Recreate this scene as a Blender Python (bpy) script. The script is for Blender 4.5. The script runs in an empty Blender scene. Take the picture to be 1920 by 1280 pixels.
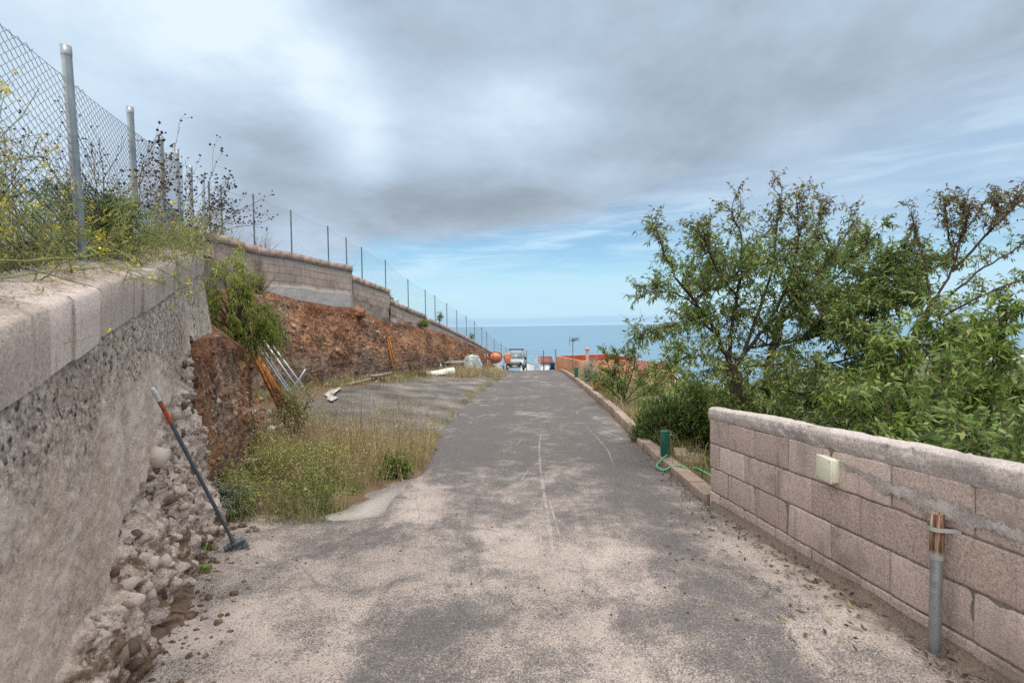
import bpy, math, random
import numpy as np
from mathutils import Matrix, Vector
R = math.radians
rng = np.random.default_rng(7)
random.seed(7)
scene = bpy.context.scene
COL = scene.collection

# ------------------------------------------------------------------ camera
F_PX = 910.0
PITCH, ROLL = R(-1.86), R(0.8)
_f = np.array([0, math.cos(PITCH), math.sin(PITCH)])
_r0 = np.array([1.0, 0, 0])
_u0 = np.cross(_r0, _f)
_r = math.cos(ROLL) * _r0 - math.sin(ROLL) * _u0
_u = math.cos(ROLL) * _u0 + math.sin(ROLL) * _r0
cam_d = bpy.data.cameras.new('camera')
cam = bpy.data.objects.new('camera', cam_d)
COL.objects.link(cam)
cam_d.sensor_width = 36.0
cam_d.lens = F_PX / 1920 * 36
cam_d.clip_start = 0.05
cam_d.clip_end = 400000
cam_d.dof.use_dof = True
cam_d.dof.focus_distance = 9.0
cam_d.dof.aperture_fstop = 3.2
M3 = Matrix(((_r[0], _u[0], -_f[0]), (_r[1], _u[1], -_f[1]), (_r[2], _u[2], -_f[2])))
cam.matrix_world = M3.to_4x4()
scene.camera = cam


def ray(px, py):
    d = _f + (px - 960) / F_PX * _r - (py - 640) / F_PX * _u
    return d / d[1]


def at(px, py, y):
    """point seen at photo pixel (px, py), y metres ahead of the camera"""
    return ray(px, py) * y


# ------------------------------------------------------------------ ground shape
_hy = np.array([-8, -3, 0, 2.3, 5.3, 9, 13.5, 18.4, 24.5, 30, 37, 42, 50, 60, 80, 150, 400, 1000, 2200, 4000, 9000])
_hh = np.array([.95, 1.3, 1.53, 1.70, 2.0, 2.22, 2.42, 2.58, 2.80, 3.02, 3.45, 3.9, 4.7, 6.3, 9.6, 20.5, 57, 140, 310, 330, 340])
_yy = np.arange(-8, 120, 0.25)
_hs = np.interp(_yy, _hy, _hh)
_k = np.hanning(13); _k /= _k.sum()
_hs = np.convolve(np.pad(_hs, 6, mode='reflect', reflect_type='odd'), _k, mode='valid')


def hroad(y):
    y = np.asarray(y, float)
    return np.where(y < 118, np.interp(y, _yy, _hs), np.interp(y, _hy, _hh))


def xl(y):
    return np.interp(y, [5, 6.3, 7.3, 10.9, 17, 25.5, 36, 50, 80], [-1.33, -1.33, -1.36, -1.56, -1.45, -.72, .30, 1.2, 3])


def xr(y):
    return np.interp(y, [0, 2.1, 5.3, 9, 13.5, 18.4, 24.5, 37, 50, 80], [2.33, 2.26, 2.15, 2.34, 2.68, 2.86, 3.08, 3.45, 4.3, 6])


def sstep(x, a, b):
    t = np.clip((x - a) / (b - a), 0, 1)
    return t * t * (3 - 2 * t)


def G(x, y):
    x = np.asarray(x, float); y = np.asarray(y, float)
    z = -hroad(np.minimum(y, 9000))
    dl = np.clip(xl(y) - x, 0, 6)
    z = z + np.interp(y, [3, 5, 9, 30, 45, 60], [.02, .04, .125, .12, .08, .04]) * dl
    dr = np.clip(x - xr(y) - .3, 0, 25)
    z = z - np.interp(y, [0, 5, 8, 12, 20, 35, 60], [.45, .38, .22, .13, .13, .14, .14]) * dr
    r = np.hypot(x, y)
    az = np.arctan2(x, np.maximum(y, 1e-3))
    far = -r * (.142 - .078 * sstep(az, .25, .75))
    far = np.maximum(far, -330.0)
    t = sstep(r, 70, 220)
    return z * (1 - t) + far * t


def gpt(px, py, lift=0.0):
    """point of the ground seen at a photo pixel"""
    d = ray(px, py)
    ys = np.concatenate([np.arange(.8, 60, .02), np.arange(60, 400, .5)])
    P = d[None, :] * ys[:, None]
    below = P[:, 2] <= G(P[:, 0], P[:, 1])
    i = int(np.argmax(below)) if below.any() else len(ys) - 1
    p = P[i].copy(); p[2] = float(G(p[0], p[1])) + lift
    return p


def on(x, y, lift=0.0):
    return np.array([x, y, float(G(x, y)) + lift])


# ------------------------------------------------------------------ noise
def _hash(ix, iy, iz, seed):
    h = (ix * 374761393 + iy * 668265263 + iz * 2147483647 + seed * 974634777) & 0xFFFFFFFF
    h = ((h ^ (h >> 13)) * 1274126177) & 0xFFFFFFFF
    h = (h ^ (h >> 16)) & 0xFFFFFFFF
    return h / 4294967295.0


def vnoise(P, seed=0):
    P = np.asarray(P, float)
    i = np.floor(P).astype(np.int64); f = P - i
    f = f * f * f * (f * (f * 6 - 15) + 10)
    o = 0
    for dx in (0, 1):
        for dy in (0, 1):
            for dz in (0, 1):
                w = (f[..., 0] if dx else 1 - f[..., 0]) * (f[..., 1] if dy else 1 - f[..., 1]) * (f[..., 2] if dz else 1 - f[..., 2])
                o = o + w * _hash(i[..., 0] + dx, i[..., 1] + dy, i[..., 2] + dz, seed)
    return o * 2 - 1


def fbm(P, scale, octs=4, seed=0, gain=.5, billow=False):
    P = np.asarray(P, float) * scale
    a, s, tot = 1.0, 0.0, 0.0
    for k in range(octs):
        n = vnoise(P * (2.03 ** k) + 17.3 * k, seed + k)
        s = s + a * (np.abs(n) if billow else n); tot += a; a *= gain
    return s / tot


# ------------------------------------------------------------------ geometry collector
class Geo:
    def __init__(self):
        self.V, self.F, self.A, self.n = [], [], [], 0

    def add(self, V, F, a=0.5, mi=0):
        V = np.asarray(V, float).reshape(-1, 3)
        Fs = F if isinstance(F, list) and len(F) and isinstance(F[0], np.ndarray) and F[0].ndim == 2 else [np.asarray(F)]
        for f in Fs:
            if len(f):
                self.F.append((np.asarray(f, np.int64) + self.n, mi))
        self.V.append(V)
        self.A.append(np.broadcast_to(np.asarray(a, float), (len(V),)))
        self.n += len(V)
        return self

    def mesh(self, name, mats, smooth=False, origin=None):
        V = np.concatenate(self.V) if self.V else np.zeros((0, 3))
        if origin is not None:
            V = V - np.asarray(origin)
        me = bpy.data.meshes.new(name)
        me.vertices.add(len(V)); me.vertices.foreach_set('co', V.astype(np.float32).ravel())
        tot = np.concatenate([np.full(len(f), f.shape[1], np.int32) for f, _ in self.F])
        mi = np.concatenate([np.full(len(f), m, np.int32) for f, m in self.F])
        idx = np.concatenate([f.ravel() for f, _ in self.F]).astype(np.int32)
        me.loops.add(len(idx)); me.loops.foreach_set('vertex_index', idx)
        me.polygons.add(len(tot))
        st = np.zeros(len(tot), np.int32); st[1:] = np.cumsum(tot)[:-1]
        me.polygons.foreach_set('loop_start', st)
        me.polygons.foreach_set('material_index', mi)
        if smooth:
            me.polygons.foreach_set('use_smooth', np.ones(len(tot), bool))
        at_ = me.attributes.new('v', 'FLOAT', 'POINT')
        at_.data.foreach_set('value', np.concatenate(self.A).astype(np.float32))
        for m in (mats if isinstance(mats, (list, tuple)) else [mats]):
            me.materials.append(m)
        me.update(calc_edges=True); me.validate()
        return me

    def obj(self, name, mats, parent=None, smooth=False, bevel=0, weld=False):
        """one mesh object; top-level ones get their origin at their base"""
        V = np.concatenate(self.V)
        if parent is None:
            lo, hi = V.min(0), V.max(0)
            org = np.array([(lo[0] + hi[0]) / 2, (lo[1] + hi[1]) / 2, lo[2]])
        else:
            org = np.array(parent_loc(parent))
        me = self.mesh(name, mats, smooth, org)
        o = bpy.data.objects.new(name, me)
        COL.objects.link(o)
        if parent is None:
            o.location = org
        else:
            o.parent = parent
        if bevel:
            m = o.modifiers.new('bevel', 'BEVEL'); m.width = bevel; m.segments = 2; m.limit_method = 'ANGLE'
        return o


def parent_loc(p):
    l = Vector((0, 0, 0))
    while p is not None:
        l = l + p.location; p = p.parent
    return l


def tag(o, label=None, cat=None, group=None, kind=None):
    if label: o['label'] = label
    if cat: o['category'] = cat
    if group: o['group'] = group
    if kind: o['kind'] = kind
    return o


def thing(name, loc, label, cat, group=None):
    o = bpy.data.objects.new(name, None)
    o.empty_display_size = .1
    COL.objects.link(o); o.location = Vector([float(c) for c in loc])
    return tag(o, label, cat, group)


def grid_faces(nu, nv):
    i = np.arange(nu - 1)[:, None] * nv + np.arange(nv - 1)[None, :]
    return np.stack([i, i + nv, i + nv + 1, i + 1], -1).reshape(-1, 4)


BOXF = np.array([[0, 3, 2, 1], [4, 5, 6, 7], [0, 1, 5, 4], [1, 2, 6, 5], [2, 3, 7, 6], [3, 0, 4, 7]])


def hexa(g, P, a=.5, mi=0):
    """8 corners: bottom loop then top loop"""
    g.add(np.array(P, float), BOXF, a, mi)


def box(g, c, s, rz=0, a=.5, mi=0, M=None):
    c = np.asarray(c, float); sx, sy, sz = np.asarray(s, float) / 2
    P = np.array([[-sx, -sy, -sz], [sx, -sy, -sz], [sx, sy, -sz], [-sx, sy, -sz],
                  [-sx, -sy, sz], [sx, -sy, sz], [sx, sy, sz], [-sx, sy, sz]])
    if M is not None:
        P = P @ np.asarray(M).T
    elif rz:
        cz, sn = math.cos(rz), math.sin(rz)
        P = P @ np.array([[cz, sn, 0], [-sn, cz, 0], [0, 0, 1]])
    g.add(P + c, BOXF, a, mi)


def frame_of(d):
    d = np.asarray(d, float); d = d / (np.linalg.norm(d) + 1e-12)
    h = np.array([0, 0, 1.0]) if abs(d[2]) < .9 else np.array([1.0, 0, 0])
    s = np.cross(d, h); s /= np.linalg.norm(s)
    return d, s, np.cross(s, d)


def bar(g, p0, p1, w, h, a=.5, mi=0, roll=0):
    p0 = np.asarray(p0, float); p1 = np.asarray(p1, float)
    d, s, u = frame_of(p1 - p0)
    if roll:
        s, u = s * math.cos(roll) + u * math.sin(roll), u * math.cos(roll) - s * math.sin(roll)
    P = []
    for p in (p0, p1):
        for i, j in ((-1, -1), (1, -1), (1, 1), (-1, 1)):
            P.append(p + s * i * w / 2 + u * j * h / 2)
    P = np.array(P)
    g.add(P, np.array([[0, 1, 2, 3], [7, 6, 5, 4], [0, 4, 5, 1], [1, 5, 6, 2], [2, 6, 7, 3], [3, 7, 4, 0]]), a, mi)


def tube(g, P, r, k=6, a=.5, mi=0, caps=True):
    P = np.asarray(P, float); n = len(P)
    r = np.broadcast_to(np.asarray(r, float), (n,))
    T = np.empty_like(P); T[1:-1] = P[2:] - P[:-2]; T[0] = P[1] - P[0]; T[-1] = P[-1] - P[-2]
    T /= np.linalg.norm(T, axis=1)[:, None] + 1e-12
    d, s, u = frame_of(T[0])
    ang = np.arange(k) * 2 * math.pi / k
    V = np.empty((n, k, 3))
    for i in range(n):
        s = s - T[i] * s.dot(T[i]); s /= np.linalg.norm(s) + 1e-12
        u = np.cross(T[i], s)
        V[i] = P[i] + r[i] * (np.cos(ang)[:, None] * s + np.sin(ang)[:, None] * u)
    j = np.arange(k); jn = (j + 1) % k
    F = np.concatenate([np.stack([i * k + j, i * k + jn, (i + 1) * k + jn, (i + 1) * k + j], 1) for i in range(n - 1)])
    g.add(V.reshape(-1, 3), F, a, mi)
    if caps and k > 3:
        for ring, rev in ((V[0], True), (V[-1], False)):
            idx = np.arange(k)
            g.add(ring, (idx[::-1] if rev else idx)[None, :], a, mi)


def lathe(g, c, prof, k=16, axis=(0, 0, 1), a=.5, mi=0):
    """profile of (radius, height) turned about an axis through c"""
    d, s, u = frame_of(axis)
    ang = np.arange(k) * 2 * math.pi / k
    ring = np.cos(ang)[:, None] * s + np.sin(ang)[:, None] * u
    V = np.array([np.asarray(c) + r * ring + d * h for r, h in prof])
    n = len(prof); j = np.arange(k); jn = (j + 1) % k
    F = np.concatenate([np.stack([i * k + j, i * k + jn, (i + 1) * k + jn, (i + 1) * k + j], 1) for i in range(n - 1)])
    g.add(V.reshape(-1, 3), F, a, mi)


def unit(v):
    v = np.asarray(v, float)
    return v / (np.linalg.norm(v, axis=-1, keepdims=True) + 1e-12)


def leaves(g, P, D, L, W, a, mi=0, droop=.25, nrm=None):
    """a folded lance-shaped leaf at each point"""
    P = np.asarray(P, float); n = len(P)
    D = unit(D); L = np.broadcast_to(L, (n,))[:, None]; W = np.broadcast_to(W, (n,))[:, None]
    q = nrm if nrm is not None else rng.normal(size=(n, 3))
    S = unit(np.cross(D, q)); Nn = np.cross(S, D)
    dz = np.array([0, 0, -1.0]) * droop * L
    v0 = P
    v1 = P + D * L * .42 + S * W * .5 + Nn * W * .18 + dz * .25
    v2 = P + D * L + dz
    v3 = P + D * L * .42 - S * W * .5 + Nn * W * .18 + dz * .25
    V = np.stack([v0, v1, v2, v3], 1).reshape(-1, 3)
    b = np.arange(n) * 4
    F = np.concatenate([np.stack([b, b + 1, b + 2], 1), np.stack([b, b + 2, b + 3], 1)])
    g.add(V, F, np.repeat(np.broadcast_to(a, (n,)), 4), mi)


def blades(g, P, H, W, lean, a, mi=0):
    """a bent grass blade at each point"""
    P = np.asarray(P, float); n = len(P)
    H = np.broadcast_to(H, (n,))[:, None]; W = np.broadcast_to(W, (n,))[:, None]
    th = rng.uniform(0, 2 * math.pi, n)
    S = np.stack([np.cos(th), np.sin(th), np.zeros(n)], 1)
    ld = rng.normal(size=(n, 3)); ld[:, 2] = 0
    ld = unit(ld) * np.abs(rng.normal(size=(n, 1))) * lean
    Z = np.array([0, 0, 1.0])
    v = [P - S * W / 2, P + S * W / 2,
         P + Z * H * .55 + ld * H * .35 + S * W * .35, P + Z * H * .55 + ld * H * .35 - S * W * .35,
         P + Z * H * (1 - .25 * np.linalg.norm(ld, axis=1, keepdims=True).clip(0, 1.5)) + ld * H]
    V = np.stack(v, 1).reshape(-1, 3); b = np.arange(n) * 5
    g.add(V, [np.stack([b, b + 1, b + 2, b + 3], 1), np.stack([b + 3, b + 2, b + 4], 1)],
          np.repeat(np.broadcast_to(a, (n,)), 5), mi)


_OV = np.array([[1, 0, 0], [-1, 0, 0], [0, 1, 0], [0, -1, 0], [0, 0, 1], [0, 0, -1]], float)
_OF = np.array([[0, 2, 4], [2, 1, 4], [1, 3, 4], [3, 0, 4], [2, 0, 5], [1, 2, 5], [3, 1, 5], [0, 3, 5]])


def beads(g, P, r, a, mi=0, sq=(1, 1, 1)):
    """small faceted lumps (flower heads, seed heads, pebbles)"""
    P = np.asarray(P, float); n = len(P)
    r = np.broadcast_to(r, (n,))[:, None, None]
    th = rng.uniform(0, 6.28, n); c, s = np.cos(th), np.sin(th)
    B = _OV[None] * np.asarray(sq) * rng.uniform(.75, 1.25, (n, 6, 1))
    B = np.stack([B[..., 0] * c[:, None] - B[..., 1] * s[:, None], B[..., 0] * s[:, None] + B[..., 1] * c[:, None], B[..., 2]], -1)
    V = (P[:, None, :] + B * r).reshape(-1, 3)
    F = (_OF[None] + np.arange(n)[:, None, None] * 6).reshape(-1, 3)
    g.add(V, F, np.repeat(np.broadcast_to(a, (n,)), 6), mi)


def _ico(sub=2):
    import bmesh
    bm = bmesh.new(); bmesh.ops.create_icosphere(bm, subdivisions=sub, radius=1)
    V = np.array([v.co[:] for v in bm.verts]); F = np.array([[v.index for v in f.verts] for f in bm.faces]); bm.free()
    return V, F


ICO1, ICO2, ICO3 = _ico(1), _ico(2), _ico(4)


def shard(g, c, s, a=.5, mi=0):
    """an angular broken lump"""
    V, F = ICO1
    q = V * rng.uniform(.62, 1.25, (len(V), 1)); q = np.clip(q, -.72, .80)
    A_ = rng.normal(size=(3, 3)); Q_, _ = np.linalg.qr(A_)
    if np.linalg.det(Q_) < 0: Q_[:, 0] *= -1
    g.add((q @ Q_.T) * np.asarray(s) + np.asarray(c), F, a, mi)


def rock(g, c, s, seed=0, a=.5, mi=0, ico=None, amp=.35):
    V, F = ico or ICO2
    n = fbm(V + seed * 9.1, 1.1, 3, seed)
    q = V * (1 + amp * n[:, None])
    q = np.round(q * 2.2 + .3 * vnoise(V * 2 + seed)[:, None]) / 2.2 * .35 + q * .65
    th = seed * 1.7; M = np.array([[math.cos(th), -math.sin(th), 0], [math.sin(th), math.cos(th), 0], [0, 0, 1]])
    g.add((q * np.asarray(s)) @ M.T + np.asarray(c), F, a, mi)


# ------------------------------------------------------------------ material helper
class MT:
    def __init__(self, name, rough=.9, spec=.3, metal=0.0):
        self.m = bpy.data.materials.new(name); self.m.use_nodes = True
        self.t = self.m.node_tree; self.n = self.t.nodes; self.l = self.t.links
        self.b = self.n['Principled BSDF']
        self.b.inputs['Roughness'].default_value = rough
        self.b.inputs['Specular IOR Level'].default_value = spec
        self.b.inputs['Metallic'].default_value = metal
        self.pos = self.n.new('ShaderNodeNewGeometry').outputs['Position']

    def link(self, a, b):
        if isinstance(a, (int, float)): b.default_value = a
        elif isinstance(a, (tuple, list)): b.default_value = tuple(a) + (1,) * (len(b.default_value) - len(a))
        else: self.l.new(a, b)

    def map(self, scale=(1, 1, 1), rot=(0, 0, 0), vec=None):
        n = self.n.new('ShaderNodeMapping'); self.l.new(vec or self.pos, n.inputs[0])
        n.inputs['Scale'].default_value = scale; n.inputs['Rotation'].default_value = rot
        return n.outputs[0]

    def noise(self, s, det=4, rough=.55, vec=None, dist=0):
        n = self.n.new('ShaderNodeTexNoise'); self.l.new(vec or self.pos, n.inputs['Vector'])
        n.inputs['Scale'].default_value = s; n.inputs['Detail'].default_value = det
        n.inputs['Roughness'].default_value = rough; n.inputs['Distortion'].default_value = dist
        return n.outputs['Fac']

    def voro(self, s, vec=None, feat='F1', out='Distance', rnd=1):
        n = self.n.new('ShaderNodeTexVoronoi'); n.feature = feat; self.l.new(vec or self.pos, n.inputs['Vector'])
        n.inputs['Scale'].default_value = s; n.inputs['Randomness'].default_value = rnd
        return n.outputs[out]

    def attr(self, name='v'):
        n = self.n.new('ShaderNodeAttribute'); n.attribute_name = name
        return n.outputs['Fac']

    def math(self, op, a, b=0.0, c=0.0, clamp=False):
        n = self.n.new('ShaderNodeMath'); n.operation = op; n.use_clamp = clamp
        self.link(a, n.inputs[0]); self.link(b, n.inputs[1]); self.link(c, n.inputs[2])
        return n.outputs[0]

    def step(self, x, a, b):
        n = self.n.new('ShaderNodeMapRange'); n.interpolation_type = 'SMOOTHSTEP'
        self.link(x, n.inputs[0]); n.inputs[1].default_value = a; n.inputs[2].default_value = b
        return n.outputs[0]

    def ramp(self, f, stops):
        n = self.n.new('ShaderNodeValToRGB'); self.link(f, n.inputs[0])
        e = n.color_ramp.elements
        while len(e) < len(stops): e.new(.5)
        for k, (p, c) in enumerate(stops):
            e[k].position = p; e[k].color = tuple(c) + (1,)
        return n.outputs[0]

    def mix(self, f, a, b, mode='MIX'):
        n = self.n.new('ShaderNodeMix'); n.data_type = 'RGBA'; n.blend_type = mode
        self.link(f, n.inputs[0]); self.link(a, n.inputs[6]); self.link(b, n.inputs[7])
        return n.outputs[2]

    def xyz(self, vec=None):
        n = self.n.new('ShaderNodeSeparateXYZ'); self.l.new(vec or self.pos, n.inputs[0])
        return n.outputs

    def bump(self, h, strength=.5, dist=.01, prev=None):
        n = self.n.new('ShaderNodeBump'); self.l.new(h, n.inputs['Height'])
        n.inputs['Strength'].default_value = strength; n.inputs['Distance'].default_value = dist
        if prev is not None: self.l.new(prev, n.inputs['Normal'])
        self.l.new(n.outputs[0], self.b.inputs['Normal'])
        return n.outputs[0]

    def col(self, c):
        self.link(c, self.b.inputs['Base Color']); return self.m


def srgb(r, g, b):
    return tuple(((c / 255 + .055) / 1.055) ** 2.4 if c > 10 else c / 255 / 12.92 for c in (r, g, b))


def simple(name, c, rough=.7, spec=.3, metal=0., var=.18, scale=6., bump=0.):
    m = MT(name, rough, spec, metal)
    n = m.noise(scale, 6, .65)
    lo = tuple(x * (1 - var * 1.6) for x in c); hi = tuple(min(1, x * (1 + var)) for x in c)
    if bump: m.bump(m.noise(scale * 14, 3), bump, .004)
    return m.col(m.ramp(n, [(.3, lo), (.7, hi)]))


def foliage(name, stops, trans=.42, rough=.42):
    m = MT(name, rough, .5)
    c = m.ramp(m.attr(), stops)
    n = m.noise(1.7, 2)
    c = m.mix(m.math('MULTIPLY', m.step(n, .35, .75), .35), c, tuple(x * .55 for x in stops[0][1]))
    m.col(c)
    tr = m.n.new('ShaderNodeBsdfTranslucent'); m.l.new(c, tr.inputs[0])
    mx = m.n.new('ShaderNodeMixShader'); mx.inputs[0].default_value = trans
    m.l.new(m.b.outputs[0], mx.inputs[1]); m.l.new(tr.outputs[0], mx.inputs[2])
    m.l.new(mx.outputs[0], m.n['Material Output'].inputs[0])
    return m.m
# ------------------------------------------------------------------ tuning of sky and light (sky colours are world radiance x10)
SKY_TINT = (1.0, 1.2, 1.2)
C_WISP = (5.2, 7.2, 8.8)
C_HORIZ = (4.5, 6.7, 8.6)
C_BANK = (3.3, 5.2, 7.2)
C_OFFVIEW = (23., 22.6, 22.0)
CLOUD_RAMP = [(0.0, (.228, .268, .312)), (1.0, (.70, .81, .90)), (.24, (.315, .38, .452)), (.46, (.41, .51, .63)), (.72, (.53, .66, .80))]
SUN_E = 2.0
SEA_A, SEA_B = (.10, .19, .27), (.125, .22, .305)
EXPOSURE = 0.20
DENOISE = False
# ================================================================== world, sun
SUN_EL, SUN_AZ = 64, 172          # degrees; azimuth from +Y towards +X
world = bpy.data.worlds.new('World'); scene.world = world; world.use_nodes = True
wt = world.node_tree; wt.nodes.clear()


class W:
    @staticmethod
    def n(t): return wt.nodes.new(t)

    @staticmethod
    def link(a, b):
        if isinstance(a, (int, float)): b.default_value = a
        elif isinstance(a, tuple): b.default_value = a + (1,) * (len(b.default_value) - len(a))
        else: wt.links.new(a, b)

    @staticmethod
    def m(op, a, b=0.0, c=0.0, clamp=False):
        n = wt.nodes.new('ShaderNodeMath'); n.operation = op; n.use_clamp = clamp
        for k, v in enumerate((a, b, c)): W.link(v, n.inputs[k])
        return n.outputs[0]

    @staticmethod
    def step(x, a, b):
        n = wt.nodes.new('ShaderNodeMapRange'); n.interpolation_type = 'SMOOTHSTEP'
        W.link(x, n.inputs[0]); n.inputs[1].default_value = a; n.inputs[2].default_value = b
        return n.outputs[0]

    @staticmethod
    def mix(f, a, b, mode='MIX'):
        n = wt.nodes.new('ShaderNodeMix'); n.data_type = 'RGBA'; n.blend_type = mode
        W.link(f, n.inputs[0]); W.link(a, n.inputs[6]); W.link(b, n.inputs[7])
        return n.outputs[2]

    @staticmethod
    def noise(vec, s, det=5, rough=.5, dist=0.):
        n = wt.nodes.new('ShaderNodeTexNoise'); wt.links.new(vec, n.inputs['Vector'])
        n.inputs['Scale'].default_value = s; n.inputs['Detail'].default_value = det
        n.inputs['Roughness'].default_value = rough; n.inputs['Distortion'].default_value = dist
        return n.outputs['Fac']


tc = W.n('ShaderNodeTexCoord'); dirv = tc.outputs['Generated']
sx = W.n('ShaderNodeSeparateXYZ'); wt.links.new(dirv, sx.inputs[0])
dx, dy, dz = sx.outputs
DEG = 180 / math.pi
el = W.m('MULTIPLY', W.m('ARCSINE', dz), DEG)
az = W.m('MULTIPLY', W.m('ARCTAN2', dx, dy), DEG)
# cloud deck coordinates: the direction carried up to a flat layer overhead
hz = W.m('ADD', W.m('MAXIMUM', dz, 0.0), 0.16)
cv = W.n('ShaderNodeCombineXYZ')
W.link(W.m('DIVIDE', dx, hz), cv.inputs[0]); W.link(W.m('DIVIDE', dy, hz), cv.inputs[1]); cv.inputs[2].default_value = 3.7
deck = cv.outputs[0]
sky = W.n('ShaderNodeTexSky'); sky.sky_type = 'NISHITA'; sky.sun_disc = False
sky.sun_elevation = R(SUN_EL); sky.sun_rotation = R(SUN_AZ); sky.altitude = 300; sky.air_density = 1.0; sky.dust_density = .4; sky.ozone_density = 2.0
blue = W.mix(1.0, sky.outputs[0], SKY_TINT, 'MULTIPLY')
n1 = W.noise(deck, .75, 6, .55, .3)
n2 = W.noise(deck, 2.2, 6, .6)
n3 = W.noise(deck, .38, 3, .5)


def gauss(a0, e0, sa, se):
    x = W.m('DIVIDE', W.m('SUBTRACT', az, a0), sa); y = W.m('DIVIDE', W.m('SUBTRACT', el, e0), se)
    return W.m('EXPONENT', W.m('MULTIPLY', W.m('ADD', W.m('MULTIPLY', x, x), W.m('MULTIPLY', y, y)), -1.0))


# thin streaks of high cloud low over the sea
sv = W.n('ShaderNodeMapping'); wt.links.new(dirv, sv.inputs[0]); sv.inputs['Scale'].default_value = (2.2, 2.2, 17); sv.inputs['Rotation'].default_value = (0.05, .10, 0)
st_ = W.noise(sv.outputs[0], 2.1, 6, .6, .35)
streak = W.m('MULTIPLY', W.step(st_, .42, .72), W.step(el, .6, 3.0))
low = W.mix(W.m('MULTIPLY', streak, .9), blue, C_WISP)
low = W.mix(W.m('MULTIPLY', W.step(el, 7.0, .2), .9), low, C_HORIZ)
bank_ = W.m('MULTIPLY', W.step(W.m('ADD', el, W.m('MULTIPLY', W.m('SUBTRACT', st_, .5), .9)), 1.15, .75), W.step(el, -.1, .25))
low = W.mix(W.m('MULTIPLY', bank_, .45), low, C_BANK)
veil = W.m('MULTIPLY', W.m('MULTIPLY', W.step(az, 8, 30), W.step(el, 5, 12)), W.m('ADD', .35, W.m('MULTIPLY', n2, .5)))
low = W.mix(veil, low, (4.9, 6.1, 7.5))
# the stratocumulus deck, its edge running down to the left
edge = W.m('ADD', W.m('MULTIPLY', az, .15), 11.2)
e_rel = W.m('SUBTRACT', el, edge)
wob = W.m('MULTIPLY', W.m('SUBTRACT', n1, .5), 7.0)
wob = W.m('ADD', wob, W.m('MULTIPLY', W.m('SUBTRACT', n2, .5), 5.0))
softness = W.m('ADD', 2.2, W.m('MULTIPLY', W.step(az, 8, 30), 4.5))
cover = W.m('DIVIDE', W.m('ADD', W.m('ADD', e_rel, wob), softness), W.m('MULTIPLY', softness, 2.0), clamp=True)
cover = W.step(cover, 0.12, .85)
tone = W.m('ADD', W.m('MULTIPLY', W.m('SUBTRACT', n1, .5), 1.15), .50)
tone = W.m('ADD', tone, W.m('MULTIPLY', W.m('SUBTRACT', n2, .5), .55))
tone = W.m('ADD', tone, W.m('MULTIPLY', gauss(-31, 30, 9, 6), W.m('MULTIPLY', n2, 1.3)))
tone = W.m('ADD', tone, W.m('MULTIPLY', gauss(-21, 26, 4, 6), W.m('MULTIPLY', n2, .5)))
tone = W.m('ADD', tone, W.m('MULTIPLY', gauss(-16, 21, 3, 5), .30))
tone = W.m('ADD', tone, W.m('MULTIPLY', gauss(1.5, 23.5, 8, 4), W.m('MULTIPLY', n2, .42)))
tone = W.m('ADD', tone, W.m('MULTIPLY', gauss(-44, 22, 10, 12), .34))
tone = W.m('SUBTRACT', tone, W.m('MULTIPLY', gauss(-6, 14, 16, 3.2), .42))
tone = W.m('SUBTRACT', tone, W.m('MULTIPLY', gauss(-25, 19, 6, 5), .26))
tone = W.m('SUBTRACT', tone, W.m('MULTIPLY', gauss(22, 21, 16, 7), .12))
tone = W.m('SUBTRACT', tone, W.m('MULTIPLY', gauss(-8, 29, 8, 4), .15))
tone = W.m('ADD', tone, 0.0, clamp=True)
rp = W.n('ShaderNodeValToRGB'); wt.links.new(tone, rp.inputs[0])
for k, (p, c) in enumerate(CLOUD_RAMP):
    e = rp.color_ramp.elements[k] if k < 2 else rp.color_ramp.elements.new(p)
    e.position = p; e.color = c + (1,)
cl = W.mix(1.0, rp.outputs[0], (10., 10., 10.), 'MULTIPLY')
# overcast zenith is brighter; unseen sides and back brightened too, to light the walls
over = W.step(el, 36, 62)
front = W.m('MAXIMUM', over, W.m('MULTIPLY', W.step(dy, .48, .05), .62))  # weight of the added brightness overhead, beside and behind
cl = W.mix(front, cl, C_OFFVIEW)
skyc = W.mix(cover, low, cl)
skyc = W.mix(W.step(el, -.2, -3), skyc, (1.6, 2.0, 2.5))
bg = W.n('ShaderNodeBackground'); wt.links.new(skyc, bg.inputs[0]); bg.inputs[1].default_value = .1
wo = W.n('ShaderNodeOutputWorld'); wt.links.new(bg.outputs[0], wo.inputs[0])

sun_d = bpy.data.lights.new('sun', 'SUN'); sun_d.energy = SUN_E; sun_d.angle = R(15); sun_d.color = (1, .95, .87)
sun = bpy.data.objects.new('sun', sun_d); COL.objects.link(sun)
sdir = Vector((math.sin(R(SUN_AZ)) * math.cos(R(SUN_EL)), math.cos(R(SUN_AZ)) * math.cos(R(SUN_EL)), math.sin(R(SUN_EL))))
sun.rotation_euler = sdir.to_track_quat('Z', 'Y').to_euler()

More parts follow.
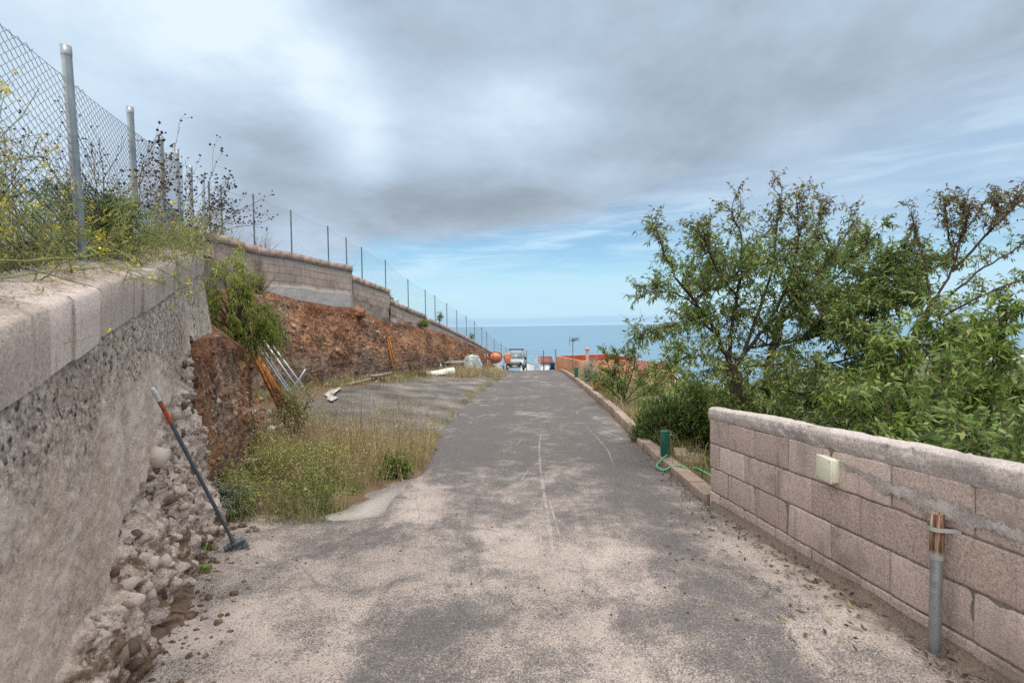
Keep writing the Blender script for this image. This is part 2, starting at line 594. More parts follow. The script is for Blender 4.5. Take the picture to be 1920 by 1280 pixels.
# ================================================================== materials of the setting
def mat_road():
    m = MT('asphalt', .92, .25)
    x, y, z = m.xyz()
    big = m.noise(.55, 9, .66, dist=.4)
    med = m.noise(2.3, 9, .70, dist=.6)
    stv = m.map((.9, .28, 1), (0, 0, .12))
    stk = m.noise(1.5, 10, .72, stv, .8)
    near = m.step(y, 8.5, 3.2)
    f = m.math('ADD', m.math('MULTIPLY', big, .95), m.math('MULTIPLY', med, .85))
    f = m.math('ADD', f, m.math('MULTIPLY', stk, .80))
    f = m.math('SUBTRACT', f, .46)
    f = m.math('ADD', f, m.math('MULTIPLY', near, .26))
    f = m.math('ADD', f, m.math('MULTIPLY', m.step(y, 10, 30), .03))
    # dust gathers along both edges, tyres keep the tracks dark
    trk = m.math('MULTIPLY', m.step(m.math('ABSOLUTE', m.math('SUBTRACT', m.math('SUBTRACT', x, m.math('MULTIPLY', y, .036)), -.75)), .5, .05), .07)
    trk2 = m.math('MULTIPLY', m.step(m.math('ABSOLUTE', m.math('SUBTRACT', m.math('SUBTRACT', x, m.math('MULTIPLY', y, .036)), 1.1)), .55, .05), .08)
    f = m.math('SUBTRACT', f, m.math('ADD', trk, trk2))
    grit = m.noise(95, 3, .7); grit2 = m.noise(240, 2, .6)
    f = m.math('ADD', f, m.math('MULTIPLY', m.math('SUBTRACT', grit, .5), .95))
    f = m.math('ADD', f, m.math('MULTIPLY', m.math('SUBTRACT', grit2, .5), .75))
    dust = m.step(f, .90, 1.20)
    dark = m.ramp(m.noise(60, 4, .7), [(.3, (.060, .054, .053)), (.7, (.14, .126, .122))])
    pale = m.ramp(m.math('ADD', m.math('MULTIPLY', m.noise(1.2, 6, .7), .6), m.math('MULTIPLY', grit, .4)), [(.33, (.24, .20, .178)), (.5, (.37, .31, .275)), (.68, (.48, .415, .37))])
    c = m.mix(m.math('MULTIPLY', dust, .92), dark, pale)
    # loose dark chippings and bare aggregate
    for sc_, lim in ((55, .80), (110, .74)):
        vc = m.n.new('ShaderNodeSeparateColor'); m.l.new(m.voro(sc_, out='Color'), vc.inputs[0])
        dot = m.math('MULTIPLY', m.step(vc.outputs[0], lim, lim + .02), m.step(m.voro(sc_), .42, .30))
        c = m.mix(m.math('MULTIPLY', dot, .75), c, m.ramp(vc.outputs[1], [(.2, (.05, .048, .05)), (.75, (.14, .125, .12)), (.9, (.30, .265, .24))]))
    # dark hairline cracks in the bound surface
    k2 = m.math('ADD', m.voro(.85, m.map((1, .7, 1), (0, 0, 1.1)), 'DISTANCE_TO_EDGE'), m.math('MULTIPLY', m.math('SUBTRACT', m.noise(14, 5, .7), .5), .035))
    c = m.mix(m.math('MULTIPLY', m.math('MULTIPLY', m.step(k2, .008, .002), m.step(m.noise(.7, 3), .52, .60)), .30), c, (.04, .036, .035))
    # dirt swept to both edges
    xe = m.math('SUBTRACT', x, m.math('MULTIPLY', y, .041))
    dirt = m.math('MULTIPLY', m.step(m.math('ADD', xe, m.math('MULTIPLY', m.math('SUBTRACT', med, .5), .8)), 1.72, 2.05), m.step(m.noise(6, 5, .7), .42, .58))
    c = m.mix(m.math('MULTIPLY', dirt, .65), c, (.105, .08, .062))
    # hairline cracks
    ck = m.voro(.62, m.map((1, .55, 1), (0, 0, .4)), 'DISTANCE_TO_EDGE')
    ckn = m.math('ADD', ck, m.math('MULTIPLY', m.math('SUBTRACT', m.noise(9, 4), .5), .03))
    crack = m.math('MULTIPLY', m.step(ckn, .011, .003), m.step(m.noise(.9, 2), .5, .62))
    c = m.mix(m.math('MULTIPLY', m.math('MULTIPLY', crack, .35), m.step(y, 6, 8)), c, (.36, .33, .31))
    m.bump(m.math('ADD', grit, grit2), .55, .006)
    return m.col(c)


def mat_ground():
    m = MT('soil', .95, .2)
    x, y, z = m.xyz()
    a = m.attr()
    n = m.noise(1.1, 6, .65); g = m.noise(38, 4, .75)
    soil = m.ramp(m.math('ADD', m.math('MULTIPLY', n, .6), m.math('MULTIPLY', g, .4)), [(.3, (.075, .048, .03)), (.52, (.15, .10, .065)), (.72, (.26, .19, .125))])
    gv = m.math('ADD', m.math('MULTIPLY', m.noise(.8, 5, .6), .5), m.math('MULTIPLY', m.noise(26, 5, .8), .6))
    grav = m.ramp(gv, [(.38, (.035, .035, .04)), (.53, (.105, .10, .10)), (.68, (.28, .245, .22))])
    tuft = m.step(m.noise(.9, 4, .7, m.map((1, 1, 1))), .52, .62)
    grav = m.mix(m.math('MULTIPLY', tuft, .55), grav, (.20, .15, .085))
    c = m.mix(a, soil, grav)
    scrub = m.ramp(m.noise(.02, 5, .7), [(.35, (.05, .065, .03)), (.6, (.12, .115, .07)), (.75, (.24, .22, .17))])
    c = m.mix(m.step(y, 60, 110), c, scrub)
    c = m.mix(m.math('MULTIPLY', m.step(x, 3.4, 5.0), .9), c, m.mix(.25, scrub, soil))
    m.bump(m.math('ADD', g, m.noise(120, 2)), .8, .015)
    return m.col(c)


def mat_bank():
    m = MT('red_earth', .95, .15)
    x, y, z = m.xyz()
    n = m.noise(.9, 5, .62, dist=.5); f = m.noise(16, 5, .72); v = m.voro(11, out='Color'); vd = m.voro(26)
    sv = m.n.new('ShaderNodeSeparateColor'); m.l.new(v, sv.inputs[0])
    t = m.math('ADD', m.math('MULTIPLY', n, .42), m.math('ADD', m.math('MULTIPLY', f, .40), m.math('MULTIPLY', sv.outputs[0], .22)))
    c = m.ramp(t, [(.34, (.05, .027, .018)), (.44, (.135, .066, .038)), (.53, (.23, .112, .060)), (.61, (.31, .165, .095)), (.74, (.44, .29, .20))])
    grey = m.ramp(t, [(.36, (.045, .038, .034)), (.52, (.14, .108, .088)), (.70, (.31, .25, .20))])
    c = m.mix(m.math('MULTIPLY', m.step(m.noise(.55, 4, .6), .50, .64), .6), c, grey)
    bv = m.math('ADD', m.attr(), m.math('MULTIPLY', m.math('SUBTRACT', m.noise(1.3, 5, .65), .5), .45))
    c = m.mix(m.math('MULTIPLY', m.step(bv, .27, .12), .7), c, m.mix(.5, grey, (.10, .066, .048)))
    c = m.mix(m.math('MULTIPLY', m.step(bv, .40, .5), .6), c, m.ramp(f, [(.3, (.09, .035, .02)), (.7, (.25, .10, .055))]))
    och = m.step(m.noise(.7, 3, .6, m.map((1, 1, 1.7))), .60, .72)
    c = m.mix(m.math('MULTIPLY', och, .40), c, (.34, .165, .06))
    c = m.mix(m.step(m.attr(), .6, .9), c, (.42, .37, .33))
    m.bump(m.math('ADD', f, m.math('MULTIPLY', vd, .8)), .9, .03)
    return m.col(c)


def mat_leftwall():
    m = MT('rough_render', .93, .2)
    a = m.attr()                      # 1 where the footing lies bare
    t = m.attr('t')                   # 0 under the coping, 1 at the ground
    sl = m.attr('s')
    x, y, z = m.xyz()
    cv_ = m.n.new('ShaderNodeCombineXYZ'); m.l.new(sl, cv_.inputs[0]); m.l.new(t, cv_.inputs[1])
    uv = cv_.outputs[0]
    stones = m.voro(38, out='Color'); sd = m.voro(38)
    sc_ = m.n.new('ShaderNodeSeparateColor'); m.l.new(stones, sc_.inputs[0])
    agg = m.ramp(sc_.outputs[0], [(.0, (.035, .038, .046)), (.30, (.075, .074, .078)), (.45, (.24, .20, .17)), (.8, (.40, .335, .285)), (1, (.52, .46, .41))])
    agg = m.mix(m.step(sd, .42, .62), agg, (.27, .215, .18))
    fine = m.noise(70, 4, .75); blot = m.noise(1.9, 5, .65); mid = m.noise(7, 5, .7)
    plast = m.ramp(m.math('ADD', m.math('MULTIPLY', blot, .5), m.math('MULTIPLY', fine, .5)), [(.36, (.26, .195, .155)), (.48, (.48, .385, .32)), (.62, (.62, .525, .455))])
    # trowel streaks, run of the float down the wall
    sc2 = m.n.new('ShaderNodeCombineXYZ'); m.l.new(m.math('ADD', m.math('MULTIPLY', t, 9.0), m.math('MULTIPLY', sl, 3.7)), sc2.inputs[0]); m.l.new(m.math('SUBTRACT', t, m.math('MULTIPLY', sl, .4)), sc2.inputs[1])
    stk = m.noise(1.0, 5, .65, sc2.outputs[0], .3)
    plast = m.mix(m.math('MULTIPLY', m.step(stk, .55, .62), .7), plast, (.56, .485, .43))
    pk = m.step(m.voro(62), .24, .12)
    plast = m.mix(m.math('MULTIPLY', m.math('MULTIPLY', pk, m.step(mid, .40, .55)), .85), plast, (.13, .115, .11))
    # where the coarse aggregate shows: a belt below the coping, then patches
    belt = m.step(m.math('ADD', t, m.math('MULTIPLY', m.math('SUBTRACT', m.noise(2.0, 6, .7), .5), 1.0)), .30, .10)
    patch = m.math('MULTIPLY', m.step(m.noise(1.5, 4, .6, m.map((1, 1, 1), (0, 0, 0))), .53, .66), .75)
    show = m.math('MAXIMUM', belt, patch)
    show = m.math('MULTIPLY', show, m.step(m.noise(20, 4, .75), .40, .56))
    c = m.mix(show, plast, agg)
    sd3 = m.n.new('ShaderNodeCombineXYZ'); m.l.new(m.math('MULTIPLY', sl, 7.0), sd3.inputs[0]); m.l.new(m.math('MULTIPLY', t, .7), sd3.inputs[1])
    drip = m.math('MULTIPLY', m.step(m.noise(1.0, 5, .65, sd3.outputs[0], .2), .56, .66), m.step(t, .75, .05))
    c = m.mix(m.math('MULTIPLY', drip, .40), c, (.11, .09, .08))
    # bare footing: pale lumpy concrete with earth clinging to it
    foot = m.ramp(m.math('ADD', m.math('MULTIPLY', mid, .55), m.math('MULTIPLY', fine, .45)), [(.36, (.16, .115, .09)), (.48, (.40, .32, .27)), (.62, (.60, .52, .46))])
    earth = m.ramp(fine, [(.3, (.09, .06, .042)), (.7, (.25, .165, .115))])
    foot = m.mix(m.step(m.math('ADD', m.noise(4.2, 6, .75), m.math('MULTIPLY', m.math('SUBTRACT', t, .75), .25)), .51, .58), foot, earth)
    c = m.mix(a, c, foot)
    h = m.math('ADD', m.math('MULTIPLY', m.math('MULTIPLY', show, m.math('SUBTRACT', .6, sd)), 1.3), m.math('MULTIPLY', fine, .6))
    m.bump(h, .9, .012)
    return m.col(c)


def mat_block(name, base, porous=1.0, var=1.0, dirt=(.16, .13, .11)):
    m = MT(name, .93, .2)
    g1 = m.noise(130, 3, .75); g2 = m.noise(55, 3, .7); big = m.noise(2.1, 5, .6)
    per = m.attr()
    b = np.array(base)
    c = m.ramp(m.math('ADD', m.math('MULTIPLY', g1, .55), m.math('MULTIPLY', g2, .45)),
               [(.36, tuple(b * .42)), (.47, tuple(b * .92)), (.62, tuple(np.minimum(b * 1.3, .8)))])
    c = m.mix(m.math('MULTIPLY', m.step(big, .50, .68), .55 * var), c, dirt)
    c = m.mix(m.math('MULTIPLY', m.math('SUBTRACT', per, .5), .45), c, tuple(np.minimum(b * 1.5, .8)))
    pv = m.n.new('ShaderNodeCombineColor')
    for q in range(3): m.l.new(m.math('ADD', m.math('MULTIPLY', per, .20 + .03 * q), .90 - .02 * q), pv.inputs[q])
    c = m.mix(1.0, c, pv.outputs[0], 'MULTIPLY')
    vs = m.noise(1.0, 4, .6, m.map((14, 14, 1.1)))
    c = m.mix(m.math('MULTIPLY', m.step(vs, .56, .70), .40 * var), c, tuple(b * .5))
    m.bump(m.math('ADD', g1, g2), .7 * porous, .006)
    return m.col(c)


def mat_farwall():
    m = MT('aged_blockwork', .93, .2)
    u = m.attr('s'); w = m.attr('t'); a = m.attr()
    cv_ = m.n.new('ShaderNodeCombineXYZ'); m.l.new(u, cv_.inputs[0]); m.l.new(w, cv_.inputs[1])
    br = m.n.new('ShaderNodeTexBrick'); m.l.new(cv_.outputs[0], br.inputs['Vector'])
    br.inputs['Scale'].default_value = 1; br.inputs['Brick Width'].default_value = .5; br.inputs['Row Height'].default_value = .25
    br.inputs['Mortar Size'].default_value = .011; br.inputs['Mortar Smooth'].default_value = .3
    br.inputs['Color1'].default_value = (.39, .30, .26, 1); br.inputs['Color2'].default_value = (.43, .34, .295, 1); br.inputs['Mortar'].default_value = (.235, .18, .155, 1)
    n = m.noise(1.1, 5, .65); f = m.noise(26, 4, .75)
    c = m.mix(m.math('MULTIPLY', m.step(m.math('ADD', m.math('MULTIPLY', n, .6), m.math('MULTIPLY', f, .4)), .44, .62), .65), br.outputs[0], (.185, .145, .125))
    vs = m.noise(1.0, 4, .6, m.map((5, 5, .7)))
    c = m.mix(m.math('MULTIPLY', m.step(vs, .55, .7), .45), c, (.13, .10, .09))
    # grey weathered belt right below the coping
    belt = m.step(m.math('ADD', w, m.math('MULTIPLY', m.math('SUBTRACT', m.noise(3.2, 4, .7), .5), .22)), .17, .10)
    c = m.mix(m.math('MULTIPLY', belt, .85), c, m.ramp(f, [(.3, (.10, .098, .095)), (.7, (.42, .38, .35))]))
    # pale mortar daubed on the lowest course (S1), raw footing elsewhere
    pl = m.ramp(f, [(.3, (.30, .275, .26)), (.7, (.52, .48, .45))])
    c = m.mix(m.step(a, .3, .7), c, pl)
    raw = m.ramp(m.math('ADD', m.math('MULTIPLY', n, .5), m.math('MULTIPLY', f, .5)), [(.35, (.12, .09, .075)), (.5, (.28, .215, .18)), (.65, (.43, .35, .30))])
    c = m.mix(m.step(a, -.3, -.7), c, raw)
    h = m.math('ADD', m.math('MULTIPLY', br.outputs['Fac'], -1.2), f)
    m.bump(h, .8, .012)
    return m.col(c)


M_ROAD, M_GROUND, M_BANK, M_LEFT, M_FARW = mat_road(), mat_ground(), mat_bank(), mat_leftwall(), mat_farwall()
M_COPE = mat_block('coping_block', (.44, .365, .325), .6, 1.0, (.24, .19, .165))
M_BLOCK = mat_block('pink_block', (.47, .375, .335), 1.4, 1.15, (.205, .168, .15))
M_MORTAR = mat_block('mortar', (.20, .165, .145), .8, .8)
M_CAP = mat_block('cast_cap', (.42, .375, .35), 1.0, .8, (.17, .155, .15))
M_PLAST = mat_block('grey_mortar', (.46, .435, .42), .6, .5, (.30, .28, .265))
M_KERB = mat_block('kerb_block', (.27, .205, .17), .8, 1.0, (.17, .125, .10))
M_FARCOPE = mat_block('far_coping', (.36, .265, .225), .6, 1.3, (.15, .10, .08))
M_PAD = mat_block('slab_concrete', (.33, .30, .275), .9, 1.0, (.30, .27, .24))

# ================================================================== ground, road, sea
def axis(lo, hi, fine, step, grow=1.18):
    a = list(np.arange(fine[0], fine[1], step)); s = step
    while a[-1] < hi: s *= grow; a.append(a[-1] + s)
    s = step; b = []
    p = fine[0]
    while p > lo: s *= grow; p -= s; b.append(p)
    return np.array(b[::-1] + a)


gx = axis(-9000, 9000, (-9, 9), .12); gy = axis(-60, 9000, (0, 40), .15)
X, Y = np.meshgrid(gx, gy, indexing='ij'); Z = G(X, Y)
P = np.stack([X, Y, Z], -1).reshape(-1, 3)
x, y = P[:, 0], P[:, 1]
onroad = (x > np.where(y < 5.1, -3.6, xl(y) - .05)) & (x < xr(y) + .1) & (y < 85) & (y > -20)
nz = fbm(P, 1.6, 4, 3) * .05 + fbm(P, 9, 2, 8) * .012
nz = np.where(np.hypot(x, y) > 90, 0, nz)
P[:, 2] += np.where(onroad, -.06, nz)
lot = sstep(y + 1.6 * fbm(P, .8, 3, 5), 9.0, 10.8) * sstep(x, xl(y) + .3, xl(y) - .1) * sstep(y, 60, 45)
lot = lot * sstep(x - np.interp(y, [8, 12, 15, 20, 26, 32, 38, 46], [-4.2, -5.6, -5.6, -4.6, -3.6, -2.6, -1.8, -.8]) + .7 * fbm(P, .9, 3, 6), -.25, .35)
g = Geo().add(P, grid_faces(len(gx), len(gy)), lot)
o = g.obj('ground', M_GROUND, smooth=True); tag(o, kind='structure')

g = Geo()
for y0, y1, dy_, left in ((-6, 4.92, .06, None), (4.92, 84, .09, 1)):
    ys = np.arange(y0, y1 + dy_ / 2, dy_); ss = np.linspace(0, 1, 60)
    pts = np.stack([np.zeros_like(ys), ys, np.zeros_like(ys)], 1)
    if left: L = xl(ys) - .22 * sstep(ys, 6.9, 6.3) + .10 * fbm(pts, 1.3, 4, 11) + .05 * fbm(pts, 5, 2, 12)
    else: L = np.full_like(ys, -3.7)
    Rr = xr(ys) + .02 + .02 * fbm(pts, 3, 2, 13)
    XX = L[:, None] * (1 - ss) + Rr[:, None] * ss; YY = np.repeat(ys[:, None], 60, 1)
    Q = np.stack([XX, YY, G(XX, YY) * 0 - hroad(YY)], -1)
    Q[..., 2] += np.where(XX < xl(YY), (G(XX, YY) + hroad(YY)), 0) + .006
    Q[..., 2] += .010 * fbm(Q.reshape(-1, 3), 1.2, 3, 14).reshape(XX.shape)
    Q[:, 0, 2] -= .04; Q[:, -1, 2] -= .04
    g.add(Q.reshape(-1, 3), grid_faces(len(ys), 60)[:, ::-1])
o = g.obj('road', M_ROAD, smooth=True); tag(o, kind='structure')


def strip(g, path, w, lift, a=.5, seed=0):
    """a ragged streak lying on the road"""
    path = np.asarray(path, float)
    t = np.linspace(0, 1, len(path)); tt = np.linspace(0, 1, max(40, len(path) * 14))
    c = np.stack([np.interp(tt, t, path[:, k]) for k in range(3)], 1)
    for k in range(3): c[3:-3, k] = np.convolve(c[:, k], np.ones(7) / 7, 'valid')
    d = unit(np.gradient(c, axis=0)); s = np.stack([d[:, 1], -d[:, 0], np.zeros(len(d))], 1)
    ww = w * (.7 + .9 * fbm(c, 6, 2, seed)) * np.minimum(1, np.minimum(tt, 1 - tt) * 9 + .1)
    V = np.stack([c - s * ww[:, None] / 2, c + s * ww[:, None] / 2], 1)
    V[..., 2] = -hroad(V[..., 1]) + lift + .010 * fbm(np.stack([V[..., 0], V[..., 1], -hroad(V[..., 1]) + .006], -1).reshape(-1, 3), 1.2, 3, 14).reshape(V.shape[:2])
    g.add(V.reshape(-1, 3), grid_faces(len(c), 2)[:, ::-1], a)


m = MT('chalky_scrape', .95, .1)
al = m.step(m.math('ADD', m.math('MULTIPLY', m.noise(60, 4, .8), .7), m.math('MULTIPLY', m.noise(5, 3), .5)), .46, .68)
m.link(m.math('MULTIPLY', al, .42), m.b.inputs['Alpha']); m.col((.50, .46, .43))
M_SCRAPE = m.m
g = Geo()
for w_, pts in ((.042, [(1015, 812), (1011, 835), (1012, 870), (1018, 915), (1026, 965), (1034, 1020), (1042, 1070)]),
                (.022, [(1016, 862), (990, 885), (965, 920)]), (.028, [(1093, 795), (1118, 820), (1140, 845), (1152, 878)]),
                (.02, [(1030, 940), (1050, 1010)]), (.018, [(1012, 990), (1018, 1060)])):
    strip(g, [gpt(*p) for p in pts], w_, .013, seed=int(pts[0][0]))
o = g.obj('road_scrapes', M_SCRAPE); tag(o, kind='structure')

# pale slab left of the road
pad = np.array([gpt(*p) for p in ((586, 972), (610, 968), (648, 958), (690, 925), (735, 907), (766, 903), (757, 918), (735, 938), (722, 960), (708, 970), (668, 976), (625, 979))])
pz = pad.copy(); pz[:, 2] += .014
n = len(pad); j = np.arange(n); g = Geo()
pd = pad.copy(); pd[:, 2] -= .05
g.add(np.concatenate([pd, pz]), [np.stack([j, (j + 1) % n, (j + 1) % n + n, j + n], 1), (np.arange(n) + n)[None, :]])
o = g.obj('concrete_slab', M_PAD); tag(o, kind='structure')

m = MT('sea_water', .32, .5)
m.b.inputs['IOR'].default_value = 1.33
w_ = m.noise(.004, 6, .6, m.map((1, 2.2, 1)))
m.bump(m.noise(.05, 6, .7, m.map((1, 1.6, 1))), .5, 3.0)
m.col(m.ramp(w_, [(.35, SEA_A), (.65, SEA_B)]))
rr = np.concatenate([[900], np.geomspace(1200, 260000, 40)]); th = np.linspace(-1.9, 1.9, 120)
RR, TH = np.meshgrid(rr, th, indexing='ij')
Q = np.stack([RR * np.sin(TH), RR * np.cos(TH), np.full_like(RR, -300.0)], -1).reshape(-1, 3)
o = Geo().add(Q, grid_faces(len(rr), len(th))[:, ::-1]).obj('sea', m.m); tag(o, kind='structure')

# ================================================================== left retaining wall
def zt(s): return .032 + np.where(s < 2.4, .222, .206) * (np.asarray(s) - 1.52) - np.where(np.asarray(s) < 2.4, 0, -.014)
def cx(s): return -.85 - .495 * np.asarray(s)
NL = np.array([.896, .444, 0]); TL = np.array([-.444, .896, 0])
left_wall = thing('retaining_wall', on(-2.4, 3.1, 0), 'long rendered retaining wall at the left of the road with a bare crumbling footing', 'wall')
S = np.arange(-.9, 6.08, .014); Vv = np.linspace(0, 1, 170)
SS, VV = np.meshgrid(S, Vv, indexing='ij')
topx = cx(SS); topz = zt(SS) - .25
toex = np.maximum(-1.026 - .403 * SS, topx + .06); toez = G(toex, SS) - .12
XX = topx + (toex - topx) * VV; ZZ = topz + (toez - topz) * VV
P = np.stack([XX, SS, ZZ], -1).reshape(-1, 3)
zb = np.interp(SS, [-.9, .6, 2.13, 3.3, 4.5, 6.1], [-1.75, -1.62, -1.22, -.70, -.18, -.12]).ravel() + .16 * fbm(P, 2.2, 4, 21) + .05 * fbm(P, 9, 2, 22)
bare = sstep(P[:, 2], zb + .02, zb - .03)
lump = np.maximum(fbm(P, 3.1, 4, 23, .55), -.35) * .15 + (1 - fbm(P, 6.5, 3, 24, .5, True) * 2.2) * .05 + fbm(P, 13, 4, 29, .6) * .045 + (.5 - fbm(P, 24, 2, 34, .5, True) * 1.6) * .018 - .05 * sstep(fbm(P, 5, 3, 33), .18, .32)
disp = (1 - bare) * (.012 * fbm(P, 3, 3, 25) + .011 * fbm(P, 22, 3, 26, .6)) + bare * (-.03 + lump + .10 * sstep(VV.ravel(), .55, 1))
P = P + NL * disp[:, None]
F = grid_faces(len(S), len(Vv))
ends = 4.72 + .14 * fbm(P, 3.5, 3, 27) + .04 * fbm(P, 14, 2, 28)
kill = (P[:, 1] > ends) & (P[:, 2] < -.10 + .10 * fbm(P, 4, 3, 30))
F = F[~kill[F].any(1)]
# the broken end gets its thickness: the same sheet again 0.22 m further back
# back sheet closes the wall so that its broken end has thickness
g = Geo(); g.add(P, F, bare)
edge_pts = P.reshape(len(S), len(Vv), 3)[-1]
keep = edge_pts[:, 2] > -.12
ep = edge_pts[keep]; ep2 = ep - NL * .26
V = np.stack([ep, ep2], 1).reshape(-1, 3); g.add(V, grid_faces(len(ep), 2), 0.0)
# underside / broken faces
used = np.zeros(len(P), bool); used[F.ravel()] = True
from collections import Counter
ed = Counter()
for a_, b_, c_, d_ in F[(P[F[:, 0], 1] > 4.3)]:
    for e in ((a_, b_), (b_, c_), (c_, d_), (d_, a_)): ed[(min(e), max(e))] += 1
bd = [e for e, k in ed.items() if k == 1 and P[e[0], 1] > 4.4]
bi = np.array(bd)
Va = P[bi[:, 0]]; Vb = P[bi[:, 1]]
q = np.stack([Va, Vb, Vb - NL * .24, Va - NL * .24], 1).reshape(-1, 3)
g.add(q, np.arange(len(q)).reshape(-1, 4), 1.0)
o = g.obj('wall_face', M_LEFT, left_wall, smooth=True)
me = o.data
tt_ = np.concatenate([VV.ravel(), np.zeros(len(me.vertices) - VV.size)]); ss_ = np.concatenate([SS.ravel(), np.zeros(len(me.vertices) - VV.size)])
for nm, arr in (('t', tt_), ('s', ss_)):
    A_ = me.attributes.new(nm, 'FLOAT', 'POINT'); A_.data.foreach_set('value', arr.astype(np.float32)[:len(me.vertices)])
# broken lumps of concrete and stone set in the bare footing
g = Geo(); ii = np.nonzero((bare > .95) & (P[:, 1] > 1.4) & (P[:, 1] < ends - .03) & (P[:, 2] > toez.ravel() + .08))[0]
for k in range(430):
    p = P[ii[rng.integers(0, len(ii))]]; r_ = min(.010 + rng.gamma(1.8, .013), .066)
    shard(g, p - NL * r_ * .5, r_ * rng.uniform(.65, 1.5, 3), rng.choice([.15, .45, .7, .85], p=[.32, .25, .28, .15]))
m = MT('broken_concrete', .95, .15)
gr = m.noise(45, 4, .75)
cb = m.ramp(m.math('ADD', m.math('MULTIPLY', m.attr(), .7), m.math('MULTIPLY', gr, .3)), [(.18, (.075, .052, .04)), (.42, (.24, .175, .14)), (.62, (.42, .345, .295)), (.85, (.56, .485, .43))])
m.bump(gr, .8, .008); M_BROK = m.col(cb)
tag(g.obj('rubble', M_BROK, left_wall), kind='stuff')
# coping blocks
g = Geo()
cuts = [-.9, -.35, .2, .72, 1.25, 1.80, 2.02, 2.33, 2.96, 3.14, 3.63, 4.10, 4.40, 4.88, 5.40, 6.08]
for k in range(len(cuts) - 1):
    s0, s1 = cuts[k] + .006, cuts[k + 1] - .006
    pr = .022 + random.uniform(-.008, .012); dzk = random.uniform(-.006, .008)
    ns = max(4, int((s1 - s0) / .04)); prof = [(pr - .004, -.262), (pr + .004, -.12), (pr + .003, -.018), (pr - .016, .0), (-.08, .022), (-.16, .055), (-.25, .078), (-.27, -.2)]
    ss = np.linspace(s0, s1, ns)
    Q = np.zeros((ns, len(prof), 3))
    for q_, (off, dz_) in enumerate(prof):
        inset = np.zeros(ns)
        Q[:, q_, 0] = cx(ss) + NL[0] * off; Q[:, q_, 1] = ss + NL[1] * off; Q[:, q_, 2] = zt(ss) + dz_ + dzk
    fl = Q.reshape(-1, 3)
    fl += NL * (.006 * fbm(fl, 6, 3, 31))[:, None]; fl[:, 2] += .008 * fbm(fl, 5, 3, 32)
    a_ = random.random()
    g.add(fl, grid_faces(ns, len(prof))[:, ::-1], a_)
    for e in (0, ns - 1):
        ring = Q[e]; idx = np.arange(len(prof))[None, :]
        g.add(ring, idx if e == 0 else idx[:, ::-1], a_)
cope = g.obj('coping', M_COPE, left_wall)
# mortar between the coping blocks
g = Geo(); ss = np.linspace(-.9, 6.07, 60); Q = np.zeros((60, 4, 3))
for q_, (off, dz_) in enumerate(((.004, -.27), (.006, -.03), (-.24, .055), (-.26, -.2))):
    Q[:, q_, 0] = cx(ss) + NL[0] * off; Q[:, q_, 1] = ss + NL[1] * off; Q[:, q_, 2] = zt(ss) + dz_
g.add(Q.reshape(-1, 3), grid_faces(60, 4)[:, ::-1])
g.obj('coping_mortar', M_KERB, left_wall)

# ================================================================== far retaining wall along the hillside
SEG = {1: (-8.2 - .2576 * 13.6, .2576), 2: (-6.4 - .192 * 20.5, .192)}


def wpt(px, py, seg=2, off=0.0):
    r_ = ray(px, py); a_, b_ = SEG[seg]
    y_ = a_ / (r_[0] - b_); p = r_ * y_
    nn = unit(np.array([1, -b_, 0])) * off
    return p + nn


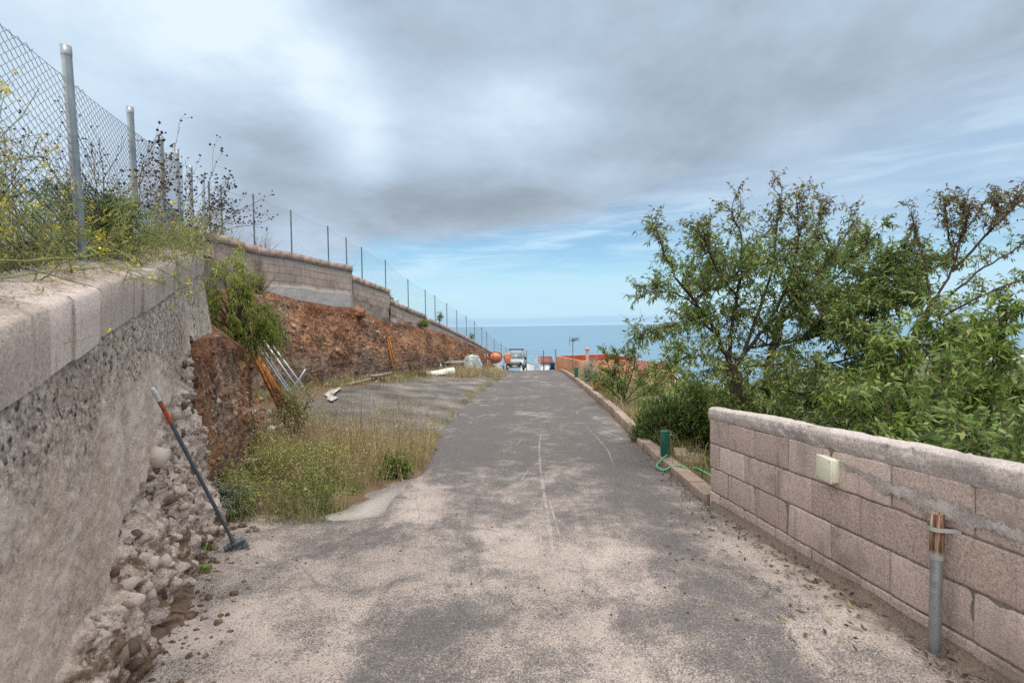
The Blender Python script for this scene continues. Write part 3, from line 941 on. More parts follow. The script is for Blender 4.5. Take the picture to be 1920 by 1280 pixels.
far_wall = thing('retaining_wall', wpt(665, 560), 'stepped block retaining wall above the red earth cut running downhill', 'wall')
tops = {1: [(340, 422), (400, 436), (409, 437.5), (480, 462), (551, 474), (600, 486), (660, 498.6)],
        2: [(664, 516), (700, 530), (732.3, 541.7)],
        3: [(733, 561), (770, 578), (800, 590)],
        4: [(800.5, 595), (840, 613), (880, 634), (905, 648), (925, 661), (936, 670)]}
lower = {1: [(340, 480), (400, 520), (500, 546), (520, 553), (560, 563), (600, 570), (630, 575), (660, 576)],
         2: [(664, 580), (680, 588), (690, 592), (710, 600), (732.3, 604)], 3: [(733, 604), (760, 608), (800, 618)],
         4: [(800.5, 618), (830, 625), (870, 640), (905, 658), (925, 668), (936, 676)]}
gw, gc = Geo(), Geo()
tS, tT = [], []
for k in (1, 2, 3, 4):
    sg = 1 if k == 1 else 2; off = {1: 0, 2: -.06, 3: -.03, 4: 0}[k]
    pt = np.array([wpt(a_, b_, sg, off) for a_, b_ in tops[k]]); pb = np.array([wpt(a_, b_, sg, off) for a_, b_ in lower[k]])
    y0, y1 = pt[0, 1], pt[-1, 1]; nu = int((y1 - y0) / .08) + 2
    yy = np.linspace(y0, y1, nu)
    A_, B_ = SEG[sg]; nrm = unit(np.array([1, -B_, 0]))
    xx = np.interp(yy, pt[:, 1], pt[:, 0]); z1 = np.interp(yy, pt[:, 1], pt[:, 2])
    z0 = np.interp(yy, pb[:, 1], pb[:, 2]) - .45
    w = np.linspace(0, 1, 34)
    ZZ = (z1 - .25)[:, None] * (1 - w) + z0[:, None] * w
    Q = np.stack([np.repeat(xx[:, None], 34, 1), np.repeat(yy[:, None], 34, 1), ZZ], -1).reshape(-1, 3)
    dep = (z1[:, None] - .25 - ZZ).ravel()
    bot = (ZZ - (z0 + .45)[:, None]).ravel()
    if k == 1:
        a_ = sstep(dep + .08 * fbm(Q, 1.5, 3, 41), .84, .90) * sstep(Q[:, 1], 15.2, 15.8) * sstep(Q[:, 1], 20.05, 19.75) - (1 - sstep(Q[:, 1], 15.0, 15.5))
    else:
        a_ = -sstep(dep + .35 * fbm(Q, .9, 4, 42), .45, .75)
    raw = np.clip(-a_, 0, 1)
    Q = Q + nrm * (.012 * fbm(Q, 2, 3, 43) + raw * .10 * fbm(Q, 1.7, 4, 44) + np.clip(a_, 0, 1) * (.03 + .012 * fbm(Q, 5, 3, 45)))[:, None]
    gw.add(Q, grid_faces(nu, 34)[:, ::-1], a_); tS.append(Q[:, 1] / unit(np.array([B_, 1]))[1]); tT.append(dep)
    # return face at the step
    e = Q.reshape(nu, 34, 3)[-1]; V = np.stack([e, e - nrm * .3], 1).reshape(-1, 3)
    gw.add(V, grid_faces(34, 2), 0.0); tS.append(np.zeros(len(V))); tT.append(np.full(len(V), .4))
    # coping: blocks on end, one after the other
    step_ = .50
    s_ = y0
    while s_ < y1 - .02:
        e_ = min(s_ + step_ - .008, y1)
        za, zb_ = np.interp([s_, e_], pt[:, 1], pt[:, 2]); xa, xb = np.interp([s_, e_], pt[:, 1], pt[:, 0])
        pr = .022 + random.uniform(-.004, .004); dz_ = random.uniform(-.003, .003)
        f0 = np.array([xa, s_, 0]) + nrm * pr; f1 = np.array([xb, e_, 0]) + nrm * pr; b0 = f0 - nrm * .27; b1 = f1 - nrm * .27
        up = lambda p, z: p + np.array([0, 0, z])
        hexa(gc, [up(f0, za - .245), up(f1, zb_ - .245), up(b1, zb_ - .245), up(b0, za - .245), up(f0, za + dz_), up(f1, zb_ + dz_), up(b1, zb_ + dz_), up(b0, za + dz_)], random.random())
        s_ += step_
o = gw.obj('wall_face', M_FARW, far_wall, smooth=True)
for nm, arr in (('t', tT), ('s', tS)):
    A_ = o.data.attributes.new(nm, 'FLOAT', 'POINT'); A_.data.foreach_set('value', np.concatenate(arr).astype(np.float32))
gc.obj('coping', M_FARCOPE, far_wall)

# ================================================================== cut bank of red earth
bs = [((-3.15, 4.2), (-3.35, 4.2, -.3)), ((-2.97, 4.72), (-3.14, 4.72, -.16)), ((-3.04, 5.0), (-3.26, 5.0, -.10)), ((-3.5, 6.2), (-3.62, 6.1, -.08)),
      ((-3.85, 7.3), (-4.02, 7.3, -.27)), ((-4.15, 8.0), (-4.45, 8.1, -.3)), ((-4.8, 8.9), (-5.4, 9.2, -.05)), ((-5.9, 10.2), (-6.6, 10.7, .35)), ((-6.8, 12.3), (-7.95, 13.0, 1.05))]
bl = lower[1][2:] + lower[2] + lower[3] + lower[4]
foot = np.array([(-6.9, 12.3), (-6.85, 14.5), (-6.4, 17), (-5.55, 20.3), (-4.5, 26), (-3.45, 32), (-2.5, 38), (-1.6, 46), (-1.3, 50)])
for i_, (a_, b_) in enumerate(bl):
    sg = 1 if i_ < len(lower[1]) - 2 else 2
    p = wpt(a_, b_, sg, .05)
    fy = p[1] - .55; fx = np.interp(fy, foot[:, 1], foot[:, 0])
    if fy < 46: bs.append(((fx, fy), tuple(p)))
bb = np.array([(*b_, float(G(*b_)) - .15) for b_, _ in bs]); bt = np.array([t_ for _, t_ in bs])
seglen = np.r_[0, np.cumsum(np.linalg.norm(np.diff(bb[:, :2], axis=0), axis=1) + 1e-3)]
us = [0.]
while us[-1] < seglen[-1]:
    yv = np.interp(us[-1], seglen, bb[:, 1]); us.append(us[-1] + .0042 * max(yv, 5))
us = np.array(us); nv = 130
B = np.stack([np.interp(us, seglen, bb[:, k]) for k in range(3)], 1); T = np.stack([np.interp(us, seglen, bt[:, k]) for k in range(3)], 1)
v = np.linspace(0, 1, nv)
prof = v ** 1.0
hor = .55 * v + .45 * v ** 2.4
Q = np.empty((len(us), nv, 3))
Q[..., :2] = B[:, None, :2] + (T - B)[:, None, :2] * hor[None, :, None]
Q[..., 2] = B[:, None, 2] + (T - B)[:, None, 2] * prof[None]
d = np.gradient(B[:, :2], axis=0); nrm = unit(np.stack([d[:, 1], -d[:, 0], np.zeros(len(d))], 1))
fl = Q.reshape(-1, 3); fade = (sstep(1 - v, 0, .10) * .85 + .15)[None, :].repeat(len(us), 0).ravel()
dd = .26 * fbm(fl, .75, 3, 51) + .09 * fbm(fl * np.array([1, 1, .6]), 2.4, 4, 52) + .045 * (.5 - fbm(fl, 6, 3, 53, .55, True) * 1.6) + .022 * fbm(fl, 20, 3, 54)
near_k = sstep(fl[:, 1], 4.3, 6.0)
fl = fl + np.repeat(nrm, nv, 0) * (dd * fade * (.35 + .65 * near_k))[:, None]
fl[:, 2] += .05 * fbm(fl, 3, 3, 55) * fade
g = Geo(); g.add(fl, grid_faces(len(us), nv)[:, ::-1], np.tile(v * .5, len(us)))
# loose shelf of earth from the promontory back to the wall
T2 = np.stack([np.interp(us, seglen, np.r_[np.full(9, -8.0), bt[9:, 0]]), np.interp(us, seglen, np.r_[np.linspace(9.5, 13.4, 9), bt[9:, 1] + .1]), np.interp(us, seglen, np.r_[np.full(9, 1.1), bt[9:, 2]])], 1)
msk = B[:, 1] < 13; tp = fl.reshape(len(us), nv, 3)[:, -1][msk]; t2 = T2[msk]
ww = np.linspace(0, 1, 40); Qs = tp[:, None] * (1 - ww[None, :, None]) + t2[:, None] * ww[None, :, None]
fs = Qs.reshape(-1, 3); fs[:, 2] += .08 * fbm(fs, 1.5, 4, 57) * np.tile(np.minimum(1, ww * 6), len(tp))
g.add(fs, grid_faces(len(tp), 40)[:, ::-1], .3)
# stones sticking out of the face and fallen to its foot
fq = fl.reshape(len(us), nv, 3); nn_ = 0
for k in range(420):
    i_ = rng.integers(0, len(us)); j_ = int(nv * rng.uniform(.08, .97)); p = fq[i_, j_]
    r_ = rng.gamma(2.0, .016) + .010; r_ = min(r_, .11) * (.45 if p[1] < 9 else 1)
    rock(g, p, r_ * rng.uniform(.7, 1.3, 3), int(k), rng.choice([.2, .3, .4, .75, .95], p=[.3, .25, .2, .15, .1]))
for k in range(420):
    i_ = rng.integers(0, len(us)); p = B[i_] + nrm[i_] * abs(rng.normal()) * .3
    r_ = min(rng.gamma(2.0, .016) + .01, .09) * (.5 if p[1] < 9 else 1)
    p = on(p[0], p[1], r_ * .3); rock(g, p, r_ * rng.uniform(.7, 1.3, 3), int(k + 1000), rng.choice([.2, .4, .8]))
o = g.obj('earth_bank', M_BANK); tag(o, kind='structure')
BANK_Q, BANK_N = fq, nrm
g = Geo(); rock(g, wpt(668, 586, 2, .06), (.34, .34, .22), 5, .3, ico=ICO3, amp=.5)
M_BOULD = simple('red_rock', (.30, .14, .085), .95, .1, var=.4, scale=5, bump=.6)
tag(g.obj('boulder', M_BOULD), 'reddish boulder lodged under the corner of the stepped wall', 'boulder')

# terrace behind the walls
pl = [(cx(s_) + NL[0] * -.2, s_ + NL[1] * -.2, float(zt(s_)) + .05) for s_ in (-.9, 1, 2.4, 4, 6.05)]
pl += [(-7.9, 13.0, 1.9)] + [tuple(wpt(a_, b_ + 2, 1, -.2)) for a_, b_ in tops[1][2:]] + [tuple(wpt(a_, b_ + 2, 2, -.2)) for a_, b_ in tops[2] + tops[3] + tops[4]]
pl = np.array(pl); offs = np.array([0, .5, 2, 6, 14, 30])
Q = pl[:, None, :] + offs[None, :, None] * np.array([-1, .0, -.02])
Q[:, 1:, 2] += .05 * rng.normal(size=Q[:, 1:, 2].shape)
o = Geo().add(Q.reshape(-1, 3), grid_faces(len(pl), len(offs))).obj('terrace_soil', M_GROUND, smooth=True); tag(o, kind='structure')

# ================================================================== block wall on the right
def rx(y): return 2.15 + (5.26 - np.asarray(y)) * .033
def rzc(y): return -1.045 + (5.26 - np.asarray(y)) * .0815        # underside of the cap
right_wall = thing('block_wall', on(2.2, 3.5), 'low wall of pinkish hollow blocks with a rough cast cap at the right', 'wall')
g = Geo(); J1 = [5.26, 4.86, 4.355, 3.85, 3.345, 2.84, 2.335, 1.83, 1.325, .82, .315, -.19, -.7]; J2 = [5.26, 5.04, 4.53, 4.03, 3.56, 3.075, 2.57, 2.065, 1.56, 1.05, .55, .04, -.45, -.7]
N2 = 14
for c_ in range(5):
    J = J1 if c_ % 2 == 0 else J2
    for k in range(len(J) - 1):
        ya, yb = J[k] - random.uniform(.001, .005), J[k + 1] + random.uniform(.001, .005)
        pr = random.uniform(-.004, .004); a_ = random.random()
        yy = np.linspace(ya, yb, N2)
        zt_ = rzc(yy) - c_ * .26 - .003; zb_ = zt_ - .254
        if (zb_ < G(2.0, yy) - .3).all(): continue
        jit = .004 * rng.normal(size=2)
        Q = np.zeros((N2, 6, 3))
        for q_, (off, fz) in enumerate(((-.004, 1.0), (.004, .985), (.006, .93), (.006, .07), (.004, .015), (-.004, 0.0))):
            Q[:, q_, 0] = rx(yy) - off - pr + .0; Q[:, q_, 1] = yy; Q[:, q_, 2] = zb_ + (zt_ - zb_) * fz
        fl = Q.reshape(-1, 3); ed_ = 1.0
        fl[:, 0] += .007 * fbm(fl, 9, 3, 61 + c_); fl[:, 2] += .006 * fbm(fl, 9, 3, 71)
        Q = fl.reshape(N2, 6, 3); Q[0, :, 0] += .006; Q[-1, :, 0] += .006
        g.add(Q.reshape(-1, 3), grid_faces(N2, 6), a_)
        for e in (0, N2 - 1):
            V = np.stack([Q[e], Q[e] + np.array([.03, 0, 0])], 1).reshape(-1, 3)
            g.add(V, grid_faces(6, 2) if e == 0 else grid_faces(6, 2)[:, ::-1], a_)
g.obj('blocks', M_BLOCK, right_wall)
g = Geo(); yy = np.linspace(5.262, -.7, 120); Q = np.zeros((120, 40, 3)); w = np.linspace(0, 1, 40)
Q[..., 0] = rx(yy)[:, None] + .004; Q[..., 1] = yy[:, None]; Q[..., 2] = rzc(yy)[:, None] * (1 - w) + (G(2, yy) - .4)[:, None] * w
fl = Q.reshape(-1, 3); fl[:, 0] -= np.maximum(-.006, .016 * fbm(fl, 2.6, 4, 81)) 
g.add(fl, grid_faces(120, 40))
# back and end faces
Qb = Q.copy(); Qb[..., 0] += .19
g.add(Qb.reshape(-1, 3), grid_faces(120, 40)[:, ::-1])
V = np.stack([Q[0], Qb[0]], 1).reshape(-1, 3); g.add(V, grid_faces(40, 2))
g.obj('mortar_core', M_MORTAR, right_wall, smooth=True)
g = Geo(); yy = np.linspace(5.275, -.7, 420)
prof = [(-.004, -.002), (-.014, .03), (-.016, .075), (-.006, .115), (.02, .130), (.06, .134), (.12, .126), (.19, .116), (.215, .085), (.215, .0)]
Q = np.zeros((len(yy), len(prof), 3))
for q_, (ox, oz) in enumerate(prof):
    Q[:, q_, 0] = rx(yy) + ox; Q[:, q_, 1] = yy; Q[:, q_, 2] = rzc(yy) + oz
# extra rings between the profile points
Qr = np.repeat(Q, 3, 1)[:, :-2]
for q_ in range(len(prof) - 1):
    for k in (1, 2): Qr[:, q_ * 3 + k] = Q[:, q_] * (1 - k / 3) + Q[:, q_ + 1] * k / 3
fl = Qr.reshape(-1, 3); dn = .008 * fbm(fl, 3.5, 4, 82) + .008 * fbm(fl, 16, 3, 83) - .016 * sstep(fbm(fl, 10, 3, 84), .25, .5)
oy = fl[:, 0] < (rx(fl[:, 1]) + .03)
fl[:, 0] -= np.where(oy, dn, 0); fl[:, 2] += np.where(oy, dn * .3, dn)
fl[:, 2] += .012 * fbm(fl * np.array([0, 1, 0]), 1.4, 3, 85)
g.add(fl, grid_faces(len(yy), Qr.shape[1]), .5)
ring = Qr[0]; g.add(ring, np.arange(len(ring))[None, ::-1], .5)
g.obj('cap', M_CAP, right_wall, smooth=True)
# grey mortar smeared along the first joint
m = MT('mortar_skim', .93, .2)
e_ = m.math('ADD', m.math('SUBTRACT', 1.0, m.attr()), m.math('MULTIPLY', m.math('SUBTRACT', m.noise(17, 6, .75), .5), 2.2))
m.link(m.step(e_, .30, .55), m.b.inputs['Alpha'])
m.bump(m.noise(70, 4, .7), .8, .008)
m.col(m.ramp(m.math('ADD', m.math('MULTIPLY', m.noise(60, 4, .75), .5), m.math('MULTIPLY', m.noise(6, 4, .7), .5)), [(.36, (.22, .195, .18)), (.5, (.38, .34, .32)), (.64, (.49, .45, .43))]))
M_SKIM = m.m
g = Geo(); yy = np.linspace(3.30, -.6, 180)
pts = np.stack([np.zeros_like(yy), yy, np.zeros_like(yy)], 1)
zc_ = rzc(yy) - np.interp(yy, [-.6, 2.1, 2.6, 3.0, 3.3], [.17, .165, .15, .12, .085]) + .022 * fbm(pts, 2.5, 3, 86)
hw = np.interp(yy, [-.6, 1.0, 2.1, 2.7, 3.1, 3.3], [.075, .08, .070, .072, .06, .03]) * (1 + .8 * fbm(pts, 5, 3, 87))
w = np.linspace(-1, 1, 14); Q = np.zeros((180, 14, 3))
Q[..., 1] = yy[:, None]; Q[..., 2] = zc_[:, None] + hw[:, None] * w
Q[..., 0] = (rx(yy) - .011)[:, None] - .003 * (1 - np.abs(w) ** 5)
fl = Q.reshape(-1, 3); fl[:, 0] -= .010 * fbm(fl, 14, 3, 88) * np.tile(1 - np.abs(w) ** 4, 180); fl[:, 2] += .03 * fbm(fl, 11, 3, 89)
g.add(fl, grid_faces(180, 14)[:, ::-1])
g.A[-1] = np.tile(np.abs(w), 180); g.obj('mortar_smear', M_SKIM, right_wall, smooth=True)
g = Geo(); w = np.linspace(0, 1, 16); yy = np.linspace(5.2, -.7, 200)
Q = np.zeros((200, 16, 3)); Q[..., 1] = yy[:, None]
Q[..., 0] = rx(yy)[:, None] - .010 - .040 * w ** 1.5; Q[..., 2] = (-hroad(yy) + .070)[:, None] * (1 - w) + (-hroad(yy) - .02)[:, None] * w
fl = Q.reshape(-1, 3); fl[:, 0] += .016 * fbm(fl, 2.5, 4, 90) + .006 * fbm(fl, 14, 2, 94); fl[:, 2] += .03 * fbm(fl * np.array([1, 1, 0]), 1.6, 3, 95)
g.add(fl, grid_faces(200, 16))
M_FOOT = mat_block('stained_footing', (.20, .155, .125), .9, 1.0, (.11, .09, .075))
g.obj('footing', M_FOOT, right_wall, smooth=True)

# ================================================================== kerbs
def kerb(name, label, path, w, h, bl, sink=.15, seed=0):
    root = thing(name, path[0], label, 'kerb')
    g = Geo(); path = np.asarray(path, float)
    d_ = np.r_[0, np.cumsum(np.linalg.norm(np.diff(path, axis=0), axis=1))]
    s_ = 0
    ev = lambda q: np.array([np.interp(q, d_, path[:, k]) for k in range(3)])
    while s_ < d_[-1] - .1:
        e_ = min(s_ + bl, d_[-1]); a_, b_ = ev(s_ + .006), ev(e_ - .006)
        dr = unit(b_ - a_); sd = np.array([dr[1], -dr[0], 0])
        j0 = np.array([0, 0, random.uniform(-.008, .008)]) + sd * random.uniform(-.008, .008)
        a_ = a_ + j0; b_ = b_ + j0; Zz = np.array([0, 0, 1.])
        hexa(g, [a_ - Zz * sink, a_ + sd * w - Zz * sink, b_ + sd * w - Zz * sink, b_ - Zz * sink,
                 a_ + Zz * h + sd * .008, a_ + sd * w + Zz * h, b_ + sd * w + Zz * h, b_ + Zz * h + sd * .008], random.random())
        s_ = e_
    o_ = g.obj('kerb_blocks', M_KERB, root, bevel=.012)
    return root


K_Y = np.array([9.3, 11, 13.5, 16, 18.4, 21, 24.5, 28, 31, 34, 36.5])
kerb('kerb', 'long curved kerb of concrete blocks along the right edge of the road', [on(float(xr(q)) - .02, q) * [1, 1, 0] + [0, 0, -float(hroad(q))] for q in K_Y], .19, .19, .5)
kerb('kerb', 'short low kerb of blocks beside the green tap post', [np.array([float(xr(q)) - .05, q, -float(hroad(q))]) for q in (5.34, 6.2, 7.2, 8.2, 9.0)], .21, .105, .52)
# ================================================================== chain-link fences
M_WIRE = simple('galvanised_wire', (.17, .175, .18), .5, .5, .6, .3, 3)
M_GREENW = simple('green_coated_wire', (.03, .13, .085), .5, .5, 0, .3, 3)
M_GALV = simple('galvanised_steel', (.30, .33, .345), .45, .5, .7, .22, 9, .1)
M_POSTG = simple('dull_steel_post', (.13, .145, .165), .55, .5, .4, .3, 5)


def chainlink(g, P0, U, length, base, height, cell, r, nrm, bulge=0.0, sides=3, zup=None):
    """woven zigzag wires along P0 + U*s; base(s) and height(s) give the lower and upper edge"""
    n = int(length / cell)
    hmax = max(float(height(q)) for q in np.linspace(0, length, 20)); m_ = int(hmax / (cell / 2)) + 1
    ang = np.arange(sides) * 2 * math.pi / sides
    k = np.arange(n)[:, None]; j = np.arange(m_)[None, :]
    s = (k + .5) * cell + np.where(((j + k) % 2) == 0, -.52, .52) * cell
    zz = base(s) + j * cell / 2
    ok = (j * cell / 2 <= height((k + .5) * cell))
    C = np.asarray(P0)[None, None] + np.asarray(U)[None, None] * s[..., None]
    C = C + np.asarray(nrm)[None, None] * (np.where((j + k) % 2 == 0, r, -r)[..., None] + bulge * fbm(np.stack([s, zz, s * 0], -1).reshape(-1, 3), .9, 2, 91).reshape(s.shape)[..., None])
    C[..., 2] = zz
    ring = np.cos(ang)[:, None] * np.asarray(U) + np.sin(ang)[:, None] * np.asarray(nrm)
    V = C[:, :, None, :] + r * ring[None, None]
    jj = np.arange(sides); jn = (jj + 1) % sides
    seg = ok[:, 1:] & ok[:, :-1]
    kk, mm = np.nonzero(seg)
    b0 = (kk * m_ + mm) * sides; b1 = b0 + sides
    F = np.stack([b0[:, None] + jj, b0[:, None] + jn, b1[:, None] + jn, b1[:, None] + jj], -1).reshape(-1, 4)
    g.add(V.reshape(-1, 3), F)


def fence_post(parent, p0, p1, r, mat, cap=True):
    g = Geo(); p0 = np.asarray(p0, float); p1 = np.asarray(p1, float); d = unit(p1 - p0)
    tube(g, [p0, p0 + (p1 - p0) * .5, p1], r, 10)
    if cap: lathe(g, p1, [(r * 1.06, -.05), (r * 1.06, .0), (r * .86, .0), (r * .86, -.05)], 12, d)
    return g.obj('post', mat, parent, smooth=False)


FO = -.225                                   # fence stands at the back edge of the coping
def fpt(s, dz=0.0): return np.array([cx(s) + NL[0] * FO, s + NL[1] * FO, float(zt(s)) + .085 + dz])
near_fence = thing('chain_link_fence', fpt(2.4), 'chain link fence on the left wall coping, its lower half green', 'fence')
px_posts = [(118, 85, 150, 495), (240, 200, 252, 380), (298, 255, 306, 380), (329, 283, 333, 400), (355, 310, 358, 410), (379, 322, 381, 420)]
a0 = cx(0) + NL[0] * FO + .495 * NL[1] * FO  # fence line X = a0 - .495*Y
for k, (tx, ty, bx, by) in enumerate(px_posts):
    r_ = ray(tx, ty); yt = a0 / (r_[0] + .495); top = r_ * yt
    r_ = ray(bx, by); yb = a0 / (r_[0] + .495)
    bz = float(zt(yb - NL[1] * FO)) + .05
    bot = np.array([a0 - .495 * yb, yb, bz])
    fence_post(near_fence, bot + NL * .012, top + NL * .012, .0245, M_GALV)
bot = fpt(.9); fence_post(near_fence, bot, bot + [0, 0, 1.02], .0245, M_GALV)
P0 = np.array([cx(-.3) + NL[0] * FO, -.3 + NL[1] * FO, 0]); sc_y = TL[1]
f_b = lambda q: zt(-.3 + np.asarray(q) * sc_y) + .06
f_h = lambda q: np.interp(q, [0, 2.4, 3.0, 4.0, 5.0, 6.0, 7.2], [1.05, 1.085, 1.06, 1.03, 1.02, 1.02, 1.05])
g = Geo(); chainlink(g, P0, TL, 7.7, f_b, f_h, .045, .00155, NL, .02)
g.obj('wire_mesh', M_WIRE, near_fence)
g = Geo(); chainlink(g, P0 - NL * .012, TL, 7.7, lambda q: f_b(q) - .02, lambda q: .47 + 0 * np.asarray(q), .034, .0019, NL, .02)
g.obj('green_mesh', M_GREENW, near_fence)
g = Geo(); qs = np.linspace(0, 7.7, 60)
for hh in (.985, .5):
    tube(g, np.stack([P0[0] + TL[0] * qs, P0[1] + TL[1] * qs, f_b(qs) + f_h(qs) * hh], 1), .0017, 4)
g.obj('tension_wire', M_WIRE, near_fence)

far_fence = thing('chain_link_fence', wpt(760, 560, 2, -.12), 'long chain link fence with dark posts along the top of the stepped wall', 'fence')
fp = [(398, 339, 1), (421, 350, 1), (481, 363, 1), (551, 393, 1), (620, 423, 1), (654, 445, 1), (683, 463, 2), (727, 487, 2), (769, 523, 2), (801, 543, 2), (819, 553, 2), (841, 568, 2),
      (859.5, 581, 2), (877, 592, 2), (892.5, 602, 2), (906, 613, 2), (915, 621, 2), (929, 635, 2), (942, 643, 2), (952, 652, 2)]
topline = [p for k in (1, 2, 3, 4) for p in tops[k]]
tl = {1: np.array([wpt(a_, b_, 1, 0) for a_, b_ in tops[1]]), 2: np.array([wpt(a_, b_, 2, 0) for k in (2, 3, 4) for a_, b_ in tops[k]])}
FP = []
for a_, b_, sg in fp:
    p = wpt(a_, b_, sg, -.13)
    base = np.interp(p[1], tl[sg][:, 1], tl[sg][:, 2])
    base = min(base, p[2] - .9)
    FP.append((p, base - .1))
    fence_post(far_fence, [p[0], p[1], base - .1], p, .024, M_POSTG, False)
g = Geo(); gt = Geo()
for k in range(len(FP) - 1):
    (p, b0), (q, b1) = FP[k], FP[k + 1]
    d = q - p; d[2] = 0; L = np.linalg.norm(d); U = d / L; nn = np.array([U[1], -U[0], 0])
    bf = lambda s_, b0=b0, b1=b1, L=L: b0 + (b1 - b0) * np.asarray(s_) / L + .05
    hf = lambda s_, p=p, q=q, b0=b0, b1=b1, L=L: (p[2] - b0) * (1 - np.asarray(s_) / L) + (q[2] - b1) * np.asarray(s_) / L - .10 - .06 * np.sin(np.pi * np.asarray(s_) / L)
    cell = .055 if p[1] < 24 else .075
    chainlink(g, [p[0], p[1], 0], U, L, bf, hf, cell, .0013, nn, .0)
    ss = np.linspace(0, L, 12)
    tube(gt, np.stack([p[0] + U[0] * ss, p[1] + U[1] * ss, bf(ss) + hf(ss)], 1), .0028, 4)
g.obj('wire_mesh', M_WIRE, far_fence); gt.obj('tension_wire', M_WIRE, far_fence)

# ================================================================== push broom leaning on the left wall
M_BLUEGREY = simple('blue_grey_paint', (.085, .115, .15), .4, .5, .1, .25, 18)
M_ORANGEP = simple('orange_band', (.50, .085, .03), .5, .4, 0, .3, 30)
M_WHITEP = simple('white_grip', (.62, .62, .60), .55, .4, 0, .2, 20)
M_HEADG = simple('grey_plastic', (.10, .115, .135), .5, .4, 0, .2, 25)
M_BRIST = simple('pale_green_bristles', (.33, .43, .37), .8, .2, 0, .35, 60, .8)
hd = gpt(440, 1035); y_h = hd[1]
b_p = at(437, 1030, y_h - .02); b_p[2] = max(b_p[2], float(G(b_p[0], b_p[1])) + .10)
rr_ = ray(286, 727); lo_, hi_ = 1.5, 5.0
# the tip touches the wall plane where the wall stands at that height
ys_ = np.linspace(2, 5, 400); best = None
for q in ys_:
    p = rr_ * q; tv = np.clip((zt(q) - .25 - p[2]) / (zt(q) - .25 - float(G(-2.3, q))), 0, 1)
    wx = cx(q) + tv * (max(-1.026 - .403 * q, cx(q) + .06) - cx(q))
    if best is None and p[0] <= wx + .05: best = q
tip = rr_ * (best or 3.0)
broom = thing('push_broom', on(hd[0], hd[1]), 'grey broom with orange bands and white tip leaning on the left wall', 'broom')
def bpt(t): return tip * (1 - t) + b_p * t
g = Geo(); tube(g, [bpt(t) for t in np.linspace(.185, 1, 8)], .0135, 10); g.obj('handle', M_BLUEGREY, broom, smooth=True)
g = Geo(); tube(g, [bpt(t) for t in (0, .01, .02, .065)], [.008, .0125, .0135, .0135], 10); tag(g.obj('handle_tip', M_WHITEP, broom, smooth=True), 'white tip of the handle')
for t0, t1 in ((.078, .105), (.115, .185)):
    g = Geo(); tube(g, [bpt(t0), bpt(t1)], .0139, 10); tag(g.obj('band', M_ORANGEP, broom, smooth=True), 'orange band round the handle')
for t0, t1 in ((.065, .078), (.105, .115)):
    g = Geo(); tube(g, [bpt(t0), bpt(t1)], .0137, 10); g.obj('collar', M_BLUEGREY, broom)
ax_ = unit(b_p - tip); hx = unit(at(455, 1024, y_h) - at(420, 1063, y_h - .03)); hx = unit(hx - ax_ * hx.dot(ax_)); hy = np.cross(ax_, hx)
g = Geo(); c_ = b_p + ax_ * .015
tube(g, [b_p - ax_ * .06, b_p + ax_ * .02], [.017, .022], 10)
Mh = np.stack([hx, hy, ax_], 1)
for q in range(5):
    f_ = (q - 2) / 2
    box(g, c_ + hx * f_ * .062 + ax_ * (.022 + .012 * abs(f_)), (.034, .05 - .008 * abs(f_), .045), M=Mh)
g.obj('head', M_HEADG, broom, bevel=.006)
g = Geo(); n_ = 1500
ux = rng.uniform(-.075, .075, n_); uy = rng.uniform(-.02, .02, n_)
Pb = c_ + hx * ux[:, None] + hy * uy[:, None] + ax_ * .04
dirs = ax_ + hx * (ux * 3 + .05 * rng.normal(size=n_))[:, None] + hy * (uy * 8 + .08 * rng.normal(size=n_))[:, None]
leaves(g, Pb, dirs, rng.uniform(.055, .08, n_), .006, rng.random(n_), droop=.05)
g.obj('bristles', M_BRIST, broom)

# ================================================================== things on the right wall
M_CREAM = simple('cream_plastic', (.60, .585, .47), .4, .5, 0, .05, 8)
def wall_pt(px, py, off=0):
    r_ = ray(px, py); y_ = (2.15 + 5.26 * .033) / (r_[0] + .033); p = r_ * y_; p[0] -= off; return p
c0 = wall_pt(1563, 874); c1 = wall_pt(1580, 879)
jb = thing('junction_box', c0, 'cream square junction box fixed to the pinkish block wall', 'electrical box')
ctr = wall_pt(1556, 872) * .5 + wall_pt(1574, 878) * .5
by0, by1 = wall_pt(1548, 870)[1], wall_pt(1577, 870)[1]
cz = (wall_pt(1548, 851)[2] + wall_pt(1548, 893)[2]) / 2; hz_ = abs(wall_pt(1548, 851)[2] - wall_pt(1548, 893)[2])
cy = (by0 + by1) / 2; wy = abs(by0 - by1)
g = Geo(); box(g, (float(rx(cy)) - .028, cy, cz), (.056, wy, hz_)); g.obj('box_body', M_CREAM, jb, bevel=.006)
g = Geo(); box(g, (float(rx(cy)) - .062, cy, cz), (.014, wy + .008, hz_ + .008)); g.obj('lid', M_CREAM, jb, bevel=.005)
g = Geo()
for sy_ in (-1, 1):
    for sz_ in (-1, 1): lathe(g, (float(rx(cy)) - .069, cy + sy_ * wy * .4, cz + sz_ * hz_ * .4), [(.001, .003), (.006, .002), (.007, -.002)], 10, (-1, 0, 0))
tag(g.obj('screws', simple('screw_grey', (.35, .35, .33), .4), jb), kind='stuff')

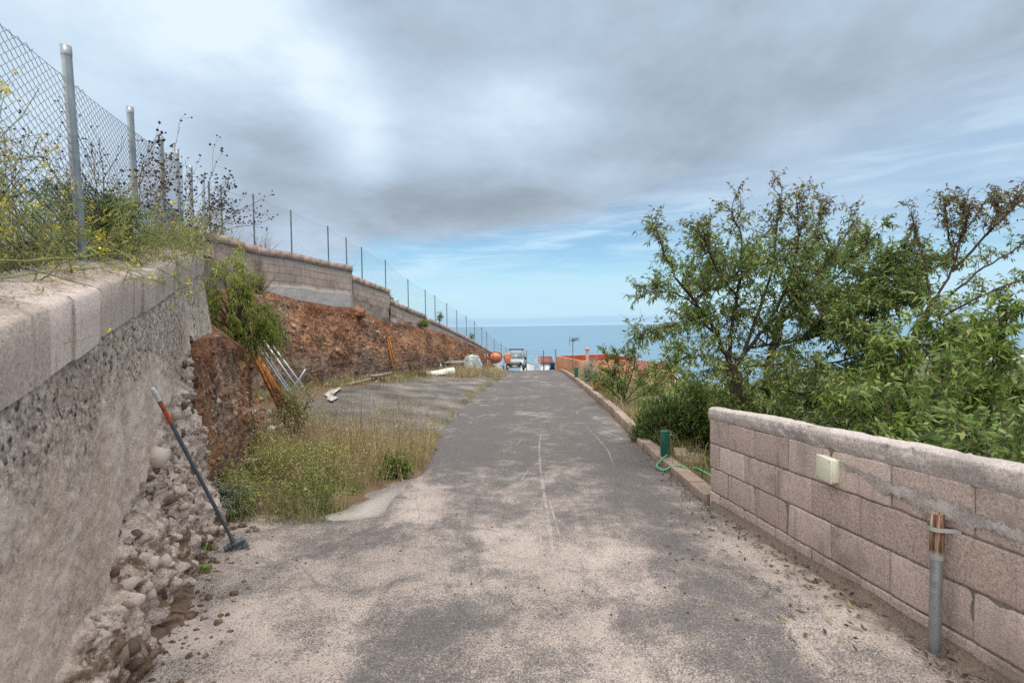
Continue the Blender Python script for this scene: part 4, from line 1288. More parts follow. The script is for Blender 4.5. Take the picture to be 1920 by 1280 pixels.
pb = gpt(1752, 1226); pb[0] = float(rx(pb[1])) - .075; pb[2] = float(-hroad(pb[1])) - .03
pole = thing('steel_pipe', pb, 'galvanised pipe with a rusty upper end clamped upright to the block wall', 'pipe')
pt_ = at(1762, 962, pb[1] + .01); pt_[0] = pb[0] + .012
pm = pb + (pt_ - pb) * .69
g = Geo(); tube(g, [pb, pm], .0265, 16); g.obj('lower_pipe', M_GALV, pole, smooth=False)
m = MT('rusty_pipe', .92, .15)
x_, y_, z_ = m.xyz()
cr = m.ramp(m.noise(6, 5, .7, m.map((9, 9, .6))), [(.36, (.045, .03, .025)), (.45, (.12, .058, .036)), (.53, (.18, .10, .065)), (.60, (.33, .27, .23))])
cr = m.mix(m.step(m.math('ADD', z_, m.math('MULTIPLY', m.noise(22, 2), .05)), float(pm[2]) + .075, float(pm[2]) + .045), cr, (.36, .36, .34))
M_RUSTP = m.col(cr)
g = Geo(); d_ = unit(pt_ - pm)
lathe(g, pm, [(.0265, -.005), (.0300, 0), (.0300, np.linalg.norm(pt_ - pm)), (.025, np.linalg.norm(pt_ - pm)), (.025, .12), (.001, .12)], 20, d_)
tag(g.obj('upper_pipe', M_RUSTP, pole, smooth=False), 'rust streaked open upper end of the pipe')
g = Geo(); q_ = pb + (pt_ - pb) * .90
th = np.linspace(-.15, math.pi + .15, 14); rgn = np.stack([q_[0] - .036 * np.sin(th), q_[1] + .036 * np.cos(th), np.full(14, q_[2])], 1)
wx0 = float(rx(q_[1])) - .004
pts = [[wx0, q_[1] + .075, q_[2]], [wx0, q_[1] + .045, q_[2]]] + rgn.tolist() + [[wx0, q_[1] - .045, q_[2]], [wx0, q_[1] - .075, q_[2]]]
pts = np.array(pts); V = np.stack([pts - [0, 0, .011], pts + [0, 0, .011]], 1).reshape(-1, 3); Vo = V.copy(); Vo[:, 0] -= .003
g.add(V, grid_faces(len(pts), 2)); g.add(Vo, grid_faces(len(pts), 2)[:, ::-1])
g.obj('bracket', simple('pale_strap', (.36, .35, .33), .6), pole)

# ================================================================== tap posts, hose, loose blocks
M_GREENP = simple('dark_green_paint', (.008, .092, .066), .45, .45, 0, .15, 9)
M_BRASS = simple('dull_brass', (.30, .26, .20), .45, .5, .6, .3, 30)
tp = np.array([float(xr(7.35)) + .055, 7.35, -float(hroad(7.35)) + .105])
tapc = thing('tap_post', tp, 'green square tap post at the front end of the rosemary bush', 'tap post', 'green tap posts')
g = Geo(); box(g, tp + [0, 0, .185], (.115, .115, .37), -.06); g.obj('post_body', M_GREENP, tapc, bevel=.006)
g = Geo(); w_ = .062; cpt = tp + [0, 0, .372]
P = np.array([[-w_, -w_, 0], [w_, -w_, 0], [w_, w_, 0], [-w_, w_, 0], [-w_, -w_, .012], [w_, -w_, .012], [w_, w_, .012], [-w_, w_, .012]])
c12, s12 = math.cos(-.06), math.sin(-.06); P[:, :2] = P[:, :2] @ np.array([[c12, s12], [-s12, c12]]); hexa(g, P + cpt)
g.obj('post_cap', M_GREENP, tapc, bevel=.003)
g = Geo(); q = tp + [.06, -.005, .32]
tube(g, [q, q + [.035, 0, 0], q + [.06, 0, -.005], q + [.075, 0, -.03], q + [.077, 0, -.055]], [.012, .014, .014, .012, .013], 10)
tube(g, [q + [.045, 0, .0], q + [.045, 0, .04]], .008, 8); bar(g, q + [.022, -.02, .045], q + [.068, .02, .045], .012, .007)
tap = g.obj('tap', M_BRASS, tapc, smooth=True)
g = Geo(); q2 = tp + [.0, -.062, .03]; tube(g, [q2 + [0, .02, 0], q2 + [0, -.02, 0]], .014, 8)
g.obj('hose_fitting', M_BRASS, tapc)
tp2 = np.array([3.02, 24.0, 0]); tp2[0] = float(xr(24)) + .10; tp2[2] = -float(hroad(24)) + .18
tap2 = thing('tap_post', tp2, 'farther green tap post below the television aerial mast', 'tap post', 'green tap posts')
g = Geo(); box(g, tp2 + [0, 0, .24], (.17, .17, .50)); g.obj('post_body', M_GREENP, tap2, bevel=.008)
g = Geo(); lathe(g, tp2 + [0, 0, .49], [(.125, 0), (.11, .02), (.001, .045)], 4); g.obj('post_cap', M_GREENP, tap2)
g = Geo(); tube(g, [tp2 + [.08, 0, .36], tp2 + [.15, 0, .36], tp2 + [.16, 0, .31]], .014, 6); g.obj('tap', M_BRASS, tap2)

M_HOSE = simple('green_hose_rubber', (.085, .27, .135), .45, .45, 0, .15, 14)
hp = [q2 + [0, -.02, 0]]
for (a_, b_, y_, dz_) in ((1231, 864, 7.02, 0), (1232, 876, 6.85, 0), (1244, 883, 6.72, 0), (1264, 881, 6.68, 0), (1286, 886, 6.55, 0), (1308, 899, 6.2, 0), (1322, 911, 5.95, 0), (1334, 921, 5.75, 0)):
    p = at(a_, b_, y_); kx = float(xr(y_))
    gz = -float(hroad(y_)) + (.105 if kx - .05 < p[0] < kx + .17 else 0.0)
    hp.append(np.array([p[0], p[1], max(gz + .012, min(p[2], gz + .05))]))
hp.append(hp[-1] + np.array([.25, -.12, -.06])); hp = np.array(hp)
tt = np.linspace(0, 1, len(hp)); t2 = np.linspace(0, 1, 90); hs = np.stack([np.interp(t2, tt, hp[:, k]) for k in range(3)], 1)
for _ in range(3):
    hs[2:-2] = (hs[:-4] + hs[1:-3] + hs[2:-2] + hs[3:-1] + hs[4:]) / 5
g = Geo(); tube(g, hs, .0155, 10)
# loops of the hose lying behind the kerb
for q_ in range(3):
    t_ = np.linspace(0, 1, 30); A_ = at(1304 - q_ * 2, 894 + q_ * 2, 6.6); B_ = at(1350, 902 + q_ * 5, 6.3)
    pts = A_[None] * (1 - t_[:, None]) + B_[None] * t_[:, None]; pts[:, 2] = G(pts[:, 0], pts[:, 1]) + .06 + .02 * np.sin(t_ * 3 + q_) + q_ * .012
    tube(g, pts, .0115, 8)
tag(g.obj('garden_hose', M_HOSE, smooth=True), 'green garden hose curling from the tap post towards the block wall', 'hose')

M_LOOSE = mat_block('loose_block', (.34, .25, .20), 1.0, 1.0, (.17, .13, .10))
for (a_, b_, y_, s_, rz_, lab) in ((1278, 868, 7.6, (.20, .50, .12), -.25, 'loose brown block lying against the low kerb by the tap post'),
                                   (1300, 882, 7.5, (.26, .55, .09), -.42, 'flat loose block lying lower down beside the rosemary bush')):
    p = at(a_, b_, y_); p[2] = float(G(p[0], p[1])) + s_[2] / 2 + .02
    g = Geo(); box(g, p, s_, rz_); tag(g.obj('loose_block', M_LOOSE, bevel=.012), lab, 'block', 'loose blocks by the tap')

# ================================================================== things lying about the lot
M_RUST = simple('orange_rust', (.36, .135, .03), .85, .2, 0, .45, 9)
M_RUSTD = simple('dark_rust', (.14, .055, .03), .85, .2, 0, .5, 9)
M_ALU = simple('bare_aluminium', (.52, .55, .58), .4, .5, .4, .15, 6)
M_WOODG = simple('weathered_wood', (.42, .39, .36), .9, .2, 0, .3, 12)
M_WOODD = simple('dark_wood', (.12, .085, .06), .9, .2, 0, .4, 10)
M_PALEB = simple('pale_board', (.46, .42, .38), .85, .2, 0, .35, 9)
M_WHITE = simple('white_sheet', (.62, .61, .58), .7, .3, 0, .25, 7)


def lean(name, p_bot, p_top, w, h, mat, label, cat, group=None, profile='bar', roll=0, end=None):
    """a length of stock standing on the ground and leaning on the bank: shaft plus its end"""
    g = Geo()
    if profile == 'tube': tube(g, [p_bot, (np.asarray(p_bot) + p_top) / 2, p_top], w / 2, 8)
    elif profile == 'angle':
        d, s, u = frame_of(np.asarray(p_top) - p_bot)
        bar(g, p_bot, p_top, w, .006, roll=roll); bar(g, np.asarray(p_bot) + u * (w / 2) + s * (w / 2), np.asarray(p_top) + u * (w / 2) + s * (w / 2), .006, w, roll=roll)
    elif profile == 'channel':
        d, s, u = frame_of(np.asarray(p_top) - p_bot)
        bar(g, p_bot, p_top, w, .007)
        for sg in (-1, 1): bar(g, np.asarray(p_bot) + s * sg * (w / 2 - .003) + u * (h / 2 + .003), np.asarray(p_top) + s * sg * (w / 2 - .003) + u * (h / 2 + .003), .006, h)
    else: bar(g, p_bot, p_top, w, h, roll=roll)
    return tag(g.obj(name, mat), label, cat, group)


b0 = gpt(545, 758); 
for k in range(7):
    f_ = k / 6
    pb_ = at(526 + 21 * f_, 746 + 8 * f_ - 4 * math.sin(f_ * 3), 10.6 + .35 * f_); pb_[2] = float(G(pb_[0], pb_[1])) - .02
    pt2 = at(470 + 13 * f_ * .8, 658 + 9 * f_, 9.95 + .2 * f_)
    pos_ = ('outermost on the left', 'second from the left', 'third from the left', 'middle one', 'third from the right', 'second from the right', 'outermost on the right')[k]
    lean('rusty_bar', pb_, pt2, .055, .035, M_RUST if k in (0, 3, 5, 6) else M_RUSTD,
         'rusty steel channel, %s, in the bundle leaning on the earth bank' % pos_, 'metal bar', 'rusty bars leaning under the drooping bush', 'channel')
for k, (bx, by, tx, ty, y_, w_, lab) in enumerate(((557, 726, 495, 638, 11.6, .055, 'blue grey aluminium pole, lower of the thick pair beside the rusty bundle'),
                                            (566, 722, 504, 637, 11.8, .06, 'pale aluminium pole, upper of the thick pair beside the rusty bundle'),
                                            (523, 708, 484, 650, 11.9, .035, 'thin grey aluminium rod, left of the pair behind the rusty bundle'),
                                            (527, 706, 491, 650, 12.0, .03, 'thin grey aluminium rod, right of the pair behind the rusty bundle'),
                                            (548, 730, 573, 692, 11.4, .04, 'short white pole crossing the thick aluminium poles'))):
    pb_ = at(bx, by, y_); pt2 = at(tx, ty, y_ - (.25 if k < 4 else .1))
    d_ = unit(pt2 - pb_); gz = float(G(pb_[0], pb_[1]))
    if pb_[2] > gz: pb_ = pb_ - d_ * min(.5, (pb_[2] - gz) / max(d_[2], .3) + .02)
    lean('metal_pole', pb_, pt2, w_, w_ * .6, M_ALU, lab, 'pole', 'aluminium poles leaning on the bank', 'tube' if k in (2, 3) else 'bar')

for k, (bx, by, tx, ty, w_, m_, lab) in enumerate(((739, 705, 726, 636, .05, M_RUST, 'left one of two bright orange rusty channels leaning together on the bank'),
                                            (745, 705, 728, 630, .055, M_RUST, 'right one of two bright orange rusty channels leaning together on the bank'),
                                            (776, 702, 741, 640, .05, M_RUSTD, 'dark rusty channel leaning steeply between the orange pair and the thin bar'),
                                            (779, 700, 759, 652, .035, M_RUST, 'thin rusty angle bar leaning just above the dark hollow blocks'))):
    pb_ = gpt(bx, by, -.02); pt2 = at(tx, ty, pb_[1] + .35)
    lean('rusty_channel', pb_, pt2, w_ * 1.25, .045, m_, lab, 'metal bar', 'rusty channels leaning midway along the bank', 'channel')
pb_ = gpt(829, 693, -.02); lean('white_post', pb_, at(820, 664, pb_[1] + .4), .10, .06, M_WHITE, 'short white post leaning on the bank beside the white sheet', 'post')

# planks, boards
for (a_, b_, c_, d_, w_, h_, lab) in ((652, 722, 700, 711, .17, .05, 'grey plank lying nearest in the row along the grass'),
                                      (699, 711, 742, 702, .22, .06, 'grey plank lying on the dark hollow block'),
                                      (701, 704, 741, 700, .13, .05, 'narrow weathered plank lying behind the other two planks')):
    p, q = gpt(a_, b_), gpt(c_, d_); lf = .14 if 'hollow' in lab else .04
    p = p + [0, 0, lf]; q = q + [0, 0, lf]
    g = Geo(); bar(g, p, q, w_, h_); tag(g.obj('plank', M_WOODG, bevel=.006), lab, 'plank', 'weathered planks at the foot of the bank')


def hollow_block(p, rz, lab):
    g = Geo(); L, D_, H_ = .50, .22, .20
    for zz in (.0125, H_ - .0125): box(g, p + [0, 0, zz], (L, D_, .025), rz)
    c_, s_ = math.cos(rz), math.sin(rz)
    for q in (-.2375, -.08, .08, .2375): box(g, p + np.array([c_ * q, s_ * q, H_ / 2]), (.025, D_ - .004, H_ - .05), rz)
    return tag(g.obj('hollow_block', M_WOODD), lab, 'block', 'dark hollow blocks on the lot')


hollow_block(gpt(709, 715), .1, 'dark hollow block lying under the grey plank')
hollow_block(gpt(765, 705), .05, 'dark hollow block lying left at the foot of the leaning rusty channels')
hollow_block(gpt(789, 705), -.05, 'dark hollow block lying right at the foot of the leaning rusty channels')
# white boards in the grass
for (pts, lab) in ((((606, 742), (624, 730), (636, 733), (618, 750)), 'pale board lying flat, left of the pair in the dry grass'),
                   (((612, 751), (622, 744), (634, 748), (622, 756)), 'small pale board nearest the road in the dry grass'),
                   (((620, 742), (636, 730), (640, 732), (625, 745)), 'narrow white lath lying across the pale boards')):
    P = np.array([gpt(*q) for q in pts]); P[:, 2] += .03 + (.04 if 'lath' in lab else 0) + rng.uniform(0, .03, 4)
    g = Geo(); hexa(g, list(P) + list(P + [0, 0, .014])); tag(g.obj('board', M_PALEB), lab, 'board', 'pale boards in the dry grass')
# crumpled rags / plastic
def crumple(g, c, s, seed, n=26, amp=.35):
    u = np.linspace(-1, 1, n); U_, V_ = np.meshgrid(u, u, indexing='ij')
    P = np.stack([U_ * s[0], V_ * s[1], np.zeros_like(U_)], -1).reshape(-1, 3)
    h = fbm(P + seed * 3.3, 5.5, 3, seed, .6, True)
    P[:, 2] = s[2] * (1 - (np.maximum(np.abs(U_), np.abs(V_)).ravel()) ** 2) * (.35 + 1.2 * h) + .01
    P[:, :2] *= (1 + .18 * fbm(P, 4, 2, seed + 1))[:, None]
    g.add(P + np.asarray(c), grid_faces(n, n)); g.add(P + np.asarray(c) - [0, 0, .006], grid_faces(n, n)[:, ::-1])
c_ = gpt(463, 880); g = Geo(); crumple(g, c_ + [0, 0, .10], (.12, .10, .08), 3)
tag(g.obj('plastic_bag', simple('milky_plastic', (.6, .6, .63), .35, .5), smooth=True), 'crumpled white plastic bag caught in the weeds by the earth bank', 'bag')
c_ = gpt(510, 829); g = Geo(); crumple(g, c_ + [0, 0, .22], (.06, .05, .05), 8)
tag(g.obj('plastic_scrap', M_WHITE, smooth=True), 'tiny white plastic scrap among the green weeds', 'scrap')
# white folded sheet
p = gpt(824, 702); th = .35; g = Geo()
U_, V_ = np.meshgrid(np.linspace(-1, 1, 30), np.linspace(-1, 1, 20), indexing='ij')
Q = np.stack([U_ * .75, V_ * .32, .30 * np.sqrt(np.clip(1 - V_ ** 2, 0, 1)) * (.75 + .3 * U_) + .03], -1).reshape(-1, 3); Q[:, 2] += .05 * fbm(Q, 3, 3, 5)
rot = np.array([[math.cos(th), -math.sin(th), 0], [math.sin(th), math.cos(th), 0], [0, 0, 1]])
g.add(Q @ rot.T + p, grid_faces(30, 20)[:, ::-1]); g.add(Q @ rot.T * 1.0 + p - [0, 0, .02], grid_faces(30, 20))
tag(g.obj('plastic_sheet', M_WHITE, smooth=True), 'rolled white plastic sheet lying by the straw coloured grass', 'sheet')
# stack of old planks behind
p = gpt(852, 695); p[1] += .5; p[2] = float(G(p[0], p[1])); stackt = thing('plank_stack', p, 'low brown bench of old planks on blocks behind the dry grass', 'plank stack')
g = Geo(); box(g, p + [0, 0, .47], (1.25, .5, .05), .1); box(g, p + [.05, 0, .53], (1.0, .3, .04), .05); g.obj('top_planks', M_WOODG, stackt)
for q in (-.42, .42):
    g = Geo(); box(g, p + [q, 0, .22], (.25, .4, .44), .1); g.obj('support', M_WOODD, stackt, bevel=.01)
# heap under a pale tarpaulin
p = gpt(884, 695); g = Geo()
U_, V_ = np.meshgrid(np.linspace(0, 2 * math.pi, 60), np.linspace(0, 1, 30), indexing='ij')
rad = (.30 + .36 * (1 - V_) ** .7) * np.minimum(1, (1 - V_) * 9 + .0)
Q = np.stack([np.cos(U_) * rad * 1.05 + .12 * V_, np.sin(U_) * rad * .8, 1.02 * V_ ** .85], -1)
Qf = Q.reshape(-1, 3); Qf += unit(Qf * [1, 1, 0]) * (.12 * fbm(Qf, 3.2, 4, 15))[:, None]; Qf[:, 2] += .06 * fbm(Qf, 3, 3, 16)
tarp = thing('covered_heap', p, 'upright heap covered by a pale tarpaulin beside the cement mixer', 'tarpaulin')
g.add(Qf + p, grid_faces(60, 30)); g.obj('tarpaulin', simple('pale_tarpaulin', (.40, .43, .41), .6, .4, 0, .45, 5), tarp, smooth=True)
g = Geo(); 
for q in range(7): rock(g, p + [.22 + .05 * rng.normal(), -.1 + .1 * rng.normal(), .82 + .05 * q * .6], (.10, .10, .07), q + 40)
tag(g.obj('green_netting', simple('green_net', (.03, .20, .12), .8), tarp), 'green netting showing at the top of the heap')

# ---- cement mixer
M_MIX = simple('faded_orange_paint', (.56, .20, .115), .6, .35, 0, .3, 6)
mp = on(-1.22, 35.5); yaw = .12
mixer = thing('cement_mixer', mp, 'faded orange cement mixer standing left of the parked van', 'cement mixer')
dc = mp + [.02, 0, .92]; dax = unit([.08, .80, .42])
g = Geo(); lathe(g, dc, [(.001, -.42), (.26, -.40), (.40, -.26), (.43, -.05), (.43, .10), (.36, .28), (.25, .46), (.235, .46), (.34, .27), (.40, .1), (.001, -.2)], 24, dax); drum = g.obj('drum', M_MIX, mixer, smooth=True)
g = Geo(); lathe(g, dc, [(.445, -.035), (.475, -.03), (.475, .03), (.445, .035)], 36, dax); g.obj('ring_gear', M_RUSTD, drum)
g = Geo(); bar(g, dc + [-.62, 0, -.15], dc + [-.62, 0, .25], .07, .07); bar(g, dc + [.60, 0, -.15], dc + [.60, 0, .25], .07, .07)
for sx_ in (-1, 1):
    bar(g, dc + [sx_ * .61, 0, .0], dc + [sx_ * .45, 0, .0], .06, .06)
    for sy_ in (-1, 1): bar(g, dc + [sx_ * .61, 0, -.12], mp + [sx_ * .52, sy_ * .42, .02], .05, .05)
bar(g, mp + [-.52, .42, .25], mp + [.52, .42, .25], .05, .05); bar(g, mp + [-.52, -.42, .05], mp + [.52, -.42, .05], .05, .05)
g.obj('stand', M_MIX, mixer)
g = Geo(); box(g, dc + [.86, -.05, -.10], (.44, .42, .74)); g.obj('motor_housing', M_MIX, mixer, bevel=.05)
g = Geo(); lathe(g, dc + [-.78, 0, .02], [(.24, -.02), (.27, -.02), (.27, .02), (.24, .02), (.24, -.02)], 24, (1, .1, 0))
for q in range(4):
    a_ = q * math.pi / 2 + .4; bar(g, dc + [-.78, 0, .02], dc + [-.78, .25 * math.cos(a_), .02 + .25 * math.sin(a_)], .025, .025)
g.obj('hand_wheel', M_MIX, mixer)
M_RUB = simple('black_rubber', (.02, .02, .02), .8)
for sx_ in (-1, 1):
    g = Geo(); lathe(g, mp + [sx_ * .58, .42, .15], [(.001, -.04), (.15, -.04), (.15, .04), (.001, .04)], 18, (1, 0, 0)); g.obj('wheel', M_RUB, mixer)
# cement sack and basket next to it
p = on(-1.0, 34.3); g = Geo(); U_, V_ = np.meshgrid(np.linspace(0, 2 * math.pi, 40), np.linspace(0, 1, 20), indexing='ij')
rad = .30 * (1 - .75 * V_) * (1 + 0 * U_); Q = np.stack([np.cos(U_) * rad * 1.2, np.sin(U_) * rad, .55 * V_], -1).reshape(-1, 3); Q += unit(Q * [1, 1, 0]) * (.05 * fbm(Q, 4, 3, 3))[:, None]
g.add(Q + p, grid_faces(40, 20)); tag(g.obj('cement_bag', simple('grey_paper', (.40, .38, .34), .85), smooth=True), 'half empty grey cement bag in front of the mixer', 'bag')

# ---- parked van facing us
M_SILVER = simple('silver_paint', (.30, .315, .33), .32, .6, .3, .06, 4)
M_BLACKP = simple('black_plastic', (.020, .021, .024), .5, .4, 0, .2, 6)
M_GLASS = simple('window_glass', (.10, .13, .13), .08, .8, 0, .25, 1.2)
M_TYRE = simple('tyre_rubber', (.018, .018, .018), .85, .2)
M_LAMP = simple('lamp_glass', (.62, .66, .68), .12, .8)
VY, VX = 46.5, .22
vb = np.array([VX, VY, float(-hroad(VY))]); vyaw = -.085
cyw, syw = math.cos(vyaw), math.sin(vyaw)
RZ = np.array([[cyw, -syw, 0], [syw, cyw, 0], [0, 0, 1]])
van = thing('parked_van', vb, 'silver van with roof rails parked facing us at the crest', 'van')
def vl(P): return np.asarray(P, float) @ RZ.T + vb          # local: x right, y backwards from the nose, z up
secs = [(0.00, .28, .70, .80, .80), (.05, .26, .80, .86, .84), (.45, .24, 1.02, .90, .86), (.95, .24, 1.10, .90, .84), (1.00, .24, 1.12, .90, .82), (1.62, .24, 1.74, .90, .66), (1.9, .24, 1.80, .90, .66), (3.6, .26, 1.80, .90, .66), (4.25, .28, 1.70, .88, .64), (4.35, .34, 1.0, .84, .76)]
rows = []
for y_, zb_, zt2, wl, wu in secs:
    sh = zb_ + (min(zt2, 1.0) - zb_) * .55; bl_ = min(zt2 - .02, 1.02)
    rows.append([(-wl * .93, y_, zb_), (-wl, y_, sh), (-wl * .985, y_, bl_), (-wu, y_, zt2 - .05), (-wu * .86, y_, zt2), (0, y_, zt2 + .025), (wu * .86, y_, zt2), (wu, y_, zt2 - .05), (wl * .985, y_, bl_), (wl, y_, sh), (wl * .93, y_, zb_)])
Q = np.array(rows); g = Geo(); g.add(vl(Q.reshape(-1, 3)), grid_faces(len(rows), 11))
g.add(vl(Q[0]), np.arange(11)[None, :]); g.add(vl(Q[-1]), np.arange(11)[None, ::-1])
g.obj('body', M_SILVER, van, smooth=False, bevel=.03)
def vquad(name, pts, mat, th=.012, lab=None, parent=None):
    P = vl(pts); n_ = unit(np.cross(P[1] - P[0], P[3] - P[0])); g = Geo()
    hexa(g, list(P) + list(P + n_ * th)); o_ = g.obj(name, mat, parent or van)
    if lab: o_['label'] = lab
    return o_
ws = vquad('windscreen', [(-.76, 1.02, 1.17), (.76, 1.02, 1.17), (.60, 1.56, 1.70), (-.60, 1.56, 1.70)], M_GLASS, .02)
for sg in (-1, 1):
    vquad('side_window', [(sg * .905, 1.25, 1.06), (sg * .905, 2.2, 1.06), (sg * .715, 2.1, 1.62), (sg * .715, 1.62, 1.62)][::sg], M_GLASS, .012)
    vquad('side_window', [(sg * .905, 2.3, 1.06), (sg * .905, 3.3, 1.06), (sg * .715, 3.2, 1.62), (sg * .715, 2.2, 1.62)][::sg], M_GLASS, .012)
    g = Geo(); box(g, vl([sg * 1.0, 1.18, 1.14]), (.20, .12, .22)); g.obj('mirror', M_BLACKP, van, bevel=.04)
    g = Geo(); hexa(g, list(vl([(sg * .50, -.015, .74), (sg * .84, .06, .78), (sg * .86, .30, .80), (sg * .55, .3, .76), (sg * .52, .02, .92), (sg * .86, .14, 1.00), (sg * .87, .40, 1.01), (sg * .55, .4, .96)])))
    g.obj('headlight', M_LAMP, van)
    g = Geo(); lathe(g, vl([sg * .64, -.055, .40]), [(.001, -.02), (.07, -.02), (.075, .01), (.001, .012)], 14, vl([0, -1, 0]) - vb); g.obj('fog_lamp', M_LAMP, van)
    g = Geo(); tube(g, vl([(sg * .60, 1.75, 1.84), (sg * .60, 1.8, 1.89), (sg * .60, 3.6, 1.89), (sg * .6, 3.7, 1.83)]), .022, 6); g.obj('roof_rail', M_BLACKP, van)
    for yy_ in (.82, 3.55):
        w = thing('wheel', vl([sg * .80, yy_, .31]), None, None); w.parent = van; w.location = Vector(vl([sg * .80, yy_, .31]) - vb)
        for nm, pr, mt_ in (('tyre', [(.19, -.10), (.29, -.10), (.315, -.06), (.315, .06), (.29, .10), (.19, .10)], M_TYRE), ('rim', [(.001, .08), (.06, .09), (.17, .085), (.20, .07), (.2, -.07), (.001, -.07)], M_ALU)):
            g = Geo(); lathe(g, vl([sg * .80, yy_, .31]), pr, 20, vl([sg, 0, 0]) - vb)
            V = np.concatenate(g.V); o_ = g.obj(nm, mt_, None); o_.parent = w; o_.location = o_.location - Vector(parent_loc(w))
for yy_ in (1.95, 3.2):
    g = Geo(); tube(g, vl([(-.78, yy_, 1.95), (.78, yy_, 1.95)]), .04, 6); g.obj('roof_bar', M_BLACKP, van)
g = Geo(); tube(g, vl([(-.05, 2.4, 1.80), (-.05, 2.55, 2.02)]), .012, 5); g.obj('aerial', M_BLACKP, van)
g = Geo(); P = np.array([(-.84, -.06, .28), (.84, -.06, .28), (.86, .25, .30), (-.86, .25, .30), (-.83, -.05, .62), (.83, -.05, .62), (.87, .22, .60), (-.87, .22, .60)]); hexa(g, vl(P)); g.obj('bumper', M_BLACKP, van, bevel=.04)
g = Geo(); P = np.array([(-.78, -.035, .60), (.78, -.035, .60), (.78, .1, .60), (-.78, .1, .60), (-.62, -.02, .87), (.62, -.02, .87), (.62, .14, .87), (-.62, .14, .87)]); hexa(g, vl(P)); gr = g.obj('grille', M_BLACKP, van)
for zz in (.71, .79):
    g = Geo(); tube(g, vl([(-.47, -.045, zz), (0, -.055, zz + .01), (.47, -.045, zz)]), .012, 6); g.obj('chrome_strip', M_ALU, gr)
g = Geo()
for zz in (.755, .80):
    tube(g, vl([(-.06, -.06, zz - .03), (0, -.065, zz + .02), (.06, -.06, zz - .03)]), .011, 5)
g.obj('chevron_emblem', M_ALU, van)
vquad('number_plate', [(-.26, -.075, .43), (.26, -.075, .43), (.26, -.07, .54), (-.26, -.07, .54)], simple('plate_white', (.6, .6, .58), .5, var=.02), .008)
g = Geo(); 
for q in range(7):
    if q != 4: box(g, vl([-.19 + q * .062, -.087, .485]), (.028, .004, .058), vyaw)
tag(g.obj('plate_characters', M_BLACKP, van), kind='stuff')
g = Geo(); bar(g, vl([-.82, -.075, .335]), vl([.82, -.075, .335]), .02, .035); g.obj('bumper_trim', M_ALU, van)
for sg in (-.3, .25):
    g = Geo(); tube(g, vl([(sg, 1.0, 1.15), (sg + .45, 1.02, 1.2)]), .01, 5); g.obj('wiper', M_BLACKP, van)

# ================================================================== beyond the crest: gate, walls, posts
M_WHITEW = simple('white_render', (.62, .62, .60), .8, .2, 0, .12, 2)
M_ROOFR = simple('dark_red_roof', (.20, .07, .06), .8, .2, 0, .2, 4)
def far_at(px, py, y): return at(px, py, y)
def upright(name, px, y0, y1, d_, r, mat, label, cat, group):
    p0 = far_at(px, y1, d_); p1 = far_at(px, y0, d_); p0[2] = min(p0[2], float(G(p0[0], p0[1])))
    t_ = thing(name, p0, label, cat, group)
    g = Geo(); tube(g, [p0, p1], r, 8); g.obj('shaft', mat, t_)
    g = Geo(); lathe(g, p1, [(r * 1.25, -.02), (r * 1.25, .02), (.001, .05)], 8); g.obj('cap', mat, t_)
    return p0, p1


UP = [(987, 657, 690, 56, .055, M_GALV, 'tall grey fence post beside the van'), (1019, 657, 682, 66, .06, M_POSTG, 'tall dark post beyond the gate'),
      (1042, 655, 690, 50, .05, M_POSTG, 'tall dark post at the corner of the orange house'), (1032, 670, 684, 62, .05, M_POSTG, 'short dark post left of the dark blue bin')]
for a_ in UP: upright('fence_post', *a_, 'post', 'posts beyond the crest')
g = Geo(); 
for k_ in range(2):
    A_ = far_at(952, 655 + 5 * k_, 52); B_ = far_at(1042, 656 + 5 * k_, 52); t_ = np.linspace(0, 1, 20)
    pts = A_[None] * (1 - t_[:, None]) + B_[None] * t_[:, None]; pts[:, 2] -= .12 * np.sin(t_ * math.pi); tube(g, pts, .008, 4)
tag(g.obj('overhead_wire', M_POSTG), 'pair of thin wires strung between the far posts', 'wire')
gate = thing('gate', far_at(1007, 694, 58), 'pale open framed gate between two light posts at the end of the road', 'gate')
for px_ in (1002.5, 1012.5):
    p0, p1 = far_at(px_, 695, 58), far_at(px_, 662, 58); p0[2] = float(G(p0[0], p0[1])) - .1
    g = Geo(); tube(g, [p0, p1], .055, 8); g.obj('gate_post', M_ALU, gate)
g = Geo()
for yy_ in (670, 680, 692): bar(g, far_at(1003, yy_, 58), far_at(1012, yy_, 58), .05, .05)
for px_ in (1004, 1006, 1008, 1010): bar(g, far_at(px_, 670, 58), far_at(px_, 692, 58), .025, .025)
g.obj('gate_leaf', M_ALU, gate)
def prism(name, A, B, z0, z1, th, mat, label, cat, cap=None):
    A = np.asarray(A, float); B = np.asarray(B, float); d_ = unit((B - A) * [1, 1, 0]); s_ = np.array([-d_[1], d_[0], 0]) * th
    t_ = thing(name, A, label, cat); g = Geo()
    lo = lambda p, z: np.array([p[0], p[1], z])
    hexa(g, [lo(A, z0), lo(B, z0), lo(B + s_, z0), lo(A + s_, z0), lo(A, A[2]), lo(B, B[2]), lo(B + s_, B[2]), lo(A + s_, A[2])]); g.obj('wall_body', mat, t_)
    g = Geo(); e_ = np.array([0, 0, .06]); o_ = s_ * .12
    hexa(g, [A - o_, B - o_, B + s_ + o_, A + s_ + o_, A - o_ + e_, B - o_ + e_, B + s_ + o_ + e_, A + s_ + o_ + e_]); g.obj('wall_cap', cap or mat, t_)
prism('white_wall', far_at(979, 678, 55), far_at(1003, 683, 60), -9, 0, .2, M_WHITEW, 'low white boundary wall behind the van', 'wall')
pw = far_at(1015, 682, 66)
shed = thing('white_shed', [pw[0], pw[1], -8], 'small white shed with a dark red roof at the end of the road', 'shed')
